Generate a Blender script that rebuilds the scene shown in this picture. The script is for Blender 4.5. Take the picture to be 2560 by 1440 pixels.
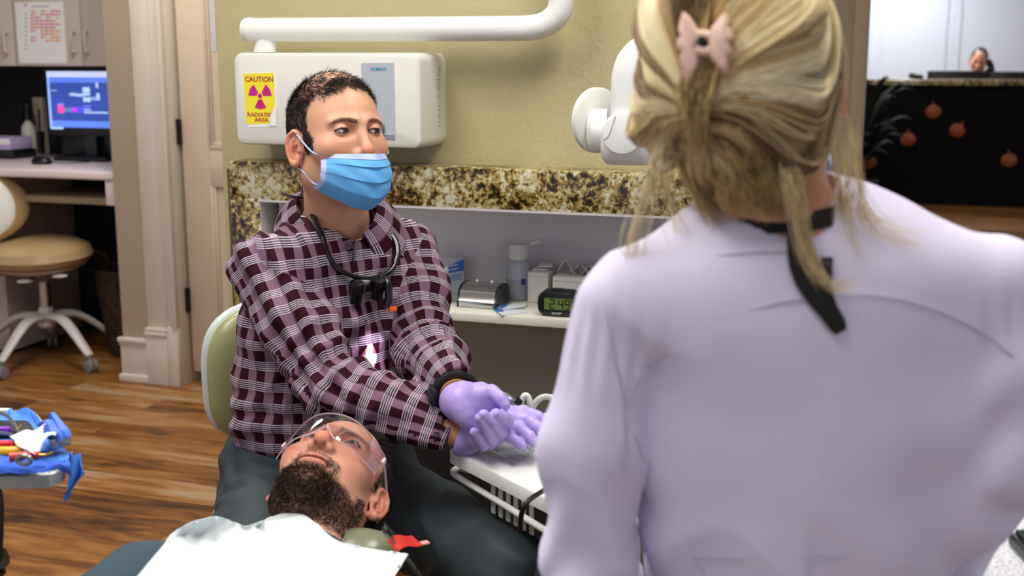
import bpy, bmesh, math, random
import numpy as np
from mathutils import Vector, Matrix, noise as mnoise

for _o in list(bpy.data.objects):
    bpy.data.objects.remove(_o)
SC = bpy.context.scene
COL = SC.collection
random.seed(7)
RNG = np.random.default_rng(7)
PI = math.pi

# ------------------------------------------------------------ camera
FPX = 3000.0
PITCH = math.atan(580 / FPX)
CAM = np.array([0.0, 0.0, 1.32])
cam_d = bpy.data.cameras.new('camera')
cam = bpy.data.objects.new('camera', cam_d)
COL.objects.link(cam)
cam.location = CAM
cam.rotation_euler = (PI / 2 - PITCH, 0, 0)
cam_d.sensor_width = 36.0
cam_d.lens = 36.0 * FPX / 2560
cam_d.clip_start = 0.05
cam_d.dof.use_dof = True
cam_d.dof.focus_distance = 2.2
cam_d.dof.aperture_fstop = 4.5
SC.camera = cam

# ------------------------------------------------------------ world, exposure
w = bpy.data.worlds.new('world')
SC.world = w
w.use_nodes = True
w.node_tree.nodes['Background'].inputs[0].default_value = (0.82, 0.85, 1.0, 1)
w.node_tree.nodes['Background'].inputs[1].default_value = 0.72
SC.view_settings.view_transform = 'Standard'
SC.view_settings.look = 'None'
SC.view_settings.exposure = 0.0
SC.view_settings.gamma = 1.0
SC.view_settings.use_curve_mapping = False
SC.cycles.max_bounces = 6
SC.cycles.diffuse_bounces = 3
SC.cycles.glossy_bounces = 3
SC.cycles.transmission_bounces = 5
SC.cycles.transparent_max_bounces = 6
SC.cycles.caustics_reflective = False
SC.cycles.caustics_refractive = False
SC.cycles.sample_clamp_indirect = 6.0

# ------------------------------------------------------------ placing helpers
_F = np.array([0, math.cos(PITCH), -math.sin(PITCH)])
_U = np.array([0, math.sin(PITCH), math.cos(PITCH)])


def ray(px, py):
    return _F + np.array([(px - 1280) / FPX, 0, 0]) + _U * ((720 - py) / FPX)


def P(px, py, Y):
    """the point of the place seen at px,py standing Y metres ahead"""
    d = ray(px, py)
    return CAM + d * (Y / d[1])


def Pz(px, py, Z):
    d = ray(px, py)
    return CAM + d * ((Z - CAM[2]) / d[2])


YAW = math.radians(18)


class Frame:
    """a wall's own axes: s along it to the right, t out of it towards the room, z up"""
    def __init__(self, o, yaw=YAW):
        self.o = np.array([o[0], o[1], 0.0])
        self.a = np.array([math.cos(yaw), -math.sin(yaw), 0])
        self.n = np.array([-math.sin(yaw), -math.cos(yaw), 0])
        self.R = np.stack([self.a, -self.n, np.array([0, 0, 1.0])], 1)

    def pt(self, s, t, z):
        return self.o + self.a * s + self.n * t + np.array([0, 0, z])

    def px(self, x, y, t=0.0):
        d = ray(x, y)
        k = ((self.o - CAM) @ self.n + t) / (d @ self.n)
        p = CAM + d * k - self.o
        return float(p @ self.a), float(p[2])


# ------------------------------------------------------------ materials
def lin(c):
    if isinstance(c, str):
        c = [int(c[i:i + 2], 16) / 255 for i in (1, 3, 5)]
    else:
        c = [x / 255 for x in c]
    return tuple(x / 12.92 if x <= 0.04045 else ((x + 0.055) / 1.055) ** 2.4 for x in c) + (1.0,)


MATS = {}


class NT:
    def __init__(self, name):
        self.m = bpy.data.materials.new(name)
        self.m.use_nodes = True
        self.t = self.m.node_tree
        self.b = self.t.nodes['Principled BSDF']

    def n(self, typ, **kw):
        nd = self.t.nodes.new('ShaderNode' + typ)
        for k, v in kw.items():
            if k.startswith('i_'):
                key = k[2:]
                nd.inputs[int(key) if key.isdigit() else key].default_value = v
            else:
                setattr(nd, k, v)
        return nd

    def l(self, a, b):
        self.t.links.new(a, b)

    def coord(self, out='Object', scale=(1, 1, 1), rot=(0, 0, 0)):
        c = self.n('TexCoord')
        mp = self.n('Mapping')
        mp.inputs['Scale'].default_value = scale
        mp.inputs['Rotation'].default_value = rot
        self.l(c.outputs[out], mp.inputs[0])
        return mp.outputs[0]

    def noise(self, vec, scale, detail=3, rough=0.5, dist=0.0):
        nd = self.n('TexNoise')
        nd.inputs['Scale'].default_value = scale
        nd.inputs['Detail'].default_value = detail
        nd.inputs['Roughness'].default_value = rough
        nd.inputs['Distortion'].default_value = dist
        if vec is not None:
            self.l(vec, nd.inputs['Vector'])
        return nd.outputs[0]

    def ramp(self, fac, stops, const=False):
        nd = self.n('ValToRGB')
        cr = nd.color_ramp
        if const:
            cr.interpolation = 'CONSTANT'
        while len(cr.elements) < len(stops):
            cr.elements.new(0.5)
        for e, (p, c) in zip(cr.elements, stops):
            e.position = p
            e.color = lin(c) if not isinstance(c, float) else (c, c, c, 1)
        self.l(fac, nd.inputs[0])
        return nd.outputs[0]

    def mix(self, fac, a, b, mode='MIX'):
        nd = self.n('Mix', data_type='RGBA', blend_type=mode)
        for v, i in ((fac, 0), (a, 6), (b, 7)):
            if hasattr(v, 'links') or hasattr(v, 'is_linked'):
                self.l(v, nd.inputs[i])
            elif i == 0:
                nd.inputs[0].default_value = v
            else:
                nd.inputs[i].default_value = lin(v) if len(v) == 3 or isinstance(v, str) else v
        return nd.outputs[2]

    def math(self, op, a, b=None):
        nd = self.n('Math', operation=op)
        for v, i in ((a, 0), (b, 1)):
            if v is None:
                continue
            if isinstance(v, (int, float)):
                nd.inputs[i].default_value = v
            else:
                self.l(v, nd.inputs[i])
        return nd.outputs[0]

    def color(self, c):
        if hasattr(c, 'is_linked'):
            self.l(c, self.b.inputs['Base Color'])
        else:
            self.b.inputs['Base Color'].default_value = lin(c)

    def bump(self, h, strength=0.3, dist=0.005):
        nd = self.n('Bump')
        nd.inputs['Strength'].default_value = strength
        nd.inputs['Distance'].default_value = dist
        self.l(h, nd.inputs['Height'])
        self.l(nd.outputs[0], self.b.inputs['Normal'])

    def set(self, **kw):
        for k, v in kw.items():
            self.b.inputs[k.replace('_', ' ')].default_value = v
        return self


def mat(name, c, rough=0.5, metal=0.0, var=0.06, vscale=8.0, bump=0.0, bscale=200.0, **kw):
    """plain material with a slight procedural tone variation and optional fine bump"""
    if name in MATS:
        return MATS[name]
    m = NT(name)
    vec = m.coord()
    base = np.array(lin(c))
    if var:
        n = m.noise(vec, vscale, 3)
        lo = tuple(np.clip(base[:3] * (1 - var), 0, 1)) + (1,)
        hi = tuple(np.clip(base[:3] * (1 + var), 0, 1)) + (1,)
        nd = m.n('Mix', data_type='RGBA')
        m.l(n, nd.inputs[0])
        nd.inputs[6].default_value = lo
        nd.inputs[7].default_value = hi
        m.l(nd.outputs[2], m.b.inputs['Base Color'])
    else:
        m.b.inputs['Base Color'].default_value = tuple(base)
    m.set(Roughness=rough, Metallic=metal)
    for k, v in kw.items():
        m.b.inputs[k.replace('_', ' ')].default_value = v
    if bump:
        m.bump(m.noise(vec, bscale, 2), bump, 0.002)
    MATS[name] = m.m
    return m.m


def emit(name, c, strength):
    if name in MATS:
        return MATS[name]
    m = NT(name)
    m.color(c)
    m.b.inputs['Emission Color'].default_value = lin(c)
    m.b.inputs['Emission Strength'].default_value = strength
    MATS[name] = m.m
    return m.m


# ------------------------------------------------------------ geometry builder
def rotz(a):
    c, s = math.cos(a), math.sin(a)
    return np.array([[c, -s, 0], [s, c, 0], [0, 0, 1.0]])


def rotx(a):
    c, s = math.cos(a), math.sin(a)
    return np.array([[1.0, 0, 0], [0, c, -s], [0, s, c]])


def roty(a):
    c, s = math.cos(a), math.sin(a)
    return np.array([[c, 0, s], [0, 1.0, 0], [-s, 0, c]])


def frame_of(d, ref=None):
    d = np.array(d, float)
    d /= np.linalg.norm(d) + 1e-12
    r = np.array([0, 0, 1.0]) if ref is None else np.array(ref, float)
    if abs(d @ r) > 0.95 * np.linalg.norm(r):
        r = np.array([1.0, 0, 0])
    x = np.cross(r, d)
    x /= np.linalg.norm(x)
    return np.stack([x, np.cross(d, x), d], 1)


def spline(pts, n):
    """Catmull-Rom through pts, n samples"""
    p = np.array(pts, float)
    if len(p) == 2:
        t = np.linspace(0, 1, n)[:, None]
        return p[0] * (1 - t) + p[1] * t
    q = np.vstack([2 * p[0] - p[1], p, 2 * p[-1] - p[-2]])
    u = np.linspace(0, len(p) - 1, n)
    i = np.minimum(u.astype(int), len(p) - 2)
    t = (u - i)[:, None]
    a, b, c, d = q[i], q[i + 1], q[i + 2], q[i + 3]
    return 0.5 * ((2 * b) + (c - a) * t + (2 * a - 5 * b + 4 * c - d) * t ** 2 + (3 * b - a - 3 * c + d) * t ** 3)


class G:
    def __init__(self):
        self.v, self.f, self.n = [], [], 0

    def add(self, v, f):
        v = np.asarray(v, float).reshape(-1, 3)
        self.v.append(v)
        self.f += [tuple(int(i) + self.n for i in q) for q in f]
        self.n += len(v)
        return self

    def box(self, c, size, R=None, bev=0.0, seg=2):
        bm = bmesh.new()
        bmesh.ops.create_cube(bm, size=1.0)
        bmesh.ops.scale(bm, vec=size, verts=bm.verts)
        if bev:
            bmesh.ops.bevel(bm, geom=list(bm.edges), offset=min(bev, 0.49 * min(size)), segments=seg, affect='EDGES', profile=0.5)
        v = np.array([x.co[:] for x in bm.verts])
        f = [[x.index for x in q.verts] for q in bm.faces]
        bm.free()
        if R is not None:
            v = v @ np.asarray(R).T
        return self.add(v + np.asarray(c), f)

    def span(self, F, s, t, z, bev=0.0, seg=2):
        """box between s, t, z ranges of a wall frame"""
        c = F.pt((s[0] + s[1]) / 2, (t[0] + t[1]) / 2, (z[0] + z[1]) / 2)
        return self.box(c, (abs(s[1] - s[0]), abs(t[1] - t[0]), abs(z[1] - z[0])), F.R, bev, seg)

    def tube(self, pts, r, seg=12, caps=True, n=0, flat=1.0, ref=None):
        p = spline(pts, n) if n else np.array(pts, float)
        m = len(p)
        rr = np.interp(np.linspace(0, 1, m), np.linspace(0, 1, len(r)), r) if hasattr(r, '__len__') else np.full(m, r)
        d = np.gradient(p, axis=0)
        Fr = frame_of(d[0], ref)
        x = Fr[:, 0]
        ang = np.linspace(0, 2 * PI, seg, endpoint=False)
        V = []
        for i in range(m):
            di = d[i] / (np.linalg.norm(d[i]) + 1e-12)
            x = x - di * (x @ di)
            x /= np.linalg.norm(x) + 1e-12
            y = np.cross(di, x)
            V.append(p[i] + rr[i] * (np.cos(ang)[:, None] * x + flat * np.sin(ang)[:, None] * y))
        V = np.concatenate(V)
        f = [(i * seg + j, i * seg + (j + 1) % seg, (i + 1) * seg + (j + 1) % seg, (i + 1) * seg + j) for i in range(m - 1) for j in range(seg)]
        if caps:
            f += [tuple(range(seg))[::-1], tuple((m - 1) * seg + j for j in range(seg))]
        return self.add(V, f)

    def cyl(self, a, b, r, r2=None, seg=24):
        return self.tube([a, b], [r, r if r2 is None else r2], seg)

    def lathe(self, prof, c, axis=(0, 0, 1), seg=32, sx=1.0, R=None):
        """prof: list of (radius, height)"""
        Fr = frame_of(axis) if R is None else np.asarray(R)
        ang = np.linspace(0, 2 * PI, seg, endpoint=False)
        V = []
        for r, h in prof:
            L = np.stack([r * np.cos(ang) * sx, r * np.sin(ang), np.full(seg, h)], 1)
            V.append(L @ Fr.T + np.asarray(c))
        m = len(prof)
        f = [(i * seg + j, i * seg + (j + 1) % seg, (i + 1) * seg + (j + 1) % seg, (i + 1) * seg + j) for i in range(m - 1) for j in range(seg)]
        f += [tuple(range(seg))[::-1], tuple((m - 1) * seg + j for j in range(seg))]
        return self.add(np.concatenate(V), f)

    def ball(self, c, r, R=None, seg=24, rings=14):
        r = np.array([r] * 3 if np.isscalar(r) else r, float)
        th = np.linspace(0.001, PI - 0.001, rings)
        ang = np.linspace(0, 2 * PI, seg, endpoint=False)
        V = np.array([[math.sin(t) * math.cos(a), math.sin(t) * math.sin(a), -math.cos(t)] for t in th for a in ang]) * r
        if R is not None:
            V = V @ np.asarray(R).T
        f = [(i * seg + j, i * seg + (j + 1) % seg, (i + 1) * seg + (j + 1) % seg, (i + 1) * seg + j) for i in range(rings - 1) for j in range(seg)]
        f += [tuple(range(seg))[::-1], tuple((rings - 1) * seg + j for j in range(seg))]
        return self.add(V + np.asarray(c), f)

    def sheet(self, fn, nu, nv, thick=0.0):
        """surface fn(u,v)->point, optional thickness along the normal"""
        u, v = np.meshgrid(np.linspace(0, 1, nu), np.linspace(0, 1, nv), indexing='ij')
        A = np.array([[fn(u[i, j], v[i, j]) for j in range(nv)] for i in range(nu)], float)
        f = [(i * nv + j, (i + 1) * nv + j, (i + 1) * nv + j + 1, i * nv + j + 1) for i in range(nu - 1) for j in range(nv - 1)]
        if not thick:
            return self.add(A, f)
        du, dv = np.gradient(A, axis=0), np.gradient(A, axis=1)
        N = np.cross(du, dv)
        N /= np.linalg.norm(N, axis=-1, keepdims=True) + 1e-12
        B = A - N * thick
        k = nu * nv
        f += [tuple(x + k for x in q[::-1]) for q in f]
        rim = [(i, 0) for i in range(nu)] + [(nu - 1, j) for j in range(1, nv)] + [(i, nv - 1) for i in range(nu - 2, -1, -1)] + [(0, j) for j in range(nv - 2, 0, -1)]
        ids = [i * nv + j for i, j in rim]
        f += [(ids[q], ids[q] + k, ids[(q + 1) % len(ids)] + k, ids[(q + 1) % len(ids)]) for q in range(len(ids))]
        return self.add(np.concatenate([A.reshape(-1, 3), B.reshape(-1, 3)]), f)

    def prism(self, poly, F, t0, t1):
        """poly: list of (s,z) in a wall frame, extruded from t0 to t1"""
        n = len(poly)
        V = [F.pt(s, t0, z) for s, z in poly] + [F.pt(s, t1, z) for s, z in poly]
        f = [tuple(range(n)), tuple(range(2 * n - 1, n - 1, -1))]
        f += [(i, n + i, n + (i + 1) % n, (i + 1) % n) for i in range(n)]
        return self.add(V, f)


ORG = {}


def make_mesh(name, v, f, smooth=True):
    me = bpy.data.meshes.new(name)
    if isinstance(f, np.ndarray):
        k = f.shape[1]
        me.vertices.add(len(v))
        me.vertices.foreach_set('co', np.ascontiguousarray(v, dtype=np.float32).ravel())
        me.loops.add(f.size)
        me.loops.foreach_set('vertex_index', np.ascontiguousarray(f, dtype=np.int32).ravel())
        me.polygons.add(len(f))
        me.polygons.foreach_set('loop_start', np.arange(0, f.size, k, dtype=np.int32))
        me.update(calc_edges=True)
        me.validate()
    else:
        me.from_pydata([tuple(x) for x in v], [], f)
    if smooth:
        me.polygons.foreach_set('use_smooth', np.ones(len(me.polygons), dtype=bool))
    return me


def put(name, g, m, parent=None, smooth=None, label=None, angle=35):
    """link geometry (world coordinates) as one object; a part is kept in its thing's axes"""
    v, f = (np.concatenate(g.v), g.f) if isinstance(g, G) else g
    org = ORG.get(parent.name, np.zeros(3)) if parent is not None else np.array([(v[:, 0].min() + v[:, 0].max()) / 2, (v[:, 1].min() + v[:, 1].max()) / 2, v[:, 2].min()])
    me = make_mesh(name, v - org, f, True)
    if isinstance(g, G):
        bm = bmesh.new()
        bm.from_mesh(me)
        bmesh.ops.recalc_face_normals(bm, faces=bm.faces)
        a = math.radians(angle)
        for e in bm.edges:
            if len(e.link_faces) == 2 and e.calc_face_angle(0) > a:
                e.smooth = False
        bm.to_mesh(me)
        bm.free()
    o = bpy.data.objects.new(name, me)
    COL.objects.link(o)
    for x in (m if isinstance(m, (list, tuple)) else [m]):
        me.materials.append(x)
    if parent is not None:
        o.parent = parent
        ORG[o.name] = org
    else:
        o.location = org
        ORG[o.name] = org
    if label:
        o['label'] = label
    return o


def thing(name, label, cat, loc=(0, 0, 0), group=None):
    o = bpy.data.objects.new(name, None)
    o.empty_display_size = 0.1
    COL.objects.link(o)
    o.location = loc
    ORG[o.name] = np.array(loc, float)
    tag(o, label, cat, group)
    return o


def tag(o, label, cat, group=None):
    o['label'] = label
    o['category'] = cat
    if group:
        o['group'] = group
    return o


def struct(name, g, m, label=None, **k):
    o = put(name, g, m, **k)
    o['kind'] = 'structure'
    if label:
        o['label'] = label
    return o


def text_geo(s, F, s0, z0, t, h, depth=0.0006, width=None, align='LEFT', shear=0.0, bold=0.0):
    """lettering in a wall frame: lower-left (or centre) at s0,z0, cap height h"""
    cu = bpy.data.curves.new('t', 'FONT')
    cu.body = s
    cu.align_x = align
    cu.extrude = 0
    cu.offset = bold
    cu.shear = shear
    ob = bpy.data.objects.new('t', cu)
    COL.objects.link(ob)
    dg = bpy.context.evaluated_depsgraph_get()
    me = bpy.data.meshes.new_from_object(ob.evaluated_get(dg))
    v = np.array([x.co[:] for x in me.vertices]).reshape(-1, 3)
    f = [tuple(q.vertices) for q in me.polygons]
    bpy.data.objects.remove(ob)
    bpy.data.curves.remove(cu)
    bpy.data.meshes.remove(me)
    k = h / 0.70
    kx = k
    if width:
        kx = width / max(1e-6, v[:, 0].max() - v[:, 0].min())
    W = np.array([F.pt(s0 + x[0] * kx, t, z0 + x[1] * k) for x in v])
    n = len(W)
    g = G()
    g.add(W, f)
    return g
# ------------------------------------------------------------ implicit sculpting kit
def smin(a, b, k):
    h = np.clip(0.5 + 0.5 * (b - a) / k, 0, 1)
    return b + (a - b) * h - k * h * (1 - h)


def smax(a, b, k):
    return -smin(-a, -b, k)


def s_ell(Pn, c, r, R=None):
    q = Pn - np.asarray(c, np.float32)
    if R is not None:
        q = q @ np.asarray(R, np.float32)
    r = np.asarray(r, np.float32)
    k0 = np.sqrt(((q / r) ** 2).sum(-1))
    k1 = np.sqrt(((q / (r * r)) ** 2).sum(-1)) + 1e-9
    return k0 * (k0 - 1) / k1


def s_ball(Pn, c, r):
    return np.sqrt(((Pn - np.asarray(c, np.float32)) ** 2).sum(-1)) - r


def s_cone(Pn, a, b, ra, rb, sq=None):
    """round cone; sq=(axis, factor) flattens it along an axis"""
    a = np.asarray(a, np.float32)
    b = np.asarray(b, np.float32)
    ab = b - a
    q = Pn - a
    t = np.clip((q @ ab) / (ab @ ab + 1e-12), 0, 1)
    d = q - t[:, None] * ab
    if sq is not None:
        ax = np.asarray(sq[0], np.float32)
        ax = ax / np.linalg.norm(ax)
        k = d @ ax
        d = d + ax * (k * (1 / sq[1] - 1))[:, None]
        return (np.sqrt((d ** 2).sum(-1)) - (ra + t * (rb - ra))) * min(1, sq[1])
    return np.sqrt((d ** 2).sum(-1)) - (ra + t * (rb - ra))


def s_chain(Pn, pts, rad, k=0.0, sq=None):
    d = None
    for i in range(len(pts) - 1):
        e = s_cone(Pn, pts[i], pts[i + 1], rad[i], rad[i + 1], sq)
        d = e if d is None else (smin(d, e, k) if k else np.minimum(d, e))
    return d


def s_rbox(Pn, c, half, r, R=None):
    q = Pn - np.asarray(c, np.float32)
    if R is not None:
        q = q @ np.asarray(R, np.float32)
    q = np.abs(q) - (np.asarray(half, np.float32) - r)
    return np.sqrt((np.maximum(q, 0) ** 2).sum(-1)) + np.minimum(q.max(-1), 0) - r


def vnoise(Pn, seed=0):
    """smooth value noise in -1..1"""
    p = Pn + seed * 17.37
    i = np.floor(p).astype(np.int64)
    f = p - i
    f = f * f * (3 - 2 * f)

    def h(x, y, z):
        n = (x * 374761393 + y * 668265263 + z * 2147483647 + seed * 144665) & 0xffffffff
        n = ((n ^ (n >> 13)) * 1274126177) & 0xffffffff
        return ((n ^ (n >> 16)) & 0xffff) / 32767.5 - 1
    x, y, z = i[:, 0], i[:, 1], i[:, 2]
    r = 0
    for dx in (0, 1):
        for dy in (0, 1):
            for dz in (0, 1):
                wgt = (f[:, 0] if dx else 1 - f[:, 0]) * (f[:, 1] if dy else 1 - f[:, 1]) * (f[:, 2] if dz else 1 - f[:, 2])
                r = r + wgt * h(x + dx, y + dy, z + dz)
    return r


def sdf_mesh(fn, lo, hi, h, slack=1.6, B=8):
    lo = np.asarray(lo, float)
    hi = np.asarray(hi, float)
    nb = np.ceil((hi - lo) / (h * B)).astype(int)
    n = nb * B + 1
    V = np.ones(n, np.float32)
    ci = np.stack(np.meshgrid(*[np.arange(k) for k in nb], indexing='ij'), -1).reshape(-1, 3)
    cc = (lo + (ci + 0.5) * B * h).astype(np.float32)
    dc = np.concatenate([fn(cc[i:i + 100000]) for i in range(0, len(cc), 100000)])
    act = np.abs(dc) < slack * 0.87 * B * h
    off = np.stack(np.meshgrid(*[np.arange(B + 1)] * 3, indexing='ij'), -1).reshape(-1, 3)
    for (i, j, k), d in zip(ci[~act], dc[~act]):
        if d < 0:
            V[i * B:i * B + B + 1, j * B:j * B + B + 1, k * B:k * B + B + 1] = -1
    A = ci[act]
    step = max(1, 150000 // len(off))
    for s in range(0, len(A), step):
        idx = (A[s:s + step, None, :] * B + off[None]).reshape(-1, 3)
        V[idx[:, 0], idx[:, 1], idx[:, 2]] = fn((lo + idx * h).astype(np.float32))
    S = V < 0
    c = np.zeros(np.array(V.shape) - 1, np.int8)
    for dx in (0, 1):
        for dy in (0, 1):
            for dz in (0, 1):
                c += S[dx:S.shape[0] - 1 + dx, dy:S.shape[1] - 1 + dy, dz:S.shape[2] - 1 + dz]
    ids = np.argwhere((c > 0) & (c < 8))
    gid = np.full(c.shape, -1, np.int64)
    gid[ids[:, 0], ids[:, 1], ids[:, 2]] = np.arange(len(ids))
    acc = np.zeros((len(ids), 3))
    cnt = np.zeros(len(ids))
    cor = [(x, y, z) for x in (0, 1) for y in (0, 1) for z in (0, 1)]
    for a in cor:
        for ax in range(3):
            if a[ax]:
                continue
            b = list(a)
            b[ax] = 1
            va = V[ids[:, 0] + a[0], ids[:, 1] + a[1], ids[:, 2] + a[2]]
            vb = V[ids[:, 0] + b[0], ids[:, 1] + b[1], ids[:, 2] + b[2]]
            m = (va < 0) != (vb < 0)
            t = np.where(m, va / np.where(va == vb, 1, va - vb), 0)
            q = np.array(a, float) + t[:, None] * (np.array(b) - np.array(a))
            acc[m] += q[m]
            cnt[m] += 1
    pts = lo + (ids + acc / np.maximum(cnt, 1)[:, None]) * h
    quads = []
    for ax in range(3):
        sl0 = [slice(None)] * 3
        sl1 = [slice(None)] * 3
        sl0[ax] = slice(0, -1)
        sl1[ax] = slice(1, None)
        s0, s1 = S[tuple(sl0)], S[tuple(sl1)]
        e = np.argwhere(s0 != s1)
        o1, o2 = (ax + 1) % 3, (ax + 2) % 3
        ok = (e[:, o1] > 0) & (e[:, o2] > 0) & (e[:, o1] < c.shape[o1]) & (e[:, o2] < c.shape[o2])
        e = e[ok]

        def g(d1, d2):
            q = e.copy()
            q[:, o1] -= d1
            q[:, o2] -= d2
            return gid[q[:, 0], q[:, 1], q[:, 2]]
        Q = np.stack([g(1, 1), g(0, 1), g(0, 0), g(1, 0)], 1)
        inv = ~S[e[:, 0], e[:, 1], e[:, 2]]
        Q[inv] = Q[inv][:, ::-1]
        quads.append(Q)
    Q = np.concatenate(quads)
    Q = Q[(Q >= 0).all(1)]
    return pts, Q


def grad(fn, X, e=0.001):
    X = X.astype(np.float32)
    g = np.stack([fn(X + np.eye(3, dtype=np.float32)[i] * e) - fn(X - np.eye(3, dtype=np.float32)[i] * e) for i in range(3)], 1)
    return g / (np.linalg.norm(g, axis=1, keepdims=True) + 1e-9)


def set_col(o, rgb, name='Col'):
    a = o.data.color_attributes.new(name, 'FLOAT_COLOR', 'POINT')
    c = np.ones((len(rgb), 4), np.float32)
    c[:, :3] = rgb
    a.data.foreach_set('color', c.ravel())


def L3(c):
    return np.array(lin(c)[:3])


def strands(curves, rad, taper=0.15, seg=3, t0=1.0):
    """thin tapered hairs as one mesh: curves (n,m,3), rad scalar or (n,)"""
    C = np.asarray(curves, float)
    n, m, _ = C.shape
    rad = np.broadcast_to(np.asarray(rad, float), (n,))
    d = np.gradient(C, axis=1)
    d /= np.linalg.norm(d, axis=2, keepdims=True) + 1e-12
    ref = np.where(np.abs(d[..., 2:3]) > 0.9, np.array([1.0, 0, 0]), np.array([0, 0, 1.0]))
    x = np.cross(d, ref)
    x /= np.linalg.norm(x, axis=2, keepdims=True) + 1e-12
    y = np.cross(d, x)
    w = np.interp(np.linspace(0, 1, m), [0, 0.2, 0.6, 1], [t0, 1, 0.8, taper])[None, :, None] * rad[:, None, None]
    V = np.stack([C + w * (math.cos(2 * PI * k / seg) * x + math.sin(2 * PI * k / seg) * y) for k in range(seg)], 2)
    idx = np.arange(n * m * seg).reshape(n, m, seg)
    F = np.stack([idx[:, :-1, :], np.roll(idx, -1, 2)[:, :-1, :], np.roll(idx, -1, 2)[:, 1:, :], idx[:, 1:, :]], -1).reshape(-1, 4)
    return V.reshape(-1, 3), F
# ------------------------------------------------------------ special materials
def wood_floor():
    m = NT('wood planks')
    v = m.coord(rot=(0, 0, YAW))
    br = m.n('TexBrick', offset=0.37, offset_frequency=2)
    m.l(v, br.inputs['Vector'])
    for k, x in (('Scale', 1.0), ('Brick Width', 1.25), ('Row Height', 0.155), ('Mortar Size', 0.0012), ('Mortar Smooth', 0.2), ('Bias', 0.0)):
        br.inputs[k].default_value = x
    br.inputs['Color1'].default_value = (0, 0, 0, 1)
    br.inputs['Color2'].default_value = (1, 1, 1, 1)
    br.inputs['Mortar'].default_value = (0.5, 0.5, 0.5, 1)
    vs = m.n('Mapping')
    m.l(v, vs.inputs[0])
    vs.inputs['Scale'].default_value = (1.6, 11, 1)
    add = m.n('VectorMath', operation='MULTIPLY_ADD')
    m.l(br.outputs['Color'], add.inputs[0])
    add.inputs[1].default_value = (7.0, 31.0, 0)
    m.l(vs.outputs[0], add.inputs[2])
    g1 = m.noise(add.outputs[0], 1.6, 6, 0.62, 0.5)
    g2 = m.noise(add.outputs[0], 7.0, 4, 0.6, 0.2)
    sep = m.n('SeparateColor')
    m.l(br.outputs['Color'], sep.inputs[0])
    f = m.math('ADD', m.math('MULTIPLY', g1, 0.85), m.math('MULTIPLY', g2, 0.30))
    f = m.math('ADD', f, m.math('MULTIPLY', sep.outputs[0], 0.24))
    c = m.ramp(f, [(0.42, '#20110a'), (0.54, '#543216'), (0.66, '#7e5024'), (0.78, '#986834'), (0.94, '#a89074')])
    kv = m.n('Mapping')
    m.l(v, kv.inputs[0])
    kv.inputs['Scale'].default_value = (2.2, 7, 1)
    kn = m.n('TexVoronoi')
    m.l(kv.outputs[0], kn.inputs['Vector'])
    kn.inputs['Scale'].default_value = 1.0
    knot = m.ramp(kn.outputs['Distance'], [(0.05, 1.0), (0.13, 0.0)])
    c = m.mix(m.math('MULTIPLY', knot, 0.75), c, '#1a0d06')
    c = m.mix(br.outputs['Fac'], c, '#150a05')
    m.l(c, m.b.inputs['Base Color'])
    m.set(Roughness=0.42)
    m.b.inputs['Specular IOR Level'].default_value = 0.35
    m.bump(f, 0.12, 0.002)
    return m.m


def granite(name='granite', s=1.0):
    m = NT(name)
    v = m.coord()
    n1 = m.noise(v, 21 * s, 6, 0.7, 0.9)
    n2 = m.noise(v, 85 * s, 4, 0.65, 0.4)
    n3 = m.noise(v, 7 * s, 3, 0.5, 0.6)
    vo = m.n('TexVoronoi')
    m.l(v, vo.inputs['Vector'])
    vo.inputs['Scale'].default_value = 120 * s
    f = m.math('ADD', m.math('MULTIPLY', n1, 0.6), m.math('MULTIPLY', n2, 0.55))
    f = m.math('ADD', f, m.math('MULTIPLY', n3, 0.35))
    c = m.ramp(f, [(0.62, '#120e09'), (0.685, '#40321a'), (0.735, '#8a7034'), (0.785, '#b0a26c'), (0.86, '#d0cfb8'), (0.97, '#b4b7a8')])
    d = m.ramp(vo.outputs['Color'], [(0.12, '#2a2015'), (0.24, '#ffffff')], True)
    spk = m.ramp(n2, [(0.42, 1.0), (0.52, 0.0)])
    c = m.mix(m.math('MULTIPLY', spk, 0.7), c, d, 'MULTIPLY')
    m.l(c, m.b.inputs['Base Color'])
    m.set(Roughness=0.16)
    return m.m


def wall_paint(name, c, bump=0.35):
    m = NT(name)
    v = m.coord()
    n = m.noise(v, 1.6, 3)
    b = np.array(c)
    m.l(m.mix(n, tuple(b * 0.97), tuple(np.minimum(b * 1.03, 255))), m.b.inputs['Base Color'])
    k = m.noise(v, 38, 4, 0.55, 0.6)
    m.bump(k, bump, 0.006)
    m.set(Roughness=0.62)
    return m.m


def wicker():
    m = NT('wicker')
    v = m.coord()
    wv = m.n('TexWave', wave_type='BANDS', bands_direction='Z')
    m.l(v, wv.inputs['Vector'])
    wv.inputs['Scale'].default_value = 22
    wv.inputs['Distortion'].default_value = 3
    n = m.noise(v, 45, 3)
    f = m.math('MULTIPLY', wv.outputs['Fac'], n)
    c = m.ramp(f, [(0.1, '#120a05'), (0.45, '#4a2f18'), (0.7, '#7a5630')])
    m.l(c, m.b.inputs['Base Color'])
    m.bump(wv.outputs['Fac'], 0.8, 0.01)
    m.set(Roughness=0.7)
    return m.m


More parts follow.
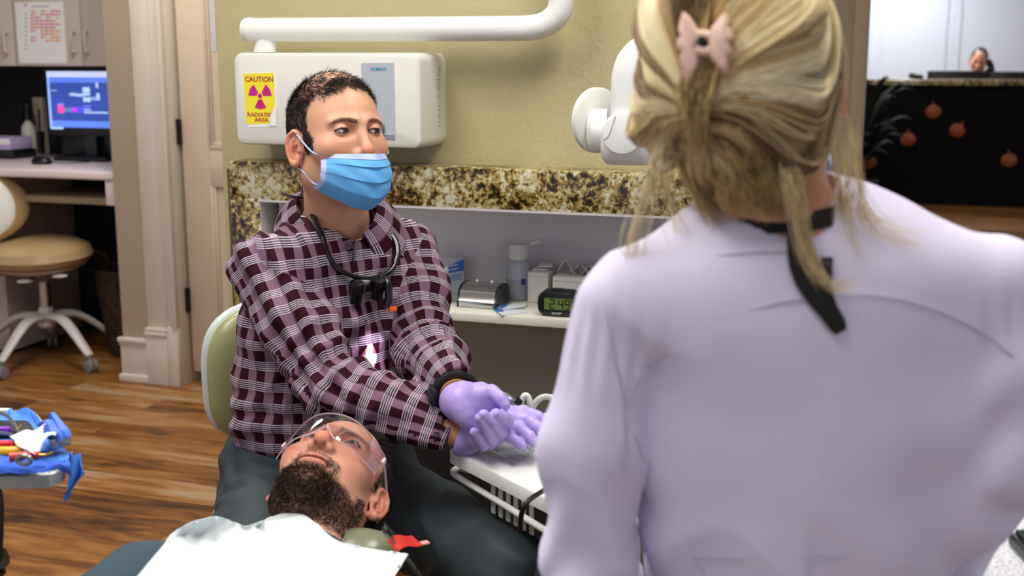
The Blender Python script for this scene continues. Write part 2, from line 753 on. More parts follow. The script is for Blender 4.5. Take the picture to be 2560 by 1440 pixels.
M_FLOOR = wood_floor()
M_GRAN = granite()
M_GREEN = wall_paint('olive wall paint', (186, 175, 132), 0.35)
M_TAN = wall_paint('tan wall paint', (160, 144, 121), 0.15)
M_TRIM = mat('cream trim paint', (206, 196, 180), 0.4, var=0.03)
M_DOOR = mat('door paint', (198, 180, 158), 0.45, var=0.03)
M_CEIL = mat('ceiling tile', (225, 224, 218), 0.9)
M_LAM = mat('cream laminate', (205, 192, 178), 0.45, var=0.03)
M_DESK = mat('pale desk laminate', (222, 206, 204), 0.4, var=0.03)
M_BLACK = mat('black plastic', (14, 14, 15), 0.4)
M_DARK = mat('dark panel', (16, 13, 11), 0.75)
M_WHITE = mat('white enamel', (232, 233, 228), 0.28, var=0.02)
M_OFFW = mat('off white plastic', (222, 222, 212), 0.35, var=0.02)
M_GREYLAM = mat('grey laminate', (226, 222, 227), 0.55, var=0.03)
M_SHELF = mat('shelf laminate', (228, 226, 210), 0.4, var=0.02)
M_CHROME = mat('brushed chrome', (205, 205, 206), 0.22, 1.0, var=0.05)
M_STEEL = mat('dull steel', (150, 150, 152), 0.35, 1.0)
M_PAPER = mat('white paper', (238, 238, 236), 0.8, var=0.02)

# ------------------------------------------------------------ wall frames
FW = Frame(P(1280, 400, 2.90))          # olive partition behind the seated man
FA = Frame(Pz(380, 957, 0))             # wall with the door casing, on the left
FR = Frame(Pz(2340, 512, 0))            # reception counter, far right
CEIL_Z = 2.75

# floor, ceiling
struct('floor', G().box((0.5, 6.2, -0.05), (14, 17.5, 0.1)), M_FLOOR, 'brown wood plank floor')
struct('ceiling', G().box((0.5, 6.2, CEIL_Z + 0.05), (14, 17.5, 0.1)), M_CEIL, 'white ceiling above the room')


# ceiling lamps (above the picture)
def troffer(x, y, lab, power, sx=0.6, sy=1.2, c=(1.0, 0.97, 0.93)):
    t = thing('ceiling_light', lab, 'light', (x, y, CEIL_Z - 0.03), 'ceiling light panels')
    g = G()
    for dx in (-1, 1):
        g.box((x + dx * (sx / 2 + 0.015), y, CEIL_Z - 0.0155), (0.03, sy + 0.06, 0.029))
        g.box((x, y + dx * (sy / 2 + 0.015), CEIL_Z - 0.0155), (sx, 0.03, 0.029))
    put('frame', g, M_WHITE, t)
    k = 'lamp diffuser %d' % int(power * 10)
    m = emit(k, (255, 255, 255), power)
    m.node_tree.nodes['Principled BSDF'].inputs['Emission Color'].default_value = (*c, 1)
    put('diffuser', G().box((x, y, CEIL_Z - 0.012), (sx - 0.002, sy - 0.002, 0.02)), m, t)


troffer(-1.05, 1.75, 'bright ceiling light panel above the seated man', 16)
troffer(0.55, 1.75, 'bright ceiling light panel above the woman in white', 15)
troffer(-0.55, 0.45, 'added ceiling light panel brightening the reclined person', 7)  # unseen panel, added to brighten the face and bib below
troffer(-1.2, 3.9, 'ceiling light panel nearest the open door', 21)
troffer(2.3, 8.6, 'ceiling light panel before the reception counter', 15)
troffer(3.7, 12.2, 'ceiling light panel behind the reception counter', 40)

# ------------------------------------------------------------ olive partition
sL = FW.px(556, 400, 0)[0]
sR = FW.px(1990, 400, 0)[0]
zG = FW.px(1280, 424, 0.10)[1]          # top of the granite
g = G()
g.span(FW, (sL, sR), (-0.14, 0), (zG - 0.03, CEIL_Z))
g.span(FW, (sL, sR), (-0.42, -0.30), (0, zG - 0.03))
g.span(FW, (sL, sL + 0.012), (-0.42, 0.0), (0, zG - 0.03))
struct('wall_back', g, M_GREEN, 'olive partition wall')
# white panel edge on the partition's left end
s1, zb = FW.px(531, 130, -0.1)
put('wall_panel', G().span(FW, (FW.px(523, 60, -0.08)[0], FW.px(541, 100, -0.08)[0]), (-0.13, -0.08), (zb, zb + 0.5), 0.004), M_WHITE, None)
tag(bpy.data.objects['wall_panel'], 'white panel on the end of the olive wall, cut by the top edge', 'panel')

# granite surround with niche and shelf
gl = FW.px(572, 450, 0.10)[0]
gr = FW.px(1800, 450, 0.10)[0]
nl = FW.px(652, 560, 0.10)[0]
nr = FW.px(1699, 590, 0.10)[0]
zN = FW.px(1300, 528, 0.10)[1]
zS = FW.px(1110, 779, 0.09)[1]
zS0 = FW.px(1110, 800, 0.09)[1]
ni = thing('wall_niche', 'granite framed wall niche with a pale shelf behind the seated man', 'niche', FW.pt((gl + gr) / 2, 0, 0))
g = G()
g.span(FW, (gl, gr), (-0.0, 0.10), (zN, zG), 0.006)
g.span(FW, (gl, nl), (0.0, 0.10), (0.30, zN + 0.004), 0.004)
g.span(FW, (nr, gr), (0.0, 0.10), (0.30, zN + 0.004), 0.004)
put('granite_surround', g, M_GRAN, ni, label='speckled brown and cream granite')
g = G()
g.span(FW, (nl - 0.01, nr + 0.01), (-0.195, -0.18), (0.05, zN + 0.02))
g.span(FW, (nl - 0.012, nl), (-0.21, 0.098), (0.05, zN))
g.span(FW, (nr, nr + 0.012), (-0.21, 0.098), (0.05, zN))
g.span(FW, (nl, nr), (-0.21, -0.001), (zN, zN + 0.012))
put('lining', g, M_GREYLAM, ni, label='grey laminate lining')
put('lower_shade_panel', G().span(FW, (nl, nr), (-0.178, -0.15), (0.40, zS0 - 0.001)), mat('shaded grey laminate', (168, 166, 152), 0.6), ni, label='grey panel darkened for the shade below the shelf')  # darker colour carries the shade under the shelf
put('kick_panel', G().span(FW, (nl, nr), (-0.178, -0.12), (0.05, 0.398)), M_DARK, ni)
put('shelf', G().span(FW, (nl, nr), (-0.179, 0.09), (zS0, zS), 0.002), M_SHELF, ni, label='pale shelf board')
g = G()
g.span(FW, (nl - 0.004, nr + 0.004), (0.099, 0.103), (zN - 0.003, zN + 0.002))
g.span(FW, (nr - 0.003, nr + 0.002), (0.099, 0.103), (0.4, zN))
put('edge_highlight', g, mat('highlight edging', (205, 198, 200), 0.3), ni)  # highlight along the niche edge, put in as a thin pale strip
zsh = zS + 0.0005

# ------------------------------------------------------------ x-ray wall unit
sw = FW.px(1093, 250, 0)[0]
lo_, hi_ = 0.0, 0.4
for _ in range(40):
    mid = (lo_ + hi_) / 2
    lo_, hi_ = (mid, hi_) if FW.px(1049, 250, mid)[0] > sw else (lo_, mid)
tB = 0.5 * (lo_ + hi_)
tB = min(max(tB, 0.08), 0.16)
sw = FW.px(1052, 250, tB)[0]
sl, zT = FW.px(584, 132, tB)[0], FW.px(800, 132, tB)[1]
zB = FW.px(800, 366, tB)[1]
sl = FW.px(586, 250, tB)[0]
xr = thing('x_ray_control_unit', 'white x-ray control box on the olive wall with a yellow caution sticker', 'x-ray unit', FW.pt((sl + sw) / 2, 0, zB))
g = G()
bm_c = FW.pt((sl + sw) / 2, tB / 2, (zT + zB) / 2)


def slab(F, s, z, t0, t1, rc, edge, nseg=6):
    """rounded-corner slab with a softened front edge"""
    prof = [(0.0, t0), (0.0, t1 - edge), (edge * 0.3, t1 - edge * 0.3), (edge, t1)]
    rings = []
    for ins, t in prof:
        ring = []
        for cx, cz, a0 in ((s[1] - rc, z[1] - rc, 0), (s[0] + rc, z[1] - rc, 90), (s[0] + rc, z[0] + rc, 180), (s[1] - rc, z[0] + rc, 270)):
            for q in range(nseg + 1):
                a = math.radians(a0 + 90 * q / nseg)
                r = max(rc - ins, 0.0004)
                ring.append(F.pt(cx + r * math.cos(a), t, cz + r * math.sin(a)))
        rings.append(ring)
    n = len(rings[0])
    V = [p for r in rings for p in r]
    f = [(i * n + j, i * n + (j + 1) % n, (i + 1) * n + (j + 1) % n, (i + 1) * n + j) for i in range(len(rings) - 1) for j in range(n)]
    f += [tuple(range(n))[::-1], tuple((len(rings) - 1) * n + j for j in range(n))]
    g = G()
    g.add(V, f)
    return g


put('housing', slab(FW, (sl, sw), (zB, zT), 0.0, tB, 0.022, 0.010), M_OFFW, xr)
# grey front panel, switch, lettering
t1 = tB + 0.0008
pl, pz1 = FW.px(903, 157, t1)
pr, pz0 = FW.px(989, 351, t1)
pl = FW.px(905, 250, t1)[0]
pn = put('front_panel', G().span(FW, (pl, pr), (tB - 0.002, t1), (pz0, pz1)), mat('panel grey', (178, 186, 194), 0.45, var=0.02), xr, label='grey blue panel')
a, b = FW.px(926, 177, t1)
w_ = FW.px(967, 177, t1)[0] - a
put('lettering', text_geo('SIEMENS', FW, a, b, t1 + 0.0004, 0.0075, width=w_, bold=0.02), mat('teal ink', (40, 150, 178), 0.5), pn)
a0, b0 = FW.px(938, 331, t1)
a1, b1 = FW.px(961, 310, t1)
put('switch', G().span(FW, (a0, a1), (t1, t1 + 0.008), (b0, b1), 0.0015), mat('slate plastic', (98, 104, 116), 0.4), pn)
g = G()
for k in range(4):
    z_ = FW.px(960, 339 + 3.2 * k, t1)[1]
    g.span(FW, (pl + 0.002, pr - 0.002), (t1, t1 + 0.0006), (z_, z_ + 0.0011))
put('stripe', g, mat('stripe grey', (108, 116, 126), 0.5), pn)
# small print on the right side
g = G()
FS = Frame(FW.pt(sw, 0, 0))
FS.a, FS.n = -FW.n, FW.a
for r in range(26):
    z_ = zB + 0.045 + (zT - zB - 0.075) * r / 26
    L_ = random.uniform(0.3, 1.0)
    g.add([FW.pt(sw + 0.0004, 0.036, z_), FW.pt(sw + 0.0004, 0.036 + 0.03 * L_, z_), FW.pt(sw + 0.0004, 0.036 + 0.03 * L_, z_ + 0.0016), FW.pt(sw + 0.0004, 0.036, z_ + 0.0016)], [(0, 1, 2, 3)])
put('small_print', g, mat('grey ink', (120, 122, 120), 0.7), xr)
# caution sticker
tS = tB + 0.0007


def fpx(pts, t):
    return [FW.px(x, y, t) for x, y in pts]


st = put('caution_sticker', G().prism(fpx([(611, 181), (690, 179), (692, 268), (690, 317), (620, 318)], tS), FW, tB - 0.001, tS), M_PAPER, xr, label='yellow and magenta radiation caution sticker')
tY = tS + 0.0004
put('yellow_field', G().prism(fpx([(608, 184), (685, 182), (687, 262), (680, 285), (675, 309), (616, 311)], tY), FW, tS, tY), mat('sticker yellow', (240, 228, 40), 0.5), st)
M_MAG = mat('magenta ink', (196, 16, 128), 0.5)
tM = tY + 0.0003
cs, cz = FW.px(650, 240, tM)
g = G()
rr = 0.0058
g.add([FW.pt(cs + rr * math.cos(q * PI / 14), tM, cz + rr * math.sin(q * PI / 14)) for q in range(28)], [tuple(range(28))])
R0, R1 = 0.0082, 0.0315
for a0 in (30, 150, 270):
    ring = [(R1, a0 - 30 + 60 * q / 10) for q in range(11)] + [(R0, a0 + 30 - 60 * q / 6) for q in range(7)]
    # blades point up-left, up-right and down
    g.add([FW.pt(cs + r * math.cos(math.radians(a)), tM, cz + r * math.sin(math.radians(a))) for r, a in ring], [tuple(range(len(ring)))])
put('trefoil', g, M_MAG, st)
M_RED = mat('sticker red ink', (178, 24, 70), 0.5)


def sticker_word(s, x0, x1, yb, h):
    a, b = FW.px(x0, yb, tM)
    w = FW.px(x1, yb, tM)[0] - a
    put('lettering', text_geo(s, FW, a, b, tM, h, width=w, bold=0.03), M_RED, st)


sticker_word('CAUTION', 612, 683, 204, 0.0118)
sticker_word('RADIATIO', 618, 682, 291, 0.0092)
sticker_word('AREA', 637, 672, 304, 0.0092)
put('curled_corner', G().prism(fpx([(688, 262), (691, 268), (690, 316), (674, 313), (676, 290)], tM + 0.0015), FW, tM + 0.0006, tM + 0.0012), M_PAPER, st)
# arm tube and its post
tT = tB * 0.55
pa = [FW.pt(*(lambda q: (q[0], tT, q[1]))(FW.px(x, y, tT))) for x, y in ((616, 75), (700, 74.5), (1000, 73), (1250, 71.5), (1318, 70), (1362, 61), (1392, 38), (1403, 5), (1405, -60), (1406, -180))]
rT = 30 / 3000 * 2.86
arm = put('arm_tube', G().tube(pa, rT, 28, n=90), M_WHITE, xr, label='glossy white bent arm tube')
put('end_cap', G().tube([pa[0] - FW.a * 0.004, pa[0] + FW.a * 0.012], [rT * 0.9, rT * 1.06], 28).tube([pa[0] + FW.a * 0.010, pa[0] + FW.a * 0.014], rT * 1.06, 28), M_WHITE, arm)
g = G()
V, f = [], []
post = [(634, 690, 130), (637, 690, 118), (641, 690, 104), (647, 686, 92), (655, 672, 82)]
for x0, x1, y in post:
    s0_, z_ = FW.px(x0, y, tT)
    s1_, _ = FW.px(x1, y, tT)
    for q in range(20):
        a = 2 * PI * q / 20
        V.append(FW.pt((s0_ + s1_) / 2 + (s1_ - s0_) / 2 * math.cos(a), tT + 0.018 * math.sin(a), z_))
for i in range(len(post) - 1):
    f += [(i * 20 + j, i * 20 + (j + 1) % 20, (i + 1) * 20 + (j + 1) % 20, (i + 1) * 20 + j) for j in range(20)]
g.add(V, f)
put('arm_post', g, M_WHITE, xr)

# ------------------------------------------------------------ x-ray tube head
YH = 2.42
FH = Frame(P(1560, 320, YH), math.radians(8))


def hp(x, y, t=0.0):
    s, z = FH.px(x, y, t)
    return FH.pt(s, t, z)


xh = thing('x_ray_tube', 'white x-ray tube hanging beside the blonde hair', 'x-ray tube', hp(1570, 412))
g = G()
c0, c1 = hp(1508, 350), hp(1700, 352)
ax = (c1 - c0) / np.linalg.norm(c1 - c0)
R_ = 62 / 3000 * YH
g.lathe([(R_ * 0.55, -0.004), (R_ * 0.8, 0.0), (R_ * 0.95, 0.008), (R_, 0.02), (R_, 0.20)], c0, ax, 40)
body = put('tube_body', g, M_WHITE, xh)
g = G()
c2 = hp(1469, 325, -0.01)
g.lathe([(0.026, -0.001), (0.036, 0.003), (0.0425, 0.010), (0.0425, 0.040)], c2, ax, 36)
put('end_knob', g, M_WHITE, xh)
g = G()
c3 = hp(1484, 300, -0.035)
g.lathe([(0.060, 0.0), (0.066, 0.004), (0.066, 0.014), (0.060, 0.018)], c3, ax * 0.75 + FH.n * 0.66, 40)
put('ring', g, M_OFFW, xh)
g = G()
ya = [hp(1578, 320, 0.035), hp(1578, 250, 0.035), hp(1580, 190, 0.035), hp(1592, 150, 0.034), hp(1630, 120, 0.03), hp(1700, 105, 0.02)]
g.tube(ya, [0.040, 0.040, 0.040, 0.036, 0.032, 0.03], 24, n=30, flat=0.42, ref=FH.n)
put('yoke', g, M_WHITE, xh)
c4 = hp(1556, 334, 0.055)
put('mount_arm', G().tube([hp(1700, 105, 0.02), hp(1790, 60, 0.0), hp(1830, -60, -0.02), FH.pt(hp(1830, -60, 0)[0] * 0 + FH.px(1830, -60, -0.02)[0], -0.02, CEIL_Z)], 0.03, 18, n=30), M_WHITE, xh)
put('pivot_disc', G().lathe([(0.0405, -0.02), (0.0405, 0.004), (0.039, 0.007), (0.036, 0.008)], c4, FH.n, 40), M_WHITE, xh)
put('cover_tab', G().tube([c4 + FH.n * 0.009 + FH.a * -0.036 + np.array([0, 0, -0.012]), c4 + FH.n * 0.009 + FH.a * -0.026 + np.array([0, 0, -0.002]), c4 + FH.n * 0.009 + FH.a * -0.014 + np.array([0, 0, 0.034])], 0.0008, 6, n=12), mat('grey line', (170, 170, 172), 0.5), xh)

# ------------------------------------------------------------ left: wall, casing, door
sa = FA.px(283, 450, 0)[0]
sb = FA.px(352, 450, 0)[0]
sc = FA.px(430, 450, 0)[0]
sd = FA.px(452, 450, -0.05)[0]
g = G()
g.span(FA, (sa, sc - 0.02), (-0.14, 0), (0, CEIL_Z))
struct('wall_left', g, M_TAN, 'tan wall strip between desk alcove and door')
g = G()
zb = FA.px(335, 845, 0.015)[1]
g.span(FA, (sa - 0.006, sb), (0, 0.014), (0.03, zb - 0.02), 0.002)
g.span(FA, (sa - 0.014, sb), (0, 0.026), (zb - 0.022, zb), 0.006, 3)
g.span(FA, (sa - 0.009, sb), (0, 0.018), (zb - 0.036, zb - 0.022), 0.003)
g.span(FA, (sa - 0.016, sb), (0, 0.026), (0, 0.034), 0.006, 3)
struct('baseboard_left', g, M_TRIM)
# door casing with stepped profile and plinth block
g = G()
z1 = FA.px(415, 825, 0.02)[1]
steps = [(0.0, 0.62, 0.012), (0.60, 0.68, 0.018), (0.66, 0.80, 0.014), (0.80, 0.86, 0.020), (0.86, 1.0, 0.026)]
for u0, u1, t in steps:
    g.span(FA, (sb + (sc - sb) * u0, sb + (sc - sb) * u1), (0, t), (z1, CEIL_Z), 0.003)
struct('trim_1', g, M_TRIM, 'cream door casing')
g = G()
g.span(FA, (sb - 0.004, sb + (sc - sb) * 0.66), (0, 0.026), (0, z1 - 0.03), 0.003)
g.span(FA, (sb - 0.008, sb + (sc - sb) * 0.66), (0, 0.032), (z1 - 0.03, z1 - 0.012), 0.005)
g.span(FA, (sb - 0.005, sb + (sc - sb) * 0.66), (0, 0.028), (z1 - 0.012, z1 + 0.004), 0.004)
g.span(FA, (sb + (sc - sb) * 0.66, sc), (0, 0.022), (0, z1 + 0.01), 0.003)
g.span(FA, (sc - 0.02, sc), (-0.14, 0.0), (0, CEIL_Z), 0.002)
struct('trim_2', g, M_TRIM, 'cream plinth block and jamb')
# door leaf, slightly turned, with recessed panels
FD = Frame(FA.pt(sc + 0.012, -0.065, 0), YAW + math.radians(4))
d0 = 0.0
d1 = d0 + 0.86
zf = FD.px(495, 928, 0)[1]
stile = FD.px(520, 300, 0)[0]
zp = [FD.px(530, y, 0)[1] for y in (365, 467, 800)]
g = G()
g.span(FD, (d0, d1), (-0.04, -0.012), (max(zf, 0.012), 2.15))
g.span(FD, (d0, stile), (-0.012, 0), (max(zf, 0.012), 2.15), 0.001)
g.span(FD, (stile, d1), (-0.012, 0), (zp[1], zp[0] - 0.012), 0.001)
g.span(FD, (stile, d1), (-0.012, 0), (max(zf, 0.012), zp[2] - 0.012), 0.001)
door = struct('door_1', g, M_DOOR, 'cream panelled door leaf standing half hidden by the olive wall')
g = G()
mo = 0.022
for z0_, z1_ in ((zp[0], 2.1), (zp[2], zp[1])):
    for q, (ins, t) in enumerate(((0.0, 0.003), (0.012, -0.003))):
        g.span(FD, (stile + ins - 0.004, stile + ins + 0.008), (-0.012, t), (z0_, z1_), 0.002)
        g.span(FD, (stile + ins, d1), (-0.012, t), (z0_ + ins - 0.012, z0_ + ins), 0.002)
put('moulding', g, M_DOOR, door)
for y in (330, 750):
    z_ = FA.px(448, y, -0.04)[1]
    hg = G()
    hg.cyl(FA.pt(sc + 0.006, -0.05, z_ - 0.05), FA.pt(sc + 0.006, -0.05, z_ + 0.05), 0.007, seg=12)
    hg.span(FA, (sc + 0.001, sc + 0.016), (-0.062, -0.046), (z_ - 0.048, z_ + 0.048))
    put('hinge', hg, mat('bronze hinge', (26, 24, 24), 0.4, 0.5), door)
# wall that closes the room behind the door
struct('wall_far', G().span(FA, (sc + 0.05, sc + 1.35), (-0.9, -0.8), (0, CEIL_Z)), M_TAN, 'tan wall behind the door')

# ------------------------------------------------------------ desk alcove
aL = FA.px(-220, 450, -0.5)[0]
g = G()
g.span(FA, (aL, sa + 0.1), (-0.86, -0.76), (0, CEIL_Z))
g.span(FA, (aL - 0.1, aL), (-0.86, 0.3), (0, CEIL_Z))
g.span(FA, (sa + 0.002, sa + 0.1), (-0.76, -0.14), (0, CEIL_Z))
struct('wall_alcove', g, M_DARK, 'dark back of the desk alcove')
# overhead cabinets
tc = -0.42
zc = FA.px(130, 163, tc)[1]
e0 = FA.px(36, 110, tc)[0]
e1 = FA.px(205, 110, tc)[0]
ed = e1 - e0


def wall_cab(name_lab, doors, grp):
    t = thing('wall_cabinet', name_lab, 'cabinet', FA.pt(doors[0][0], tc, zc), grp)
    put('body', G().span(FA, (doors[0][0] + 0.001, doors[-1][1] - 0.001), (-0.755, tc - 0.02), (zc, zc + 0.75)), M_LAM, t)
    for a_, b_, hs in doors:
        d = put('door', G().span(FA, (a_ + 0.003, b_ - 0.003), (tc - 0.02, tc), (zc - 0.004, zc + 0.746), 0.003), M_LAM, t)
        zh = FA.px(182, 105, tc)[1]
        h = G()
        hx = b_ - 0.034 if hs > 0 else a_ + 0.034
        zr = 0.042
        h.tube([FA.pt(hx, tc, zh - zr), FA.pt(hx, tc + 0.022, zh - zr), FA.pt(hx, tc + 0.026, zh), FA.pt(hx, tc + 0.022, zh + zr), FA.pt(hx, tc, zh + zr)], 0.006, 8, n=20)
        put('handle', h, M_LAM, d)
    return t


wall_cab('cream overhead cabinet with the colour coded schedule taped to its door', [(e0 - ed, e0, 1), (e0, e1, 1)], 'overhead cabinets in the alcove')
wall_cab('cream overhead cabinet beside the tan wall strip, cut off by it', [(e1, e1 + ed, -1)], 'overhead cabinets in the alcove')
# schedule sheets on the door
tp = tc + 0.0015
pa0, pz0_ = FA.px(48, 158, tp)
pa1, pz1_ = FA.px(157, 4, tp)
sh = thing('schedule_sheet', 'white schedule sheet with orange and pink blocks taped to a cabinet door', 'paper', FA.pt((pa0 + pa1) / 2, tp, pz0_))
put('sheet', G().span(FA, (pa0, pa1), (tc + 0.0004, tp), (pz0_, pz1_)), M_PAPER, sh)
cells = {'#e88a1e': G(), '#e0507e': G(), '#e8d04a': G(), '#6aa84f': G(), '#8a8a90': G()}
rows = ["o.o.pp", "p.oppo", "pp.p.y", "opppo.", "pppppp", "poppp.", "p.oooo", "..pooy", "p.o.oo", "p..oyo"]
for r, line in enumerate(rows):
    for c, ch in enumerate(line):
        if ch == '.':
            continue
        x0 = 78 + c * 12.5
        y0 = 26 + r * 8.2
        a_, b_ = FA.px(x0, y0 + 6.4, tp)
        a2, b2 = FA.px(x0 + 11.5, y0, tp)
        k = {'o': '#e88a1e', 'p': '#e0507e', 'y': '#e8d04a'}[ch]
        cells[k].span(FA, (a_, a2), (tp, tp + 0.0006), (b_ + (b2 - b_) * 0.55, b2))
        cells[k].span(FA, (a_, a_ + (a2 - a_) * 0.15), (tp, tp + 0.0006), (b_, b2))
for k in range(9):
    a_, b_ = FA.px(63, 34 + k * 11, tp)
    cells['#6aa84f'].span(FA, (a_, a_ + 0.008), (tp, tp + 0.0006), (b_ - 0.004, b_ + 0.002))
a_, b_ = FA.px(60, 14, tp)
cells['#e0507e'].span(FA, (a_, a_ + 0.016), (tp, tp + 0.0006), (b_ - 0.002, b_ + 0.006))
a_, b_ = FA.px(79, 17, tp)
cells['#8a8a90'].span(FA, (a_, a_ + 0.09), (tp, tp + 0.0006), (b_ - 0.001, b_ + 0.003))
for k, gg in cells.items():
    put('printed_grid', gg, mat('ink ' + k, k, 0.8), sh)

# desk
tf = -0.05
zd = FA.px(140, 426, tf)[1]
zd0 = FA.px(140, 447, tf)[1]
dk = thing('desk', 'pale built-in desk with a shallow tray in the alcove', 'desk', FA.pt(sa - 0.6, -0.4, 0))
put('worktop', G().span(FA, (aL + 0.005, sa - 0.001), (-0.755, tf), (zd0, zd), 0.008, 3), M_DESK, dk)
a_, zt = FA.px(45, 488, -0.12)
put('pencil_tray', G().span(FA, (a_, sa - 0.03), (-0.5, -0.12), (FA.px(150, 508, -0.12)[1], FA.px(150, 492, -0.12)[1]), 0.003), mat('tray beige', (150, 134, 104), 0.5), dk)
a_, z_ = FA.px(266, 514, -0.06)
put('bracket', G().span(FA, (a_, sa - 0.002), (-0.30, -0.06), (z_, zd0), 0.002), M_DESK, dk)
a_ = FA.px(13, 700, -0.2)[0]
put('pedestal', G().span(FA, (a_ - 0.42, a_), (-0.7, -0.2), (0.02, zd0 - 0.001), 0.003), M_LAM, dk)

# monitor in the alcove
tm = -0.52
mo_ = thing('desk_monitor', 'black desk monitor showing a blue appointment grid in the alcove', 'monitor', FA.pt(FA.px(200, 400, tm)[0], tm, zd))
x0, z1_ = FA.px(117, 178, tm)
_, z0_ = FA.px(117, 322, tm)
x1 = x0 + (z1_ - z0_) * 1.62
put('bezel', G().span(FA, (x0 - 0.018, x1 + 0.018), (tm - 0.03, tm + 0.002), (z0_ - 0.03, z1_ + 0.018), 0.006), M_BLACK, mo_)


def screen_mat():
    m = NT('lit screen')
    m.color((10, 12, 20))
    return m


scr = G().span(FA, (x0, x1), (tm + 0.002, tm + 0.0035), (z0_, z1_))
scr_o = put('screen', scr, emit('screen blue', (92, 130, 235), 0.85), mo_, label='lit blue screen')


def sq(x, y, w, h, col, q):
    a_, b_ = x0 + (x1 - x0) * x, z1_ - (z1_ - z0_) * (y + h)
    return G().span(FA, (a_, a_ + (x1 - x0) * w), (tm + 0.0035, tm + 0.0035 + 0.0005 * q), (b_, b_ + (z1_ - z0_) * h)), col, q


blocks = [(0, 0, 1, .1, (200, 212, 250), 1), (.03, .19, .97, .66, (48, 74, 160), 1), (0, .1, .03, .86, (150, 178, 250), 1),
          (.04, .32, .08, .02, (130, 165, 230), 2), (.115, .58, .08, .14, (235, 70, 170), 2), (.115, .55, .08, .03, (120, 130, 230), 2), (.20, .63, .08, .07, (80, 130, 170), 2), (.285, .62, .08, .08, (180, 70, 220), 2), (.37, .60, .08, .10, (80, 80, 240), 2),
          (.28, .37, .09, .05, (170, 190, 230), 2), (.37, .38, .09, .05, (170, 190, 230), 2), (.45, .27, .09, .09, (170, 205, 235), 2), (.45, .37, .09, .04, (170, 205, 235), 2), (.45, .44, .09, .08, (170, 205, 235), 2), (.54, .44, .09, .02, (150, 180, 230), 2), (.54, .47, .09, .02, (150, 180, 230), 2),
          (.62, .19, .03, .09, (170, 205, 235), 2), (.62, .37, .04, .12, (170, 205, 235), 2), (.45, .58, .09, .03, (110, 110, 240), 2), (.45, .64, .09, .03, (150, 180, 230), 2), (.45, .69, .30, .025, (180, 205, 240), 2), (.01, .965, .16, .035, (170, 200, 245), 2), (.17, .965, .83, .035, (14, 16, 30), 1)]
for bl in blocks:
    g_, c_, q_ = sq(*bl)
    put('screen_block', g_, emit('screen %d %d %d' % c_, c_, 0.85), scr_o)
put('stand', G().span(FA, ((x0 + x1) / 2 - 0.03, (x0 + x1) / 2 + 0.03), (tm - 0.02, tm), (zd, z0_ - 0.02)).span(FA, ((x0 + x1) / 2 - 0.14, (x0 + x1) / 2 + 0.14), (tm - 0.10, tm + 0.09), (zd + 0.0006, zd + 0.02), 0.006), M_BLACK, mo_)
put('cable_box', G().span(FA, (x0 + 0.02, x1), (tm - 0.06, tm - 0.04), (zd + 0.02, z0_ - 0.01), 0.004), M_BLACK, mo_)


def onz(x, y, z):
    return Pz(x, y, z)


# mouse
p = onz(105, 410, zd)
g = G()
g.lathe([(0.008, 0.036), (0.024, 0.033), (0.036, 0.022), (0.040, 0.008), (0.038, 0.0)], p, seg=24, R=FA.R @ np.diag([1.2, 0.9, 1.0]))
ms = put('computer_mouse', g, M_BLACK)
tag(ms, 'black computer mouse on the alcove desk', 'mouse')
put('cable', G().tube([p + FA.a * 0.04 + [0, 0, .012], p + FA.a * 0.10 - FA.n * 0.03 + [0, 0, 0.004], p + FA.a * 0.16 - FA.n * 0.12 + [0, 0, 0.004]], 0.002, 6, n=14), M_BLACK, ms)
# white bottles and binder
p = onz(76, 388, zd)
hB = FA.px(80, 312, -0.35)[1] - zd
bt = thing('spray_bottle', 'white spray bottle with a black trigger on the alcove desk', 'bottle', p)
put('bottle', G().lathe([(0.0, 0.0006), (0.030, 0.001), (0.033, 0.01), (0.033, hB * 0.72), (0.028, hB * 0.85), (0.014, hB * 0.95), (0.013, hB)], p, seg=24), mat('milky white', (205, 200, 188), 0.4), bt)
g = G()
g.cyl(p + [0, 0, hB], p + [0, 0, hB + 0.03], 0.016, 0.014)
g.tube([p + [0, 0, hB + 0.03], p + [0, 0, hB + 0.075], p - FA.a * 0.05 + [0, 0, hB + 0.085]], [0.012, 0.014, 0.011], 10, n=12)
g.tube([p - FA.a * 0.03 + [0, 0, hB + 0.07], p - FA.a * 0.045 + [0, 0, hB + 0.02]], [0.008, 0.004], 8)
put('trigger_head', g, M_BLACK, bt)
p = onz(112, 384, zd)
hC = FA.px(108, 252, -0.35)[1] - zd
ct = thing('carton', 'tall cream carton with a brown stripe beside the spray bottle', 'carton', p)
put('carton_body', G().box(p + [0, 0, hC / 2 + 0.0005], (0.056, 0.056, hC), FA.R, 0.004), mat('carton cream', (196, 186, 156), 0.6), ct)
put('stripe', G().box(p - FA.a * 0.018 + FA.n * 0.0283 + [0, 0, hC * 0.4], (0.010, 0.001, hC * 0.6), FA.R), mat('stripe brown', (138, 74, 44), 0.6), ct)
p = onz(56, 392, zd) - FA.a * 0.005
pn_ = thing('pen_cup', 'dark cup of black pens behind the spray bottle', 'cup', p - FA.n * 0.16 - FA.a * 0.03)
q = p - FA.n * 0.16 - FA.a * 0.03
put('cup', G().lathe([(0.03, 0.0008), (0.035, 0.002), (0.037, 0.11), (0.034, 0.11), (0.032, 0.01)], q, seg=20), M_BLACK, pn_)
for k in range(6):
    a = k * 1.1
    put('pen', G().tube([q + [0.012 * math.cos(a), 0.012 * math.sin(a), 0.012], q + [0.03 * math.cos(a), 0.03 * math.sin(a), 0.20 + 0.02 * math.sin(k * 3)]], 0.005, 8), mat('pen grey', (44, 42, 40), 0.4), pn_)
p = onz(-8, 396, zd)
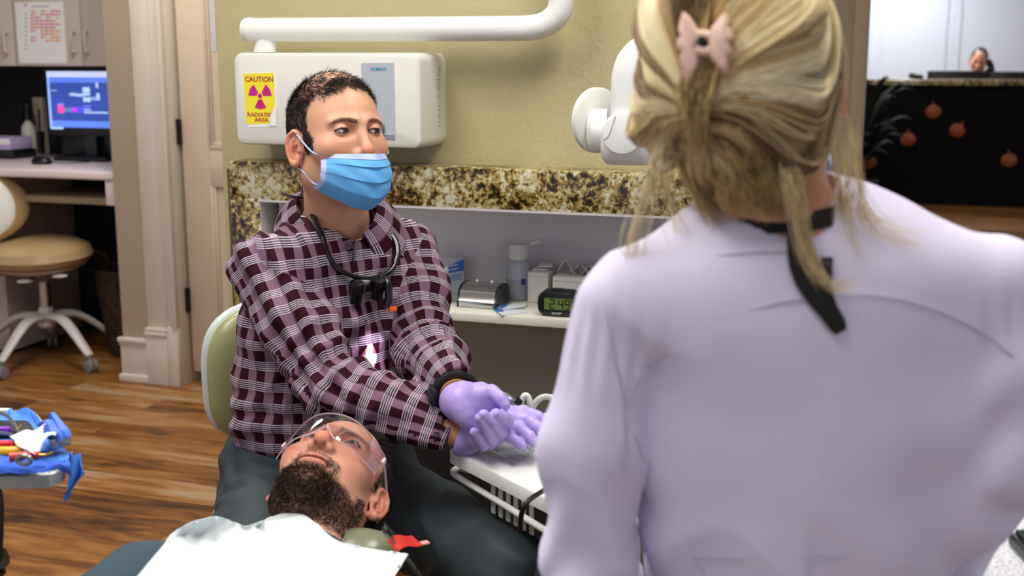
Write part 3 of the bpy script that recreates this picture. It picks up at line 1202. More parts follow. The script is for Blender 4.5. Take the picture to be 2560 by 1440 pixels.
put('storage_box', G().box(p - FA.n * 0.06 + [0, 0, 0.0205], (0.22, 0.16, 0.04), FA.R, 0.004), M_BLACK)
tag(bpy.data.objects['storage_box'], 'flat black box under the lavender box on the alcove desk', 'box')
bx = put('carton_box', G().box(p - FA.n * 0.06 + [-0.005, 0, 0.041 + 0.028], (0.20, 0.15, 0.055), FA.R, 0.003), mat('lavender card', (176, 158, 196), 0.6))
tag(bx, 'lavender and white box on the alcove desk, at the left edge', 'box')
put('box_label', G().box(p - FA.n * 0.06 + FA.n * 0.0752 + [-0.005, 0, 0.041 + 0.038], (0.196, 0.001, 0.026), FA.R), M_PAPER, bx)

# basket under the desk
p = onz(262, 906, 0) - FA.n * 0.18 + FA.a * 0.02
hK = 0.40
kb = thing('wicker_basket', 'dark brown wicker basket with handles under the desk', 'basket', p)
put('basket_body', G().lathe([(0.09, 0.001), (0.105, 0.03), (0.13, hK * 0.6), (0.145, hK - 0.01), (0.15, hK), (0.14, hK), (0.125, hK * 0.6), (0.10, 0.03)], p, seg=36), wicker(), kb)
for sgn in (-1, 1):
    h = [p + FA.a * (sgn * 0.145 + dx) + FA.n * 0.02 + [0, 0, hK + dz] for dx, dz in ((-0.06, 0.0), (-0.04, 0.045), (0, 0.06), (0.04, 0.045), (0.06, 0.0))]
    put('handle', G().tube(h, 0.008, 8, n=20), MATS.get('wk') or wicker(), kb)

# ------------------------------------------------------------ alcove stool
def five_star(t, c, r, m, phase, hub_h, cast=True):
    g0 = G()
    g0.lathe([(0.0, hub_h + 0.03), (0.028, hub_h + 0.03), (0.036, hub_h), (0.040, hub_h - 0.05), (0.034, hub_h - 0.06), (0.0, hub_h - 0.06)], c, seg=24)
    put('hub', g0, m, t)
    for k in range(5):
        a = phase + k * 2 * PI / 5
        d = np.array([math.cos(a), math.sin(a), 0])
        l = G()
        l.tube([c + d * 0.02 + [0, 0, hub_h - 0.012], c + d * r * 0.45 + [0, 0, hub_h - 0.022], c + d * r * 0.93 + [0, 0, 0.088], c + d * r + [0, 0, 0.072]], [0.032, 0.027, 0.020, 0.016], 14, n=22, flat=0.62, ref=[0, 0, 1])
        lg = put('base_leg', l, m, t)
        cw = G()
        n_ = np.array([-d[1], d[0], 0])
        ctr = c + d * r + np.array([0, 0, 0.0275])
        for sg in (-1, 1):
            cw.lathe([(0.018, -0.009), (0.027, -0.007), (0.027, 0.007), (0.018, 0.009)], ctr + n_ * 0.013 * sg, n_, 24)
        cw.tube([ctr + [0, 0, 0.012], ctr + [0, 0, 0.052]], 0.008, 10)
        put('caster', cw, mat('caster grey', (128, 124, 122), 0.4), lg)


cst = Pz(125, 905, 0)
stl = thing('rolling_stool', 'tan padded rolling stool with white five star base in front of the desk', 'stool', cst)
five_star(stl, cst, 0.30, mat('stool base enamel', (196, 190, 184), 0.35), math.radians(-108), 0.22)
zs = P(100, 650, cst[1])[2]
put('gas_lift', G().cyl(cst + [0, 0, 0.2], cst + [0, 0, 0.36], 0.026).cyl(cst + [0, 0, 0.36], cst + [0, 0, zs - 0.05], 0.014), M_CHROME, stl)
sc_ = P(95, 640, cst[1] - 0.02)
sc_[2] = zs
put('seat', G().lathe([(0.0, -0.012), (0.16, -0.012), (0.205, 0.0), (0.222, 0.028), (0.21, 0.062), (0.165, 0.086), (0.09, 0.094), (0.0, 0.096)], sc_, seg=44, R=rotz(-0.3) @ rotx(0.06) @ np.diag([1.08, 0.95, 1.0])), mat('tan vinyl', (176, 148, 108), 0.36, bump=0.05), stl)
put('seat_pan', G().lathe([(0.0, -0.035), (0.15, -0.035), (0.195, -0.014), (0.2, -0.008), (0.0, -0.008)], sc_, seg=40, R=rotz(-0.3) @ rotx(0.06) @ np.diag([1.05, 0.93, 1.0])), M_LAM, stl)
put('mechanism', G().box(sc_ + [0.01, 0, -0.055], (0.16, 0.14, 0.05), rotz(-0.3), 0.012), mat('mech grey', (96, 92, 88), 0.5), stl)
for x, y in ((62, 703), (150, 690)):
    e = P(x, y, cst[1] - 0.14)
    lv = G().tube([sc_ + [0, -0.04, -0.05], (sc_ + e) / 2 + [0, -0.03, -0.035], e], 0.005, 8, n=8)
    le = put('lever', lv, M_STEEL, stl)
    put('paddle', G().ball(e, (0.032, 0.02, 0.009), rotz(0.3)), M_WHITE, le)
bk = P(-60, 520, cst[1] - 0.10)
put('backrest', G().ball(bk, (0.215, 0.05, 0.155), rotz(0.55) @ rotx(-0.1), 32, 20), mat('tan vinyl', (176, 148, 108), 0.36), stl)
put('backrest_shell', G().ball(bk + np.array([-0.018, -0.04, 0]), (0.20, 0.03, 0.148), rotz(0.55) @ rotx(-0.1), 32, 20), M_WHITE, stl)
put('back_support', G().tube([sc_ + [-0.1, 0.02, -0.05], sc_ + [-0.26, -0.05, -0.03], bk + [-0.02, -0.05, -0.1]], 0.016, 10, n=12), M_STEEL, stl)
# ------------------------------------------------------------ right: corridor wall, reception
FC = Frame(P(2140, 300, 4.6))
c0 = FC.px(2124, 300, 0)[0]
c1 = FC.px(2158, 300, 0)[0]
struct('wall_right', G().span(FC, (c0 - 0.9, c0), (-0.14, 0), (0, CEIL_Z)), M_TAN, 'tan wall end beside the reception opening')
struct('trim_3', G().span(FC, (c0, c1), (-0.14, 0.02), (0, CEIL_Z), 0.004), mat('tan casing', (172, 150, 122), 0.5), 'tan casing of the reception opening')

rz1 = FR.px(2340, 200, 0.0)[1]
rz0 = FR.px(2340, 213, 0.03)[1]
ra = FR.px(2050, 400, 0)[0]
rb = FR.px(2900, 400, 0)[0]
rc = thing('reception_counter', 'black fronted reception counter with a granite ledge', 'counter', FR.pt((ra + rb) / 2, 0, 0))
put('counter_front', G().span(FR, (ra, rb), (-0.12, 0), (0, rz0)), mat('black laminate', (5, 4, 5), 0.65, Specular_IOR_Level=0.15), rc)
put('ledge', G().span(FR, (ra, rb), (-0.38, 0.05), (rz0, rz1 + 0.004), 0.008), granite('reception granite', 0.6), rc, label='brown granite ledge')
put('work_surface', G().span(FR, (ra, rb), (-0.78, -0.12), (0.72, 0.75)), M_LAM, rc)
# pumpkins
MP = NT('glitter orange')
v = MP.coord()
n_ = MP.noise(v, 90, 2)
MP.l(MP.ramp(n_, [(0.38, '#46200f'), (0.52, '#a04a20'), (0.66, '#c4743c')]), MP.b.inputs['Base Color'])
MP.set(Roughness=0.5)
spots = [(2333, 279, 0, 'orange pumpkin ornament highest on the black reception counter'), (2270, 348, 0, 'orange pumpkin ornament lower left of the highest one on the black counter'),
         (2393, 326, 35, 'tilted orange pumpkin ornament right of the highest one on the black counter'), (2172, 405, 0, 'orange pumpkin ornament beside the blonde hair on the black counter'), (2522, 401, 0, 'orange pumpkin ornament near the right edge on the black counter')]
for x, y, tilt, lab in spots:
    s_, z_ = FR.px(x, y, 0.02)
    rp = 18 / 3000 * 11.0
    c_ = FR.pt(s_, 0.022, z_)
    k = thing('pumpkin_ornament', lab, 'ornament', c_ - [0, 0, rp], 'pumpkin ornaments on the counter')
    g = G()
    V = []
    nth, nr_ = 48, 14
    Rt = FR.R @ roty(math.radians(tilt))
    for i in range(nr_):
        th = 0.02 + (PI - 0.04) * i / (nr_ - 1)
        for j in range(nth):
            a = 2 * PI * j / nth
            r = rp * (1 - 0.09 * abs(math.sin(4 * a)) ** 0.6) * math.sin(th)
            V.append(Rt @ np.array([r * math.cos(a), 0.3 * r * math.sin(a), rp * 0.92 * math.cos(th)]) + c_)
    f = [(i * nth + j, i * nth + (j + 1) % nth, (i + 1) * nth + (j + 1) % nth, (i + 1) * nth + j) for i in range(nr_ - 1) for j in range(nth)]
    g.add(V, f)
    put('pumpkin_body', g, MP.m, k)
    put('stem', G().tube([c_ + Rt @ np.array([0, 0, rp * 0.88]), c_ + Rt @ np.array([-0.004, 0, rp * 1.15]), c_ + Rt @ np.array([-0.014, 0, rp * 1.35])], [0.011, 0.008, 0.007], 8, n=8), MP.m, k)
# dark plant beside the opening
pc = Pz(2150, 520, 0) + FR.n * 0.25
pl_ = thing('potted_plant', 'dark leafy plant standing before the black counter beside the blonde hair', 'plant', pc)
put('pot', G().lathe([(0.10, 0.001), (0.12, 0.02), (0.15, 0.26), (0.16, 0.27), (0.14, 0.27), (0.13, 0.2)], pc, seg=24), M_BLACK, pl_)
rg = random.Random(3)
MLF = mat('dark leaf', (14, 24, 14), 0.9, var=0.3)
for k in range(34):
    a = rg.uniform(0, 2 * PI)
    h = rg.uniform(0.35, 1.05)
    d = np.array([math.cos(a), math.sin(a), 0])
    L_ = rg.uniform(0.18, 0.36)
    b_ = pc + np.array([0, 0, 0.2 + h * 0.5]) + d * 0.03
    n2 = np.array([-d[1], d[0], 0])

    def leaf(u, v, b_=b_, d=d, n2=n2, L_=L_, h=h):
        w = 0.05 * math.sin(PI * min(max(u, 0.02), 0.98)) ** 0.8
        return b_ + d * L_ * u + np.array([0, 0, h * 0.5 * math.sin(u * 1.6) - 0.1 * u * u]) + n2 * w * (v - 0.5) * 2 + np.array([0, 0, -abs(v - 0.5) * 0.03])
    put('leaf', G().sheet(leaf, 9, 5, 0.001), MLF, pl_)
put('stems', G().tube([pc + [0, 0, 0.2], pc + [0.01, 0, 0.7]], [0.012, 0.006], 8), MLF, pl_)
# back wall of the reception with grooved panels
tb = -2.6
wb0, wb1 = FR.px(1900, 100, tb)[0], FR.px(3000, 100, tb)[0]
MB_ = mat('pale blue panel', (196, 204, 220), 0.5, var=0.02)
g = G()
edges = [(2150, 2173), (2175, 2201), (2203, 2366), (2369, 2400), (2403, 2620), (2623, 2900)]
for x0_, x1_ in edges:
    g.span(FR, (FR.px(x0_, 100, tb)[0], FR.px(x1_, 100, tb)[0]), (tb - 0.02, tb), (0, CEIL_Z))
g.span(FR, (wb0, wb1), (tb - 0.12, tb - 0.02), (0, CEIL_Z))
struct('wall_reception', g, MB_, 'pale blue panelled wall behind the reception')
# monitors and phone on the work surface
for x0_, x1_, y0_, lab in ((2319, 2473, 177, 'black monitor back beside the receptionist'), (2479, 2610, 179, 'black monitor back at the right edge behind the counter')):
    t_ = -0.5
    a_, z_ = FR.px(x0_, y0_, t_)
    b_ = FR.px(x1_, y0_, t_)[0]
    k = thing('reception_monitor', lab, 'monitor', FR.pt((a_ + b_) / 2, t_, 0.75), 'monitors behind the reception counter')
    put('housing', G().span(FR, (a_, b_), (t_ - 0.03, t_ + 0.02), (z_ - 0.36, z_), 0.006), M_BLACK, k)
    put('stand', G().span(FR, ((a_ + b_) / 2 - 0.04, (a_ + b_) / 2 + 0.04), (t_ - 0.02, t_ + 0.01), (0.7505, z_ - 0.3)).span(FR, ((a_ + b_) / 2 - 0.12, (a_ + b_) / 2 + 0.12), (t_ - 0.1, t_ + 0.1), (0.7502, 0.765)), M_BLACK, k)
s_, z_ = FR.px(2290, 190, -0.25)
k = thing('card_terminal', 'small black terminal on the granite ledge left of the monitors', 'terminal', FR.pt(s_, -0.25, rz1 + 0.004))
put('terminal_body', G().box(FR.pt(s_, -0.25, rz1 + 0.026), (0.13, 0.10, 0.042), FR.R @ roty(0.12), 0.012), M_BLACK, k)
put('terminal_screen', G().box(FR.pt(s_ - 0.035, -0.25, rz1 + 0.053), (0.05, 0.07, 0.012), FR.R @ roty(0.12), 0.004), mat('slate plastic', (98, 104, 116), 0.4), k)
# ------------------------------------------------------------ heads (own axes: x right, y forward, z up, origin between the ears)
EYE = np.array([0.032, 0.074, 0.026])
F4 = np.float32


def head_sdf(Q, lid=0.0045, neck=None, ears=True):
    ax = np.abs(Q[:, 0])
    A = np.stack([ax, Q[:, 1], Q[:, 2]], 1).astype(F4)
    d = s_ell(A, (0, -0.010, 0.047), (0.0765, 0.101, 0.096))
    d = smin(d, s_ell(A, (0, 0.032, -0.012), (0.064, 0.062, 0.082)), 0.03)
    d = smin(d, s_cone(A, (0.050, 0.000, -0.045), (0.016, 0.068, -0.085), 0.021, 0.019), 0.028)
    d = smin(d, s_cone(A, (0, 0.076, -0.085), (0.008, 0.076, -0.085), 0.0185, 0.0175), 0.02)
    d = smin(d, s_ell(A, (0.044, 0.055, -0.004), (0.024, 0.026, 0.020)), 0.02)
    d = smin(d, s_cone(A, (0.010, 0.0905, 0.0405), (0.046, 0.0725, 0.0405), 0.0080, 0.0070), 0.012)
    # sockets, eyeballs, lids
    d = smax(d, -s_ell(A, EYE + [-0.001, 0.018, 0.001], (0.021, 0.018, 0.0125)), 0.012)
    d = smin(d, s_ball(A, EYE, 0.0125), 0.003)
    e = A - EYE.astype(F4)
    ap = lid * (1 - (e[:, 0] / 0.0145) ** 2)
    sh = s_ball(A, EYE, 0.0143)
    d = smin(d, smax(sh, (ap - np.abs(e[:, 2] + 0.0008)), 0.0012), 0.0035)
    # nose
    d = smin(d, s_cone(A, (0, 0.0885, 0.030), (0, 0.1085, -0.010), 0.0075, 0.0095), 0.010)
    d = smin(d, s_ball(A, (0, 0.1095, -0.0135), 0.0110), 0.008)
    d = smin(d, s_ball(A, (0.0125, 0.0975, -0.0175), 0.0082), 0.007)
    d = smax(d, -s_ell(A, (0.0065, 0.1045, -0.0265), (0.0036, 0.0062, 0.0055)), 0.003)
    # lips
    d = smin(d, s_ell(A, (0, 0.0915, -0.0440), (0.025, 0.0115, 0.0062)), 0.006)
    d = smin(d, s_ell(A, (0, 0.0895, -0.0535), (0.022, 0.0115, 0.0070)), 0.005)
    d = smax(d, -s_ell(A, (0, 0.104, -0.0490), (0.0245, 0.012, 0.0012)), 0.002)
    if ears:
        R = rotz(0.46) @ rotx(-0.14)
        hinge = np.array([0.0750, 0.005, 0.001])

        def E(n, y, z):
            return hinge + R @ np.array([n, 0.94 * y - 0.0110, 0.96 * z])
        m = A[:, 0] > 0.055
        B = A[m]
        ear = s_ell(B, E(0.0, -0.003, 0.003), (0.0050, 0.0195, 0.0315), R)
        ear = smax(ear, -s_ell(B, E(0.006, 0.002, -0.004), (0.0085, 0.0090, 0.0125), R), 0.003)
        ear = smax(ear, -s_ell(B, E(0.0062, -0.004, 0.016), (0.0050, 0.0085, 0.0095), R), 0.003)
        rim = [(0.009, 0.002), (0.0115, 0.018), (0.006, 0.029), (-0.006, 0.0325), (-0.0165, 0.024), (-0.0205, 0.008), (-0.016, -0.010), (-0.008, -0.024), (-0.001, -0.029)]
        ear = smin(ear, s_chain(B, [E(0.0035, y, z) for y, z in rim], [0.0024, 0.0034, 0.0038, 0.0040, 0.0040, 0.0038, 0.0036, 0.0040, 0.0046]), 0.003)
        ear = smin(ear, s_chain(B, [E(0.003, y, z) for y, z in ((-0.006, 0.017), (-0.0105, 0.004), (-0.008, -0.010), (0.0, -0.016))], [0.0022, 0.0028, 0.0026, 0.0022]), 0.003)
        ear = smin(ear, s_ball(B, E(0.0015, 0.001, -0.027), 0.0062), 0.006)
        ear = smin(ear, s_ball(B, E(0.003, 0.0095, -0.003), 0.0046), 0.004)
        d[m] = smin(d[m], ear, 0.005)
    if neck is not None:
        d = smin(d, s_cone(Q, neck[0], neck[1], neck[2], neck[3]), 0.030)
    return d


def head_color(Q, skin, gaze=(0, 0, 0), iris=(60, 40, 28), lips=(170, 95, 85), brow=(40, 28, 20), scalp=None, stub=None, lid=0.0045):
    """skin colours by feature, nostril shade painted in, Q in head axes"""
    ax = np.abs(Q[:, 0])
    A = np.stack([ax, Q[:, 1], Q[:, 2]], 1)
    c = np.tile(L3(skin), (len(Q), 1))
    n = vnoise(Q * 45, 3)[:, None] * 0.06 + vnoise(Q * 160, 4)[:, None] * 0.04
    c = c * (1 + n)

    def blend(mask, col):
        nonlocal c
        m = np.clip(mask, 0, 1)[:, None]
        c = c * (1 - m) + L3(col) * m

    def blob(p, r, s=1.0):
        return s * np.exp(-(((A - np.array(p)) / np.array(r)) ** 2).sum(1))
    red = tuple(int(x) for x in np.array(skin) * [1.02, 0.72, 0.68])
    blend(blob((0, 0.118, -0.014), (0.016, 0.02, 0.014), 0.75), red)
    blend(blob((0.042, 0.07, -0.012), (0.022, 0.03, 0.018), 0.45), red)
    blend(blob((0.086, -0.012, 0.0), (0.014, 0.03, 0.04), 0.6), red)
    blend(blob((0.032, 0.085, 0.016), (0.02, 0.02, 0.008), 0.35), tuple(int(x * 0.7) for x in skin))
    # lips
    lm = np.clip(1.6 - (np.abs(Q[:, 2] + 0.0490) / 0.0085) ** 2 - (ax / 0.024) ** 2, 0, 1) * (Q[:, 1] > 0.085)
    blend(lm * 0.8, lips)
    blend(np.clip(1.3 - (np.abs(Q[:, 2] + 0.0490) / 0.0016) ** 2, 0, 1) * (ax < 0.026) * (Q[:, 1] > 0.085), (70, 30, 26))
    # brows
    bz = 0.0400 + 0.004 * np.sin(np.clip((ax - 0.012) / 0.04, 0, 1) * PI) - 0.004 * np.clip((ax - 0.04) / 0.02, 0, 1)
    bm = np.clip(1.5 - ((Q[:, 2] - bz) / 0.0034) ** 2, 0, 1) * np.clip((ax - 0.009) / 0.004, 0, 1) * np.clip((0.056 - ax) / 0.008, 0, 1) * (Q[:, 1] > 0.05)
    bm = bm * np.clip(0.85 + 0.45 * vnoise(Q * np.array([700, 400, 1200]), 9), 0, 1)
    blend(bm * 0.9, brow)
    if stub is not None:
        sm = np.clip((-0.018 - Q[:, 2]) / 0.02, 0, 1) * np.clip((Q[:, 1] + 0.005) / 0.03, 0, 1)
        blend(sm * 0.30, stub)
    if scalp is not None:
        blend(scalp(Q), (58, 44, 38))
    # eyes
    e = A - EYE
    r = np.linalg.norm(e, axis=1)
    ap = lid * (1 - (e[:, 0] / 0.0145) ** 2)
    ez = np.abs(e[:, 2] + 0.0008)
    ball = (r < 0.0137) & (e[:, 1] > 0.002) & (ez < ap + 0.0006)
    ball = ball & (r < 0.01345)
    lash = (r < 0.0165) & (e[:, 1] > 0.0) & (np.abs(ez - ap) < 0.0013) & (np.abs(e[:, 0]) < 0.0145)
    c[lash] = L3((52, 34, 28))
    c[ball] = L3((168, 158, 152))
    for sgn in (1, -1):
        g = np.array([gaze[0], 1.0, gaze[2]])
        g = g / np.linalg.norm(g)
        ctr = EYE * [sgn, 1, 1]
        side = (Q[:, 0] * sgn > 0) & ball
        dv = (Q - ctr)
        dv = dv / (np.linalg.norm(dv, axis=1, keepdims=True) + 1e-9)
        ang = np.arccos(np.clip(dv @ g, -1, 1))
        c[side & (ang < 0.50)] = L3(iris)
        c[side & (ang < 0.22)] = L3((8, 6, 6))
    # nostrils are real cavities; their shade is also painted dark inside
    blend(blob((0.0065, 0.104, -0.0245), (0.004, 0.006, 0.005), 0.6), (70, 34, 28))
    return c


def skin_mat(name='skin', rough=0.48):
    if name in MATS:
        return MATS[name]
    m = NT(name)
    a = m.n('VertexColor', layer_name='Col')
    m.l(a.outputs[0], m.b.inputs['Base Color'])
    m.set(Roughness=rough)
    m.b.inputs['Specular IOR Level'].default_value = 0.4
    v = m.coord()
    m.bump(m.noise(v, 700, 2), 0.10, 0.001)
    MATS[name] = m.m
    return m.m


def col_mat(name, rough=0.5, spec=0.4, sheen=0.0):
    if name in MATS:
        return MATS[name]
    m = NT(name)
    a = m.n('VertexColor', layer_name='Col')
    m.l(a.outputs[0], m.b.inputs['Base Color'])
    m.set(Roughness=rough)
    m.b.inputs['Specular IOR Level'].default_value = spec
    MATS[name] = m.m
    return m.m


def march(fn, px, py, y0, y1, n=160):
    """first hit of the sight line with a surface"""
    d = ray(px, py)
    ys = np.linspace(y0, y1, n)
    pts = CAM + d * (ys / d[1])[:, None]
    v = fn(pts.astype(F4))
    k = np.argmax(v < 0)
    if v[k] >= 0:
        return None
    if k == 0:
        return pts[0]
    t = v[k - 1] / (v[k - 1] - v[k])
    return pts[k - 1] * (1 - t) + pts[k] * t


def displace(v, fn, amp_fn):
    nrm = grad(fn, v, 0.002)
    return v + nrm * amp_fn(v)[:, None], nrm


def join(parts):
    V, Fq, n = [], [], 0
    for v, f in parts:
        V.append(v)
        Fq.append(f + n)
        n += len(v)
    return np.concatenate(V), np.concatenate(Fq)


def to_loc(X, R, T):
    return (X - T) @ R


def limb_uv(C, pts, wrap):
    """along-limb length and wrapped girth for points C near the polyline pts"""
    pts = np.array(pts, float)
    best = np.full(len(C), 1e9)
    S = np.zeros(len(C))
    W = np.zeros(len(C))
    acc = 0.0
    X = None
    if len(pts) < 8:
        pts = spline(pts, 26)
    for i in range(len(pts) - 1):
        a, b = pts[i], pts[i + 1]
        ab = b - a
        L_ = np.linalg.norm(ab)
        dz_ = ab / L_
        if X is None:
            X = frame_of(ab, ref=[0.3, -0.2, 1.0])[:, 0]
        X = X - dz_ * (X @ dz_)
        X /= np.linalg.norm(X)
        Fr = np.stack([X, np.cross(dz_, X), dz_], 1)
        q = C - a
        t = q @ ab / L_ ** 2
        tc_ = np.clip(t, 0, 1)
        dd = np.linalg.norm(q - tc_[:, None] * ab, axis=1)
        ang = np.arctan2(q @ Fr[:, 1], q @ Fr[:, 0])
        m = dd < best
        best[m] = dd[m]
        S[m] = acc + ((tc_ if 0 < i < len(pts) - 2 else t) * L_)[m]
        W[m] = (ang * wrap)[m]
        acc += L_
    return S, W, best
# ------------------------------------------------------------ seated man in the plaid shirt
DR = np.array([[-0.7988, 0.598, -0.0659], [-0.5998, -0.783, 0.1649], [0.047, 0.1712, 0.9841]])
DR = np.linalg.qr(DR)[0] * np.sign(np.diag(np.linalg.qr(DR)[1]))
DT = np.array([-0.3179, 2.193, 1.1513])
dent = thing('person', 'seated person in a plum plaid shirt, blue mask and lilac gloves', 'person', (-0.36, 2.25, 0.0))

neck_lo = P(848, 590, 2.285)
neckL = (to_loc(neck_lo, DR, DT), np.array([0, -0.022, -0.05]), 0.064, 0.056)


def dent_head(Q):
    return head_sdf(Q, 0.0041, (neckL[1], neckL[0], neckL[3], neckL[2]))


hv, hf = sdf_mesh(dent_head, (-0.10, -0.13, -0.235), (0.10, 0.135, 0.15), 0.0016)


def bald(Q):
    """how thickly hair grows: 1 on the back and sides, thin on top"""
    x, y, z = np.abs(Q[:, 0]), Q[:, 1], Q[:, 2]
    line = 0.030 + 0.020 * np.clip((z - 0.075) / 0.03, 0, 1) + 0.016 * np.clip(0.03 - np.abs(z - 0.005), 0, 0.02) / 0.02
    front = np.clip((line - y) / 0.008, 0, 1)
    low = np.clip((z + 0.008 + 0.055 * np.clip((-0.03 - y) / 0.04, 0, 1) - 0.0) / 0.006, 0, 1)
    ear = 1 - np.exp(-(((x - 0.078) / 0.02) ** 2 + ((y + 0.012) / 0.026) ** 2 + ((z - 0.004) / 0.036) ** 2) * 1.2)
    ear = np.clip(ear * 1.6 - 0.3, 0, 1)
    d = front * low * ear
    # top: forelock ridge then thin crown
    top = np.clip((z - 0.085) / 0.02, 0, 1)
    fl = np.clip(1.2 - ((y - 0.060 + 0.25 * x) / 0.014) ** 2, 0, 1) * np.clip((z - 0.080) / 0.012, 0, 1) * np.clip((0.058 - x) / 0.012, 0, 1)
    thin = 0.14 + 0.30 * np.clip((x - 0.03) / 0.03, 0, 1) + 0.45 * np.clip((-0.02 - y) / 0.05, 0, 1)
    topline = np.clip((0.078 - y) / 0.01, 0, 1)
    d = d * (1 - top) + top * thin * topline
    d = np.maximum(d, 0.75 * fl * topline)
    inear = (x > 0.066) & (y > -0.036) & (y < 0.013) & (z < 0.030) & (z > -0.045) | (x > 0.0775) & (y < 0.02) & (z < 0.04) & (z > -0.045)
    return np.clip(np.where(inear, 0, d), 0, 1)


hc = head_color(hv, (210, 157, 126), gaze=(-0.28, 0, 0.0), lips=(165, 90, 80), brow=(30, 20, 16), scalp=lambda Q: np.maximum(0.85 * bald(Q) ** 1.2, 0.34 * np.clip((Q[:, 2] - 0.098) / 0.02, 0, 1) * np.clip((0.062 - Q[:, 1]) / 0.015, 0, 1)), stub=(120, 92, 78), lid=0.0041)
hw = hv @ DR.T + DT

# torso axes
PHI = math.radians(30)
Tf = np.array([math.sin(PHI), -math.cos(PHI), 0])
Tr = np.array([-math.cos(PHI), -math.sin(PHI), 0])        # his right
TB = np.stack([Tr, Tf, [0, 0, 1]], 1)
C0 = P(795, 1075, 2.26)
C1 = P(815, 850, 2.24)
C2 = P(835, 690, 2.27)
SHR = P(664, 676, 2.16)
SHL = P(1012, 640, 2.36)
ELR = P(820, 955, 2.035)
ELL = P(1062, 868, 2.17)
WRR = P(1140, 1084, 1.955)
WRL = P(1146, 998, 1.945)
TBf = TB.astype(F4)


def dt_torso(X, e=0.0):
    lean = (C2 - C0) / np.linalg.norm(C2 - C0)
    d = s_ell(X, C1 + [0, 0, -0.01], (0.172, 0.122, 0.20), TB)
    d = smin(d, s_ell(X, C2 + [0, 0, 0.0], (0.172, 0.108, 0.120), TB), 0.06)
    d = smin(d, s_ell(X, C0 + Tf * 0.012 + [0, 0, 0.03], (0.172, 0.130, 0.125), TB), 0.08)
    nb = neck_lo + np.array([0, 0.02, -0.03])
    d = smin(d, s_cone(X, nb, SHR + [0.035, 0.0, 0.008], 0.062, 0.058), 0.05)
    d = smin(d, s_cone(X, nb, SHL + [-0.02, 0, 0.004], 0.062, 0.058), 0.05)
    return d - e


def dt_armR(X):
    return s_chain(X, [SHR, (SHR + ELR) / 2 + [0, 0, -0.004], ELR, (ELR + WRR) / 2, WRR], [0.067, 0.066, 0.057, 0.051, 0.038], 0.02)


def dt_armL(X):
    return s_chain(X, [SHL, (SHL + ELL) / 2, ELL, (ELL + WRL) / 2 + [0, 0, 0.004], WRL], [0.068, 0.064, 0.055, 0.049, 0.037], 0.02)


def dt_shirt0(X):
    d = dt_torso(X)
    d = smin(d, dt_armR(X), 0.025)
    return smin(d, dt_armL(X), 0.025)


HEMZ = P(790, 1078, 2.2)[2] - 0.02
VOPEN = P(868, 596, 2.18)


def dt_shirt(X):
    d = dt_shirt0(X)
    d = np.maximum(d, HEMZ - X[:, 2])
    # cuffs end before the wrists
    aR = (WRR - ELR) / np.linalg.norm(WRR - ELR)
    aL = (WRL - ELL) / np.linalg.norm(WRL - ELL)
    cR = (X - WRR.astype(F4)) @ aR.astype(F4) + 0.004
    cL = (X - WRL.astype(F4)) @ aL.astype(F4) + 0.034
    nearR = ((X - WRR.astype(F4)) ** 2).sum(1) < 0.09 ** 2
    nearL = ((X - WRL.astype(F4)) ** 2).sum(1) < 0.09 ** 2
    isR = dt_armR(X) < dt_armL(X)
    d = np.where(nearR & isR, np.maximum(d, cR), d)
    d = np.where(nearL & ~isR, np.maximum(d, cL), d)
    # neck opening
    nk = s_cone(X, neck_lo + np.array([0, 0, -0.02]), neck_lo + np.array([-0.01, -0.02, 0.12]), 0.060, 0.072)
    d = np.maximum(d, -nk)
    vo = s_cone(X, neck_lo + Tf * 0.07 + [0, 0, 0.03], VOPEN + Tf * 0.05, 0.034, 0.006)
    return np.maximum(d, -vo)


def dt_folds(v):
    """cloth folds: sags along the sleeves, crossing creases at elbows and waist"""
    a = 0.0040 * vnoise(v * 13, 1) + 0.0024 * vnoise(v * 30, 2)
    rdg = 1 - np.abs(vnoise(v * np.array([9.0, 9, 5]) + v[:, [2, 0, 1]] * 4, 11))
    a += 0.0075 * (np.clip(rdg, 0.62, 1) - 0.62) / 0.38 - 0.002
    for E_, A_, B_, r, k in ((ELR, SHR, WRR, 0.13, 1), (ELL, SHL, WRL, 0.13, 2)):
        dir_ = (B_ - A_) / np.linalg.norm(B_ - A_)
        s = (v - E_) @ dir_
        w_ = np.exp(-(np.linalg.norm(v - E_, axis=1) / r) ** 2)
        ph = s * 135 + 2.4 * vnoise(v * 14, 5 + k)
        a += w_ * 0.0075 * (1 - np.abs(np.sin(ph / 2 + v[:, 2] * 10)) * 1.6)
    # diagonal pulls from the right armpit to the elbow
    dR = (ELR - SHR) / np.linalg.norm(ELR - SHR)
    s = (v - SHR) @ np.cross(dR, [0, -1, 0.2])
    wR = np.exp(-(s_cone(v.astype(F4), SHR, ELR, 0.05, 0.05) / 0.05) ** 2)
    a += wR * 0.0042 * np.sin(s * 150 + 3 * vnoise(v * 7, 8))
    # bunching above the lap
    wz = np.exp(-((v[:, 2] - HEMZ - 0.06) / 0.07) ** 2)
    a += wz * 0.008 * np.sin(v[:, 2] * 130 + 4.5 * vnoise(v * 9, 6)) * (0.5 + 0.5 * vnoise(v * 6, 7))
    return a * 1.35


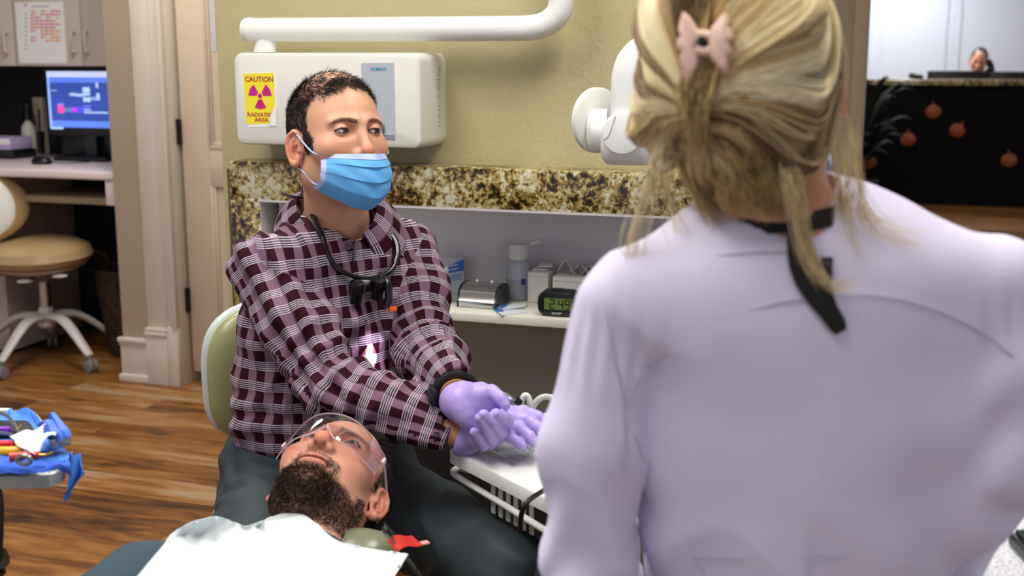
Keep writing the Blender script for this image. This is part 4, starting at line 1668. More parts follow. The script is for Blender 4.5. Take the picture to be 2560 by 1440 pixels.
def plaid():
    m = NT('plum plaid cotton')
    uv = m.n('UVMap', uv_map='UVMap')
    uv2 = m.n('UVMap', uv_map='UVArm')
    at = m.n('Attribute', attribute_name='sleeve')
    mv = m.n('Mix', data_type='VECTOR')
    m.l(m.math('GREATER_THAN', at.outputs['Fac'], 0.0), mv.inputs[0])
    m.l(uv.outputs[0], mv.inputs[4])
    m.l(uv2.outputs[0], mv.inputs[5])
    sp = m.n('SeparateXYZ')
    m.l(mv.outputs[1], sp.inputs[0])
    u, v = sp.outputs[0], sp.outputs[1]

    def fr(x, per, ph=0.0):
        return m.math('FRACT', m.math('ADD', m.math('DIVIDE', x, per), 100.0 + ph))

    def lt(x, t):
        return m.math('LESS_THAN', x, t)
    stripe = lt(fr(u, 0.036), 0.48)
    band = lt(fr(v, 0.038), 0.46)
    thin = lt(fr(v, 0.0038), 0.42)
    thin_u = lt(fr(u, 0.0054), 0.30)
    c = m.mix(stripe, (122, 92, 110), (46, 8, 22))
    c = m.mix(m.math('MULTIPLY', band, 0.35), c, (96, 88, 104))
    c = m.mix(m.math('MULTIPLY', m.math('MULTIPLY', band, thin), 0.62), c, (216, 206, 216))
    edge = m.math('MULTIPLY', lt(m.math('ABSOLUTE', m.math('SUBTRACT', fr(u, 0.036), 0.51)), 0.03), 0.6)
    c = m.mix(edge, c, (26, 14, 24))
    m.l(c, m.b.inputs['Base Color'])
    m.set(Roughness=0.85)
    m.b.inputs['Specular IOR Level'].default_value = 0.15
    cv = m.coord()
    m.bump(m.noise(cv, 420, 2), 0.12, 0.001)
    return m.m


M_PLAID = plaid()


def set_uv(o, uvfn, name='UVMap'):
    me = o.data
    n = len(me.polygons)
    ctr = np.zeros(n * 3)
    me.polygons.foreach_get('center', ctr)
    ctr = ctr.reshape(-1, 3) + ORG[o.name]
    co = np.zeros(len(me.vertices) * 3)
    me.vertices.foreach_get('co', co)
    co = co.reshape(-1, 3) + ORG[o.name]
    li = np.zeros(len(me.loops), np.int32)
    me.loops.foreach_get('vertex_index', li)
    tot = np.zeros(n, np.int32)
    me.polygons.foreach_get('loop_total', tot)
    fc = np.repeat(ctr, tot, axis=0)
    uv = uvfn(co[li], fc)
    l = me.uv_layers.new(name=name)
    l.data.foreach_set('uv', np.ascontiguousarray(uv, np.float32).ravel())


def unwrap(a, ref, per):
    return a - per * np.round((a - ref) / per)


def shirt_uv(Vp, Fc):
    def tor(Xp):
        q = Xp - C1
        cy = np.arctan2(q @ Tr, q @ Tf) * 0.155
        b = np.clip((Xp[:, 2] - C2[2] + 0.03) / 0.06, 0, 1)
        return cy * (1 - b) + b * (q @ Tr) * 1.15, Xp[:, 2] + 0.02 * (q @ Tr)
    u, v = tor(Vp)
    uf, _ = tor(Fc)
    return np.stack([unwrap(u, uf, 2 * PI * 0.155), v], 1)


def sleeve_uv(Vp, Fc):
    isr = dt_armR(Fc.astype(F4)) < dt_armL(Fc.astype(F4))
    out = np.zeros((len(Vp), 2))
    for m, pts, wr in ((isr, [SHR, ELR, WRR], 0.060), (~isr, [SHL, ELL, WRL], 0.060)):
        S_, W_, _ = limb_uv(Vp[m], pts, wr)
        Sf, Wf, _ = limb_uv(Fc[m], pts, wr)
        out[m] = np.stack([unwrap(W_, Wf, 2 * PI * wr), S_], 1)
    return out


lo = np.minimum.reduce([C0, C1, SHR, SHL, ELR, ELL, WRR, WRL]) - 0.24
hi = np.maximum.reduce([C0, C1, SHR, SHL, ELR, ELL, WRR, WRL, neck_lo]) + 0.2
lo[2] = HEMZ - 0.02
sv, sf = sdf_mesh(dt_shirt, lo, hi, 0.0042)
sv, sn = displace(sv, dt_shirt0, dt_folds)
shirt = put('shirt', (sv, sf), M_PLAID, dent, label='plum and lilac plaid shirt')
set_uv(shirt, shirt_uv)
set_uv(shirt, sleeve_uv, 'UVArm')
_a = shirt.data.attributes.new('sleeve', 'FLOAT', 'POINT')
_x = sv.astype(F4)
_a.data.foreach_set('value', (dt_torso(_x) - 0.012 - np.minimum(dt_armR(_x), dt_armL(_x))).astype(np.float32))


# body under the clothes, one surface with the head
def dt_body(X):
    return smin(smin(dt_torso(X) + 0.016, dt_armR(X) + 0.017, 0.02), dt_armL(X) + 0.017, 0.02)


def dt_hands_in(X):
    aR = (WRR - ELR) / np.linalg.norm(WRR - ELR)
    aL = (WRL - ELL) / np.linalg.norm(WRL - ELL)
    d = dt_body(X)
    d = smin(d, s_cone(X, WRR - aR * 0.05, WRR + aR * 0.03, 0.026, 0.022), 0.01)
    return smin(d, s_cone(X, WRL - aL * 0.06, WRL + aL * 0.01, 0.025, 0.021), 0.01)


bv, bf = sdf_mesh(dt_hands_in, lo - 0.02, hi, 0.009)
V_, F_ = join([(hw, hf), (bv, bf)])
cc = np.concatenate([hc, np.tile(L3((190, 135, 102)), (len(bv), 1))])
body = put('body', (V_, F_), skin_mat(), dent)
set_col(body, cc)

# short hair
area_d = bald(hv)
nrm = grad(dent_head, hv, 0.0012)
rs = np.random.default_rng(5)
prob = np.clip(area_d, 0, 1) * (area_d > 0.05)
pick = rs.choice(len(hv), 20000, p=prob / prob.sum())
root = hv[pick] + rs.normal(0, 0.0006, (20000, 3))
nn = nrm[pick]
topm = np.clip((root[:, 2] - 0.07) / 0.03, 0, 1)[:, None]
comb = np.array([0, -0.25, -0.9]) * (1 - topm) + np.array([0.0, 0.85, 0.05]) * topm
comb = comb - nn * (comb * nn).sum(1, keepdims=True)
ln = (0.0055 + 0.0080 * topm[:, 0]) * rs.uniform(0.7, 1.25, 20000)
dirn = nn * (0.24 - 0.04 * topm) + comb * 0.75 + rs.normal(0, 0.16, (20000, 3))
dirn /= np.linalg.norm(dirn, axis=1, keepdims=True)
tt = np.linspace(0, 1, 3)[None, :, None]
cur = root[:, None, :] + (dirn[:, None, :] * tt + comb[:, None, :] * 0.25 * tt ** 2) * ln[:, None, None]
cur = cur @ DR.T + DT
v, f = strands(cur, 0.00036)
hair = put('hair', (v, f), col_mat('hair strands', 0.45, 0.35), dent, label='short dark hair thinning on top')
base = L3((30, 22, 19))[None] * rs.uniform(0.5, 1.5, (20000, 1))
grey = rs.random(20000) < 0.04
base[grey] = L3((120, 112, 106))
set_col(hair, np.repeat(base, 9, axis=0))


# shirt collar
def collar(R_, T_, r0, sgn_open=0.62, drop=0.050, stand=0.030, rows=13, n=70, tip=0.030, back=(0, 1, 0)):
    """fold-down collar around a neck frame R_ (x right, y forward, z up)"""
    g = G()

    def fn(u, v):
        a = (u * 2 - 1) * (PI - sgn_open * 0.30)      # 0 at the back
        fx, fy = math.sin(a), -math.cos(a)
        front = max(0.0, (abs(a) - 1.7) / 1.3)
        if v < 0.42:
            t = v / 0.42
            r = r0 + 0.004 * t
            z = stand * t - 0.01 - 0.016 * front
        else:
            t = (v - 0.42) / 0.58
            r = r0 + 0.006 + 0.042 * t ** 0.8 + 0.014 * front * t
            z = stand - 0.01 - 0.016 * front - (drop + tip * front ** 2) * t
        return T_ + R_ @ np.array([fx * r * 1.02, fy * r * 1.08, z])
    g.sheet(fn, n, rows, 0.0032)
    return g


nz = (DT + DR @ np.array([0, -0.02, -0.05]) - neck_lo)
nz /= np.linalg.norm(nz)
ny = Tf - nz * (Tf @ nz)
ny /= np.linalg.norm(ny)
NR = np.stack([np.cross(ny, nz), ny, nz], 1)
cl = put('collar', collar(NR, neck_lo + nz * 0.058, 0.0680, drop=0.062, tip=0.026), M_PLAID, dent)


def col_uv(Vp, Fc):
    q = (Vp - neck_lo) @ NR
    qf = (Fc - neck_lo) @ NR
    a = np.arctan2(q[:, 0], -q[:, 1]) * 0.075
    af = np.arctan2(qf[:, 0], -qf[:, 1]) * 0.075
    return np.stack([q[:, 2] * 0.9 + 0.014, unwrap(a, af, 2 * PI * 0.075)], 1)


set_uv(cl, col_uv)
set_uv(cl, col_uv, 'UVArm')

# trousers
M_TROU = mat('dark teal wool', (31, 43, 48), 0.72, var=0.12, bump=0.1, bscale=600)
HPR = P(672, 1135, 2.20) + [0, 0, -0.075]
HPL = P(925, 1130, 2.30) + [0, 0, -0.075]
KNR = P(628, 1345, 1.78) + [0, 0, -0.075]
KNL = P(1265, 1345, 1.84) + [0, 0, -0.075]
ANR = np.array([KNR[0] - 0.03, KNR[1] + 0.10, 0.09])
ANL = np.array([KNL[0] + 0.06, KNL[1] + 0.12, 0.09])


def dt_trou0(X):
    d = s_ell(X, C0 + [0, 0, -0.05], (0.18, 0.14, 0.115), TB)
    d = smin(d, s_chain(X, [HPR, KNR, ANR], [0.098, 0.078, 0.052], 0.03), 0.05)
    d = smin(d, s_chain(X, [HPL, KNL, ANL], [0.098, 0.078, 0.052], 0.03), 0.05)
    return d


def tr_fold(v):
    a = 0.003 * vnoise(v * 12, 21) + 0.002 * vnoise(v * 28, 22)
    rd = 1 - np.abs(vnoise(v * np.array([10.0, 7, 12]) + v[:, [1, 2, 0]] * 5, 27))
    a += 0.007 * (np.clip(rd, 0.66, 1) - 0.66) / 0.34
    for H_, K_ in ((HPR, KNR), (HPL, KNL)):
        w_ = np.exp(-(np.linalg.norm(v - (H_ * 0.8 + K_ * 0.2), axis=1) / 0.14) ** 2)
        a += w_ * 0.006 * np.sin((v @ np.array([70.0, 55, 95])) + 3 * vnoise(v * 7, 23))
    return a


tv, tfq = sdf_mesh(lambda X: np.maximum(dt_trou0(X), 0.06 - X[:, 2]), (-0.85, 1.62, 0.03), (0.25, 2.5, 0.78), 0.0065)
tv, _ = displace(tv, dt_trou0, tr_fold)
put('trousers', (tv, tfq), M_TROU, dent, label='dark teal grey trousers')
for A_, s_ in ((ANR, -1), (ANL, 1)):
    v, f = sdf_mesh(lambda X, A_=A_: np.maximum(smin(s_ell(X, (A_[0], A_[1], 0.06), (0.042, 0.05, 0.06)), s_ell(X, (A_[0] + 0.03, A_[1] - 0.09, 0.04), (0.045, 0.12, 0.042)), 0.03), 0.002 - X[:, 2]), (A_[0] - 0.1, A_[1] - 0.24, -0.01), (A_[0] + 0.13, A_[1] + 0.08, 0.14), 0.006)
    put('shoe', (v, f), mat('black leather', (18, 17, 17), 0.4), dent)

# mask
M_MASK = mat('blue mask cloth', (92, 168, 226), 0.75, var=0.03, bump=0.12, bscale=900)
M_MASKW = mat('white mask edge', (176, 192, 236), 0.75, var=0.03)


def mask_pt(u, v, off=0.0, ztop=-0.020, zbot=-0.116):
    """u -1..1 across, v 0 top .. 1 bottom, in head axes"""
    x = u * (0.060 + 0.005 * math.sin(PI * v) + 0.0085 * v)
    z = ztop + (zbot - ztop) * v + 0.006 * abs(u) ** 2 * (1 - v) + 0.046 * abs(u) ** 1.8 * v
    bulge = 0.124 + 0.010 * math.sin(PI * min(v * 1.15, 1.0)) - 0.006 * v - 0.030 * (max(0, v - 0.78) / 0.22) ** 2
    pleat = 0.0042 * ((v * 3.6) % 1.0) ** 1.5 * (0.12 < v < 0.95) * (1 - 0.5 * abs(u))
    y = bulge - 0.050 * abs(u) ** 2 - 0.024 * (1 - 0.55 * v) * abs(u) ** 5 + pleat + off
    y += 0.0016 * math.sin(u * 9 + v * 7) * math.sin(v * 11)
    return np.array([x, y, z])


def make_mask(parent, R_, T_, loops=True, esc=1.0):
    g = G()
    g.sheet(lambda a, b: T_ + R_ @ mask_pt(a * 2 - 1, b), 49, 44, 0.0014)
    mk = put('face_mask', g, M_MASK, parent, label='blue pleated face mask')
    g = G()
    g.sheet(lambda a, b: T_ + R_ @ mask_pt(a * 2 - 1, b * 0.115 - 0.003, 0.0012), 49, 5, 0.0012)
    for s in (-1, 1):
        g2 = G()
        g2.sheet(lambda a, b, s=s: T_ + R_ @ mask_pt(s * (0.955 + 0.06 * a), b, 0.0014), 4, 30, 0.0012)
        put('side_binding', g2, M_MASKW, mk)
    put('top_binding', g, M_MASKW, mk)
    if loops:
        for s in (-1, 1):
            a, b = mask_pt(s, 0.04, 0.001), mask_pt(s, 0.92, 0.001)
            l = G()
            top = [a, np.array([s * 0.0775, 0.050, -0.009]), np.array([s * 0.0795, 0.024, 0.010]), np.array([s * 0.0815, 0.004, 0.027]), np.array([s * 0.079, -0.014, 0.031])]
            bot = [np.array([s * 0.075, -0.014, -0.030]), np.array([s * 0.073, 0.004, -0.040]), np.array([s * 0.066, 0.022, -0.060]), b]
            l.tube([T_ + R_ @ q for q in top], 0.0016, 8, n=18)
            put('ear_loop', l, M_MASKW, mk)
            l = G()
            l.tube([T_ + R_ @ q for q in bot], 0.0016, 8, n=18)
            put('ear_loop', l, M_MASKW, mk)
    return mk


make_mask(dent, DR, DT)

# ------------------------------------------------------------ gloves
M_GLOVE = mat('lilac nitrile', (176, 156, 224), 0.36, var=0.03, bump=0.08, bscale=260)


def glove(name, palm, fingers, cuff, lab, cut, h=0.0019, k=0.007):
    """palm: list of (pts, radii); fingers: chains; rendered as one surface"""
    allp = np.array([p for c in [*palm, *fingers, cuff] for p in c[0]])

    def fn(X):
        d = None
        for pts, rad in palm:
            e = s_chain(X, pts, rad, 0.012)
            d = e if d is None else smin(d, e, 0.018)
        d = smin(d, s_chain(X, cuff[0], cuff[1]), 0.015)
        fing = None
        for pts, rad in fingers:
            e = s_chain(X, pts, rad, 0.003)
            fing = e if fing is None else smin(fing, e, 0.0018)
        d = smin(d, fing, k)
        d = np.where(((X - cut[0].astype(F4)) ** 2).sum(1) < 0.06 ** 2, np.maximum(d, -((X - cut[0].astype(F4)) @ cut[1].astype(F4))), d)
        return d + 0.0005 * vnoise(X * 120, 5) + 0.0007 * vnoise(X * 60, 6)
    v, f = sdf_mesh(fn, allp.min(0) - 0.045, allp.max(0) + 0.045, h)
    # open cuff end
    return put(name, (v, f), M_GLOVE, dent, label=lab), fn


TRZ = 0.664     # tray surface
# his left hand: palm up, fingers loosely curled
Yl = 1.915
w0 = P(1150, 1003, 1.942)
pal = [([w0, P(1200, 995, Yl), P(1232, 1008, Yl - 0.005)], [0.028, 0.024, 0.018]),
       ([w0, P(1180, 1040, Yl - 0.002), P(1196, 1072, Yl - 0.008)], [0.028, 0.023, 0.017]),
       ([P(1172, 1015, 1.925), P(1215, 1040, Yl + 0.004)], [0.027, 0.022])]
fin = [([P(1238, 1020, Yl), P(1268, 1052, Yl - 0.022), P(1256, 1042, Yl - 0.038), P(1240, 1034, Yl - 0.046)], [0.0118, 0.0110, 0.0102, 0.0092]),
       ([P(1226, 1044, Yl), P(1252, 1080, Yl - 0.024), P(1230, 1056, Yl - 0.046), P(1208, 1036, Yl - 0.058)], [0.0118, 0.0112, 0.0104, 0.0090]),
       ([P(1208, 1062, Yl - 0.004), P(1230, 1100, Yl - 0.026), P(1213, 1072, Yl - 0.048), P(1198, 1046, Yl - 0.058)], [0.0112, 0.0106, 0.0098, 0.0086]),
       ([P(1190, 1080, Yl - 0.008), P(1208, 1114, Yl - 0.026), P(1196, 1098, Yl - 0.040), P(1186, 1080, Yl - 0.048)], [0.0102, 0.0096, 0.0088, 0.0080]),
       ([P(1196, 984, Yl - 0.008), P(1228, 980, Yl - 0.016), P(1250, 996, Yl - 0.026), P(1262, 1012, Yl - 0.032)], [0.0150, 0.0122, 0.0112, 0.0094])]
gL, gLf = glove('glove', pal, fin, ([P(1137, 990, 1.965), w0], [0.0320, 0.030]), 'lilac glove, palm up and half curled', (P(1147, 998, 1.948), (WRL - ELL) / np.linalg.norm(WRL - ELL)))
# his right hand: palm down on the mouse, under the other
Yr = 1.93
w1 = P(1166, 1092, 1.955)
pal = [([w1, P(1215, 1062, Yr + 0.01), P(1272, 1038, Yr + 0.012)], [0.025, 0.022, 0.016]),
       ([w1, P(1215, 1090, Yr - 0.01), P(1262, 1078, Yr - 0.018)], [0.025, 0.021, 0.015]),
       ([P(1200, 1078, Yr), P(1268, 1055, Yr)], [0.025, 0.020])]
fin = [([P(1272, 1036, Yr + 0.014), P(1310, 1028, Yr + 0.012), P(1345, 1042, Yr + 0.006), P(1368, 1056, Yr)], [0.0112, 0.0105, 0.0095, 0.0082]),
       ([P(1275, 1048, Yr + 0.002), P(1312, 1046, Yr - 0.004), P(1345, 1068, Yr - 0.014), P(1364, 1084, Yr - 0.020)], [0.0116, 0.0108, 0.0098, 0.0084]),
       ([P(1270, 1064, Yr - 0.010), P(1300, 1070, Yr - 0.018), P(1325, 1092, Yr - 0.028), P(1338, 1108, Yr - 0.034)], [0.0114, 0.0106, 0.0096, 0.0084]),
       ([P(1258, 1080, Yr - 0.018), P(1276, 1092, Yr - 0.026), P(1296, 1106, Yr - 0.034), P(1306, 1114, Yr - 0.038)], [0.0104, 0.0096, 0.0088, 0.0078]),
       ([P(1210, 1060, Yr + 0.03), P(1255, 1050, Yr + 0.045), P(1290, 1058, Yr + 0.05)], [0.0135, 0.0115, 0.0095])]
gR, gRf = glove('glove', pal, fin, ([P(1150, 1096, 1.96), w1], [0.030, 0.027]), 'lilac glove, palm down on the mouse', (P(1152, 1094, 1.955), (WRR - ELR) / np.linalg.norm(WRR - ELR)))

# wrist watch on the left wrist
aL = (WRL - ELL) / np.linalg.norm(WRL - ELL)
Fw_ = frame_of(aL)
wc = WRL - aL * 0.020
g = G()
ang = np.linspace(0, 2 * PI, 33)
g.tube([wc + (Fw_[:, 0] * math.cos(a) + Fw_[:, 1] * math.sin(a)) * 0.0360 for a in ang], 0.0075, 10, flat=0.35, ref=aL)
wt = put('wrist_watch', g, mat('black rubber', (16, 16, 18), 0.45), dent, label='black wrist watch')
g = G()
for a in np.linspace(0, 2 * PI, 34, endpoint=False):
    g.ball(wc - aL * 0.013 + (Fw_[:, 0] * math.cos(a) + Fw_[:, 1] * math.sin(a)) * 0.037, 0.0034, None, 8, 6)
bc = put('bead_bracelet', g, mat('black bead', (22, 22, 24), 0.25), dent)
bc['kind'] = 'stuff'
fp = P(1118, 1024, 1.90)
fd_ = fp - wc
fd_ -= aL * (fd_ @ aL)
fp = wc + fd_
put('watch_case', G().box(wc + (fp - wc) / np.linalg.norm(fp - wc) * 0.040, (0.03, 0.03, 0.011), frame_of(fp - wc), 0.004), mat('black rubber', (16, 16, 18), 0.45), wt)

# buttons
for x, y in ((908, 805), (1094, 1083), (868, 622)):
    b = march(dt_shirt0, x, y, 1.7, 2.5)
    if b is not None:
        n_ = grad(dt_shirt0, b[None])[0]
        put('button', G().lathe([(0.0052, -0.001), (0.0055, 0.0025), (0.0042, 0.004), (0.0, 0.003)], b + n_ * 0.004, n_, 16), mat('grey button', (70, 68, 72), 0.3), dent)
# ------------------------------------------------------------ reclined man
PR = np.array([[-0.9745, 0.034, 0.2222], [0.2088, -0.2305, 0.9503], [0.0835, 0.9725, 0.2175]])
_q, _r = np.linalg.qr(PR)
PR = _q * np.sign(np.diag(_r))
PT = np.array([-0.2850, 1.755, 0.6555])
pat = thing('person', 'reclined person with a dark beard and clear safety glasses under a white bib', 'person', (-0.32, 1.4, 0.0))
pn_lo = P(775, 1360, 1.62) + [0, 0, -0.035]
pnl = to_loc(pn_lo, PR, PT)


def pat_head(Q):
    d = head_sdf(Q, 0.0042, (np.array([0, -0.020, -0.045]), pnl, 0.060, 0.062))
    # beard mass on the jaw and chin
    A = np.stack([np.abs(Q[:, 0]), Q[:, 1], Q[:, 2]], 1).astype(F4)
    return d


pv, pf = sdf_mesh(pat_head, (-0.10, -0.13, -0.27), (0.10, 0.135, 0.155), 0.0017)


def beard(Q):
    x, y, z = np.abs(Q[:, 0]), Q[:, 1], Q[:, 2]
    m = np.clip((-0.030 - 0.022 * np.clip((0.05 - y) / 0.05, 0, 1) * (y > 0) + 0.040 * np.clip((0.035 - y) / 0.03, 0, 1) - z) / 0.007, 0, 1)
    m = m * np.clip((y + 0.004 - 0.25 * np.clip(-0.085 - z, 0, 1)) / 0.012, 0, 1) * np.clip((z + 0.125) / 0.012, 0, 1)
    cheek = np.clip((x - 0.030) / 0.012, 0, 1) * np.clip((z + 0.062) / 0.01, 0, 1) * np.clip((y - 0.028) / 0.01, 0, 1)
    m = m * (1 - cheek)
    # moustache and the bare lips
    lip = np.exp(-((x / 0.027) ** 2 + ((z + 0.049) / 0.0115) ** 2) ** 2 * 1.0)
    m = m * (1 - np.clip(lip * 1.5, 0, 1))
    mo = np.clip(1.25 - ((z + 0.0335 + 0.10 * x) / 0.0065) ** 2, 0, 1) * np.clip((0.034 - x) / 0.006, 0, 1) * (y > 0.07)
    inear = (x > 0.066) & (y < 0.014) & (z > -0.040) | (x > 0.078) & (z > -0.045)
    return np.where(inear, 0, np.clip(np.maximum(m, 0.8 * mo), 0, 1))


def pat_scalp(Q):
    x, y, z = np.abs(Q[:, 0]), Q[:, 1], Q[:, 2]
    line = 0.030 + 0.030 * np.clip((z - 0.08) / 0.03, 0, 1)
    d = np.clip((line - y) / 0.008, 0, 1) * np.clip((z - 0.0 + 0.05 * np.clip((-0.03 - y) / 0.04, 0, 1)) / 0.006, 0, 1)
    d = d * np.where((z < 0.07), 0.75, 1.0)
    inear = (x > 0.066) & (y > -0.036) & (y < 0.013) & (z < 0.030) & (z > -0.045) | (x > 0.0775) & (y < 0.02) & (z < 0.04)
    return np.where(inear, 0, d)


pc_ = head_color(pv, (210, 153, 126), gaze=(0.0, 0, -0.25), lips=(176, 98, 88), brow=(62, 44, 32), scalp=lambda Q: np.maximum(0.7 * pat_scalp(Q), 0.62 * beard(Q)), lid=0.0042)
pw = pv @ PR.T + PT

# torso lying back: shirt
SL = P(1005, 1470, 1.45) + [0, 0, -0.07]
SRr = P(362, 1430, 1.42) + [0, 0, -0.036]
CH = P(640, 1560, 1.24) + [0, 0, -0.12]
BL = CH + np.array([-0.06, -0.42, -0.02])
pax = (BL - pn_lo) / np.linalg.norm(BL - pn_lo)
pside = (SL - SRr) / np.linalg.norm(SL - SRr)
pup = np.cross(pside, pax)
pup = pup if pup[2] > 0 else -pup
PB = np.stack([pside, -pax, pup], 1)
PB = np.linalg.qr(PB)[0] * np.sign(np.diag(np.linalg.qr(PB)[1]))


def pat_shirt(X):
    d = s_ell(X, CH + [0, 0.02, 0], (0.185, 0.27, 0.118), PB)
    d = smin(d, s_ell(X, BL, (0.17, 0.25, 0.115), PB), 0.08)
    nb = pn_lo + pax * 0.05
    d = smin(d, s_cone(X, nb, SL, 0.062, 0.062), 0.06)
    d = smin(d, s_cone(X, nb, SRr, 0.062, 0.062), 0.06)
    for S_, sd in ((SL, 1), (SRr, -1)):
        el = S_ + pside * sd * (0.09 if sd > 0 else 0.17) + pax * 0.26 + np.array([0, 0, -0.05])
        d = smin(d, s_cone(X, S_, el, 0.068, 0.054), 0.03)
    return d


def pat_shirt_cut(X):
    d = pat_shirt(X)
    nk = s_cone(X, pn_lo + pax * 0.012, pn_lo - pax * 0.12, 0.064, 0.07)
    return np.maximum(d, -nk)


M_TEE = mat('dark teal jersey', (44, 66, 80), 0.85, var=0.25, vscale=160, bump=0.12, bscale=500)
qlo = np.minimum.reduce([SL, SRr, CH, BL, pn_lo]) - 0.3
qhi = np.maximum.reduce([SL, SRr, CH, BL, pn_lo]) + 0.25
v, f = sdf_mesh(pat_shirt_cut, qlo, qhi, 0.007)
v, _ = displace(v, pat_shirt, lambda v: 0.003 * vnoise(v * 14, 31) + 0.002 * vnoise(v * 30, 32))
put('shirt', (v, f), M_TEE, pat, label='dark teal jersey shirt')
v2, f2 = sdf_mesh(lambda X: pat_shirt(X) + 0.014, qlo, qhi, 0.012)
V_, F_ = join([(pw, pf), (v2, f2)])
bo = put('body', (V_, F_), skin_mat(), pat)
set_col(bo, np.concatenate([pc_, np.tile(L3((210, 153, 126)), (len(v2), 1))]))

# beard and hair strands
pnrm = grad(pat_head, pv, 0.0012)
rs = np.random.default_rng(11)
bd = beard(pv)
NB = 7500
pick = rs.choice(len(pv), NB, p=bd / bd.sum())
root = pv[pick] + rs.normal(0, 0.0006, (NB, 3))
nn = pnrm[pick]
dn = np.array([0, 0.25, -1.0])
comb = dn - nn * (nn @ dn)[:, None]
chin = np.clip((root[:, 1] - 0.05) / 0.03, 0, 1) * np.clip((-0.055 - root[:, 2]) / 0.02, 0, 1)
ln = (0.0040 + 0.0085 * chin) * rs.uniform(0.6, 1.3, NB)
dirn = nn * 0.55 + comb * 0.7 + rs.normal(0, 0.28, (NB, 3))
dirn /= np.linalg.norm(dirn, axis=1, keepdims=True)
tt = np.linspace(0, 1, 4)[None, :, None]
cur = root[:, None, :] + (dirn[:, None, :] * tt + comb[:, None, :] * 0.35 * tt ** 2) * ln[:, None, None]
v, f = strands(cur @ PR.T + PT, 0.00042)
be = put('beard', (v, f), col_mat('hair strands', 0.45, 0.35), pat, label='dark beard with grey hairs')
base = L3((58, 40, 28))[None] * rs.uniform(0.35, 1.9, (NB, 1))
gm = rs.random(NB) < 0.10 + 0.22 * np.clip((root[:, 2] + 0.085) / 0.03, 0, 1) * (root[:, 1] > 0.06)
base[gm] = L3((128, 112, 98)) * rs.uniform(0.7, 1.2, (gm.sum(), 1))
set_col(be, np.repeat(base, 12, axis=0))
hd = pat_scalp(pv)
NH = 9000
pick = rs.choice(len(pv), NH, p=hd / hd.sum())
root = pv[pick]
nn = pnrm[pick]
topm = np.clip((root[:, 2] - 0.07) / 0.03, 0, 1)[:, None]
dn = np.array([0, -0.9, 0.3]) * topm + np.array([0, -0.4, -0.8]) * (1 - topm)
comb = dn - nn * (nn * dn).sum(1, keepdims=True)
ln = (0.007 + 0.018 * topm[:, 0]) * rs.uniform(0.7, 1.2, NH)
dirn = nn * 0.5 + comb * 0.7 + rs.normal(0, 0.15, (NH, 3))
cur = root[:, None, :] + (dirn[:, None, :] * tt + comb[:, None, :] * 0.5 * tt ** 2) * ln[:, None, None]
v, f = strands(cur @ PR.T + PT, 0.0005)
ph = put('hair', (v, f), col_mat('hair strands', 0.45, 0.35), pat, label='dark brown hair')
set_col(ph, np.repeat(L3((34, 25, 18))[None] * rs.uniform(0.5, 1.5, (NH, 1)), 12, axis=0))

# ------------------------------------------------------------ bib
def bib_surf(px, py):
    p = march(lambda X: np.minimum(pat_shirt(X), pat_neck(X)) - 0.010, px, py, 0.9, 1.95, 260)
    return p


def pat_neck(X):
    return s_cone(X, pn_lo, PT + PR @ np.array([0, -0.02, -0.03]), 0.062, 0.058)


top = [(428, 1338), (470, 1308), (527, 1288), (570, 1300), (604, 1318), (650, 1303), (697, 1287), (730, 1285), (764, 1291), (800, 1322), (850, 1356), (920, 1366), (980, 1378), (1022, 1386)]
bot = [(180, 1640), (240, 1650), (300, 1655), (360, 1660), (420, 1665), (480, 1670), (540, 1675), (600, 1680), (650, 1680), (700, 1680), (760, 1670), (820, 1650), (850, 1630), (880, 1610)]
TP = spline(np.array(top, float), 60)
BP = spline(np.array(bot, float), 60)
NBV = 44
bib = np.zeros((60, NBV, 3))
okm = np.zeros((60, NBV), bool)
for i in range(60):
    for j in range(NBV):
        t = j / (NBV - 1)
        q = TP[i] * (1 - t) + BP[i] * t
        # the left border runs down beside the sleeve, the right one cuts back
        p = bib_surf(q[0], q[1])
        if p is not None:
            bib[i, j] = p
            okm[i, j] = True
# points past the silhouette hang on from their neighbours
for i in range(60):
    for j in range(NBV):
        if not okm[i, j]:
            d2 = [((a - i) ** 2 + (b - j) ** 2, a, b) for a in range(max(0, i - 25), min(60, i + 26)) for b in range(NBV) if okm[a, b]]
            if d2:
                _, a, b = min(d2)
                t = j / (NBV - 1)
                q = TP[i] * (1 - t) + BP[i] * t
                bib[i, j] = P(q[0], q[1], bib[a, b][1])
# smooth the drape
for _ in range(6):
    s_ = bib.copy()
    s_[1:-1, 1:-1] = 0.5 * bib[1:-1, 1:-1] + 0.125 * (bib[2:, 1:-1] + bib[:-2, 1:-1] + bib[1:-1, 2:] + bib[1:-1, :-2])
    bib = s_
ii, jj = np.meshgrid(np.arange(60), np.arange(NBV), indexing='ij')
lift = 0.004 * np.exp(-((ii - 17 - jj * 0.55) / 2.0) ** 2) + 0.003 * np.exp(-((ii - 40 - jj * 0.25) / 1.6) ** 2) - 0.003 * np.exp(-((ii - 8 - jj * 0.1) / 2.0) ** 2)
bib = bib + pup * lift[..., None]


def bib_mat():
    m = NT('bib paper')
    v = m.coord(rot=(0, 0, 0.6))
    wv = m.n('TexWave', wave_type='BANDS', bands_direction='Y')
    m.l(v, wv.inputs['Vector'])
    wv.inputs['Scale'].default_value = 95
    wv.inputs['Distortion'].default_value = 0.6
    m.color((206, 215, 216))
    m.bump(wv.outputs['Fac'], 0.16, 0.0015)
    m.set(Roughness=0.8)
    return m.m


def grid_fn(A):
    n, k = A.shape[:2]
    return lambda u, v: A[min(int(round(u * (n - 1))), n - 1), min(int(round(v * (k - 1))), k - 1)]


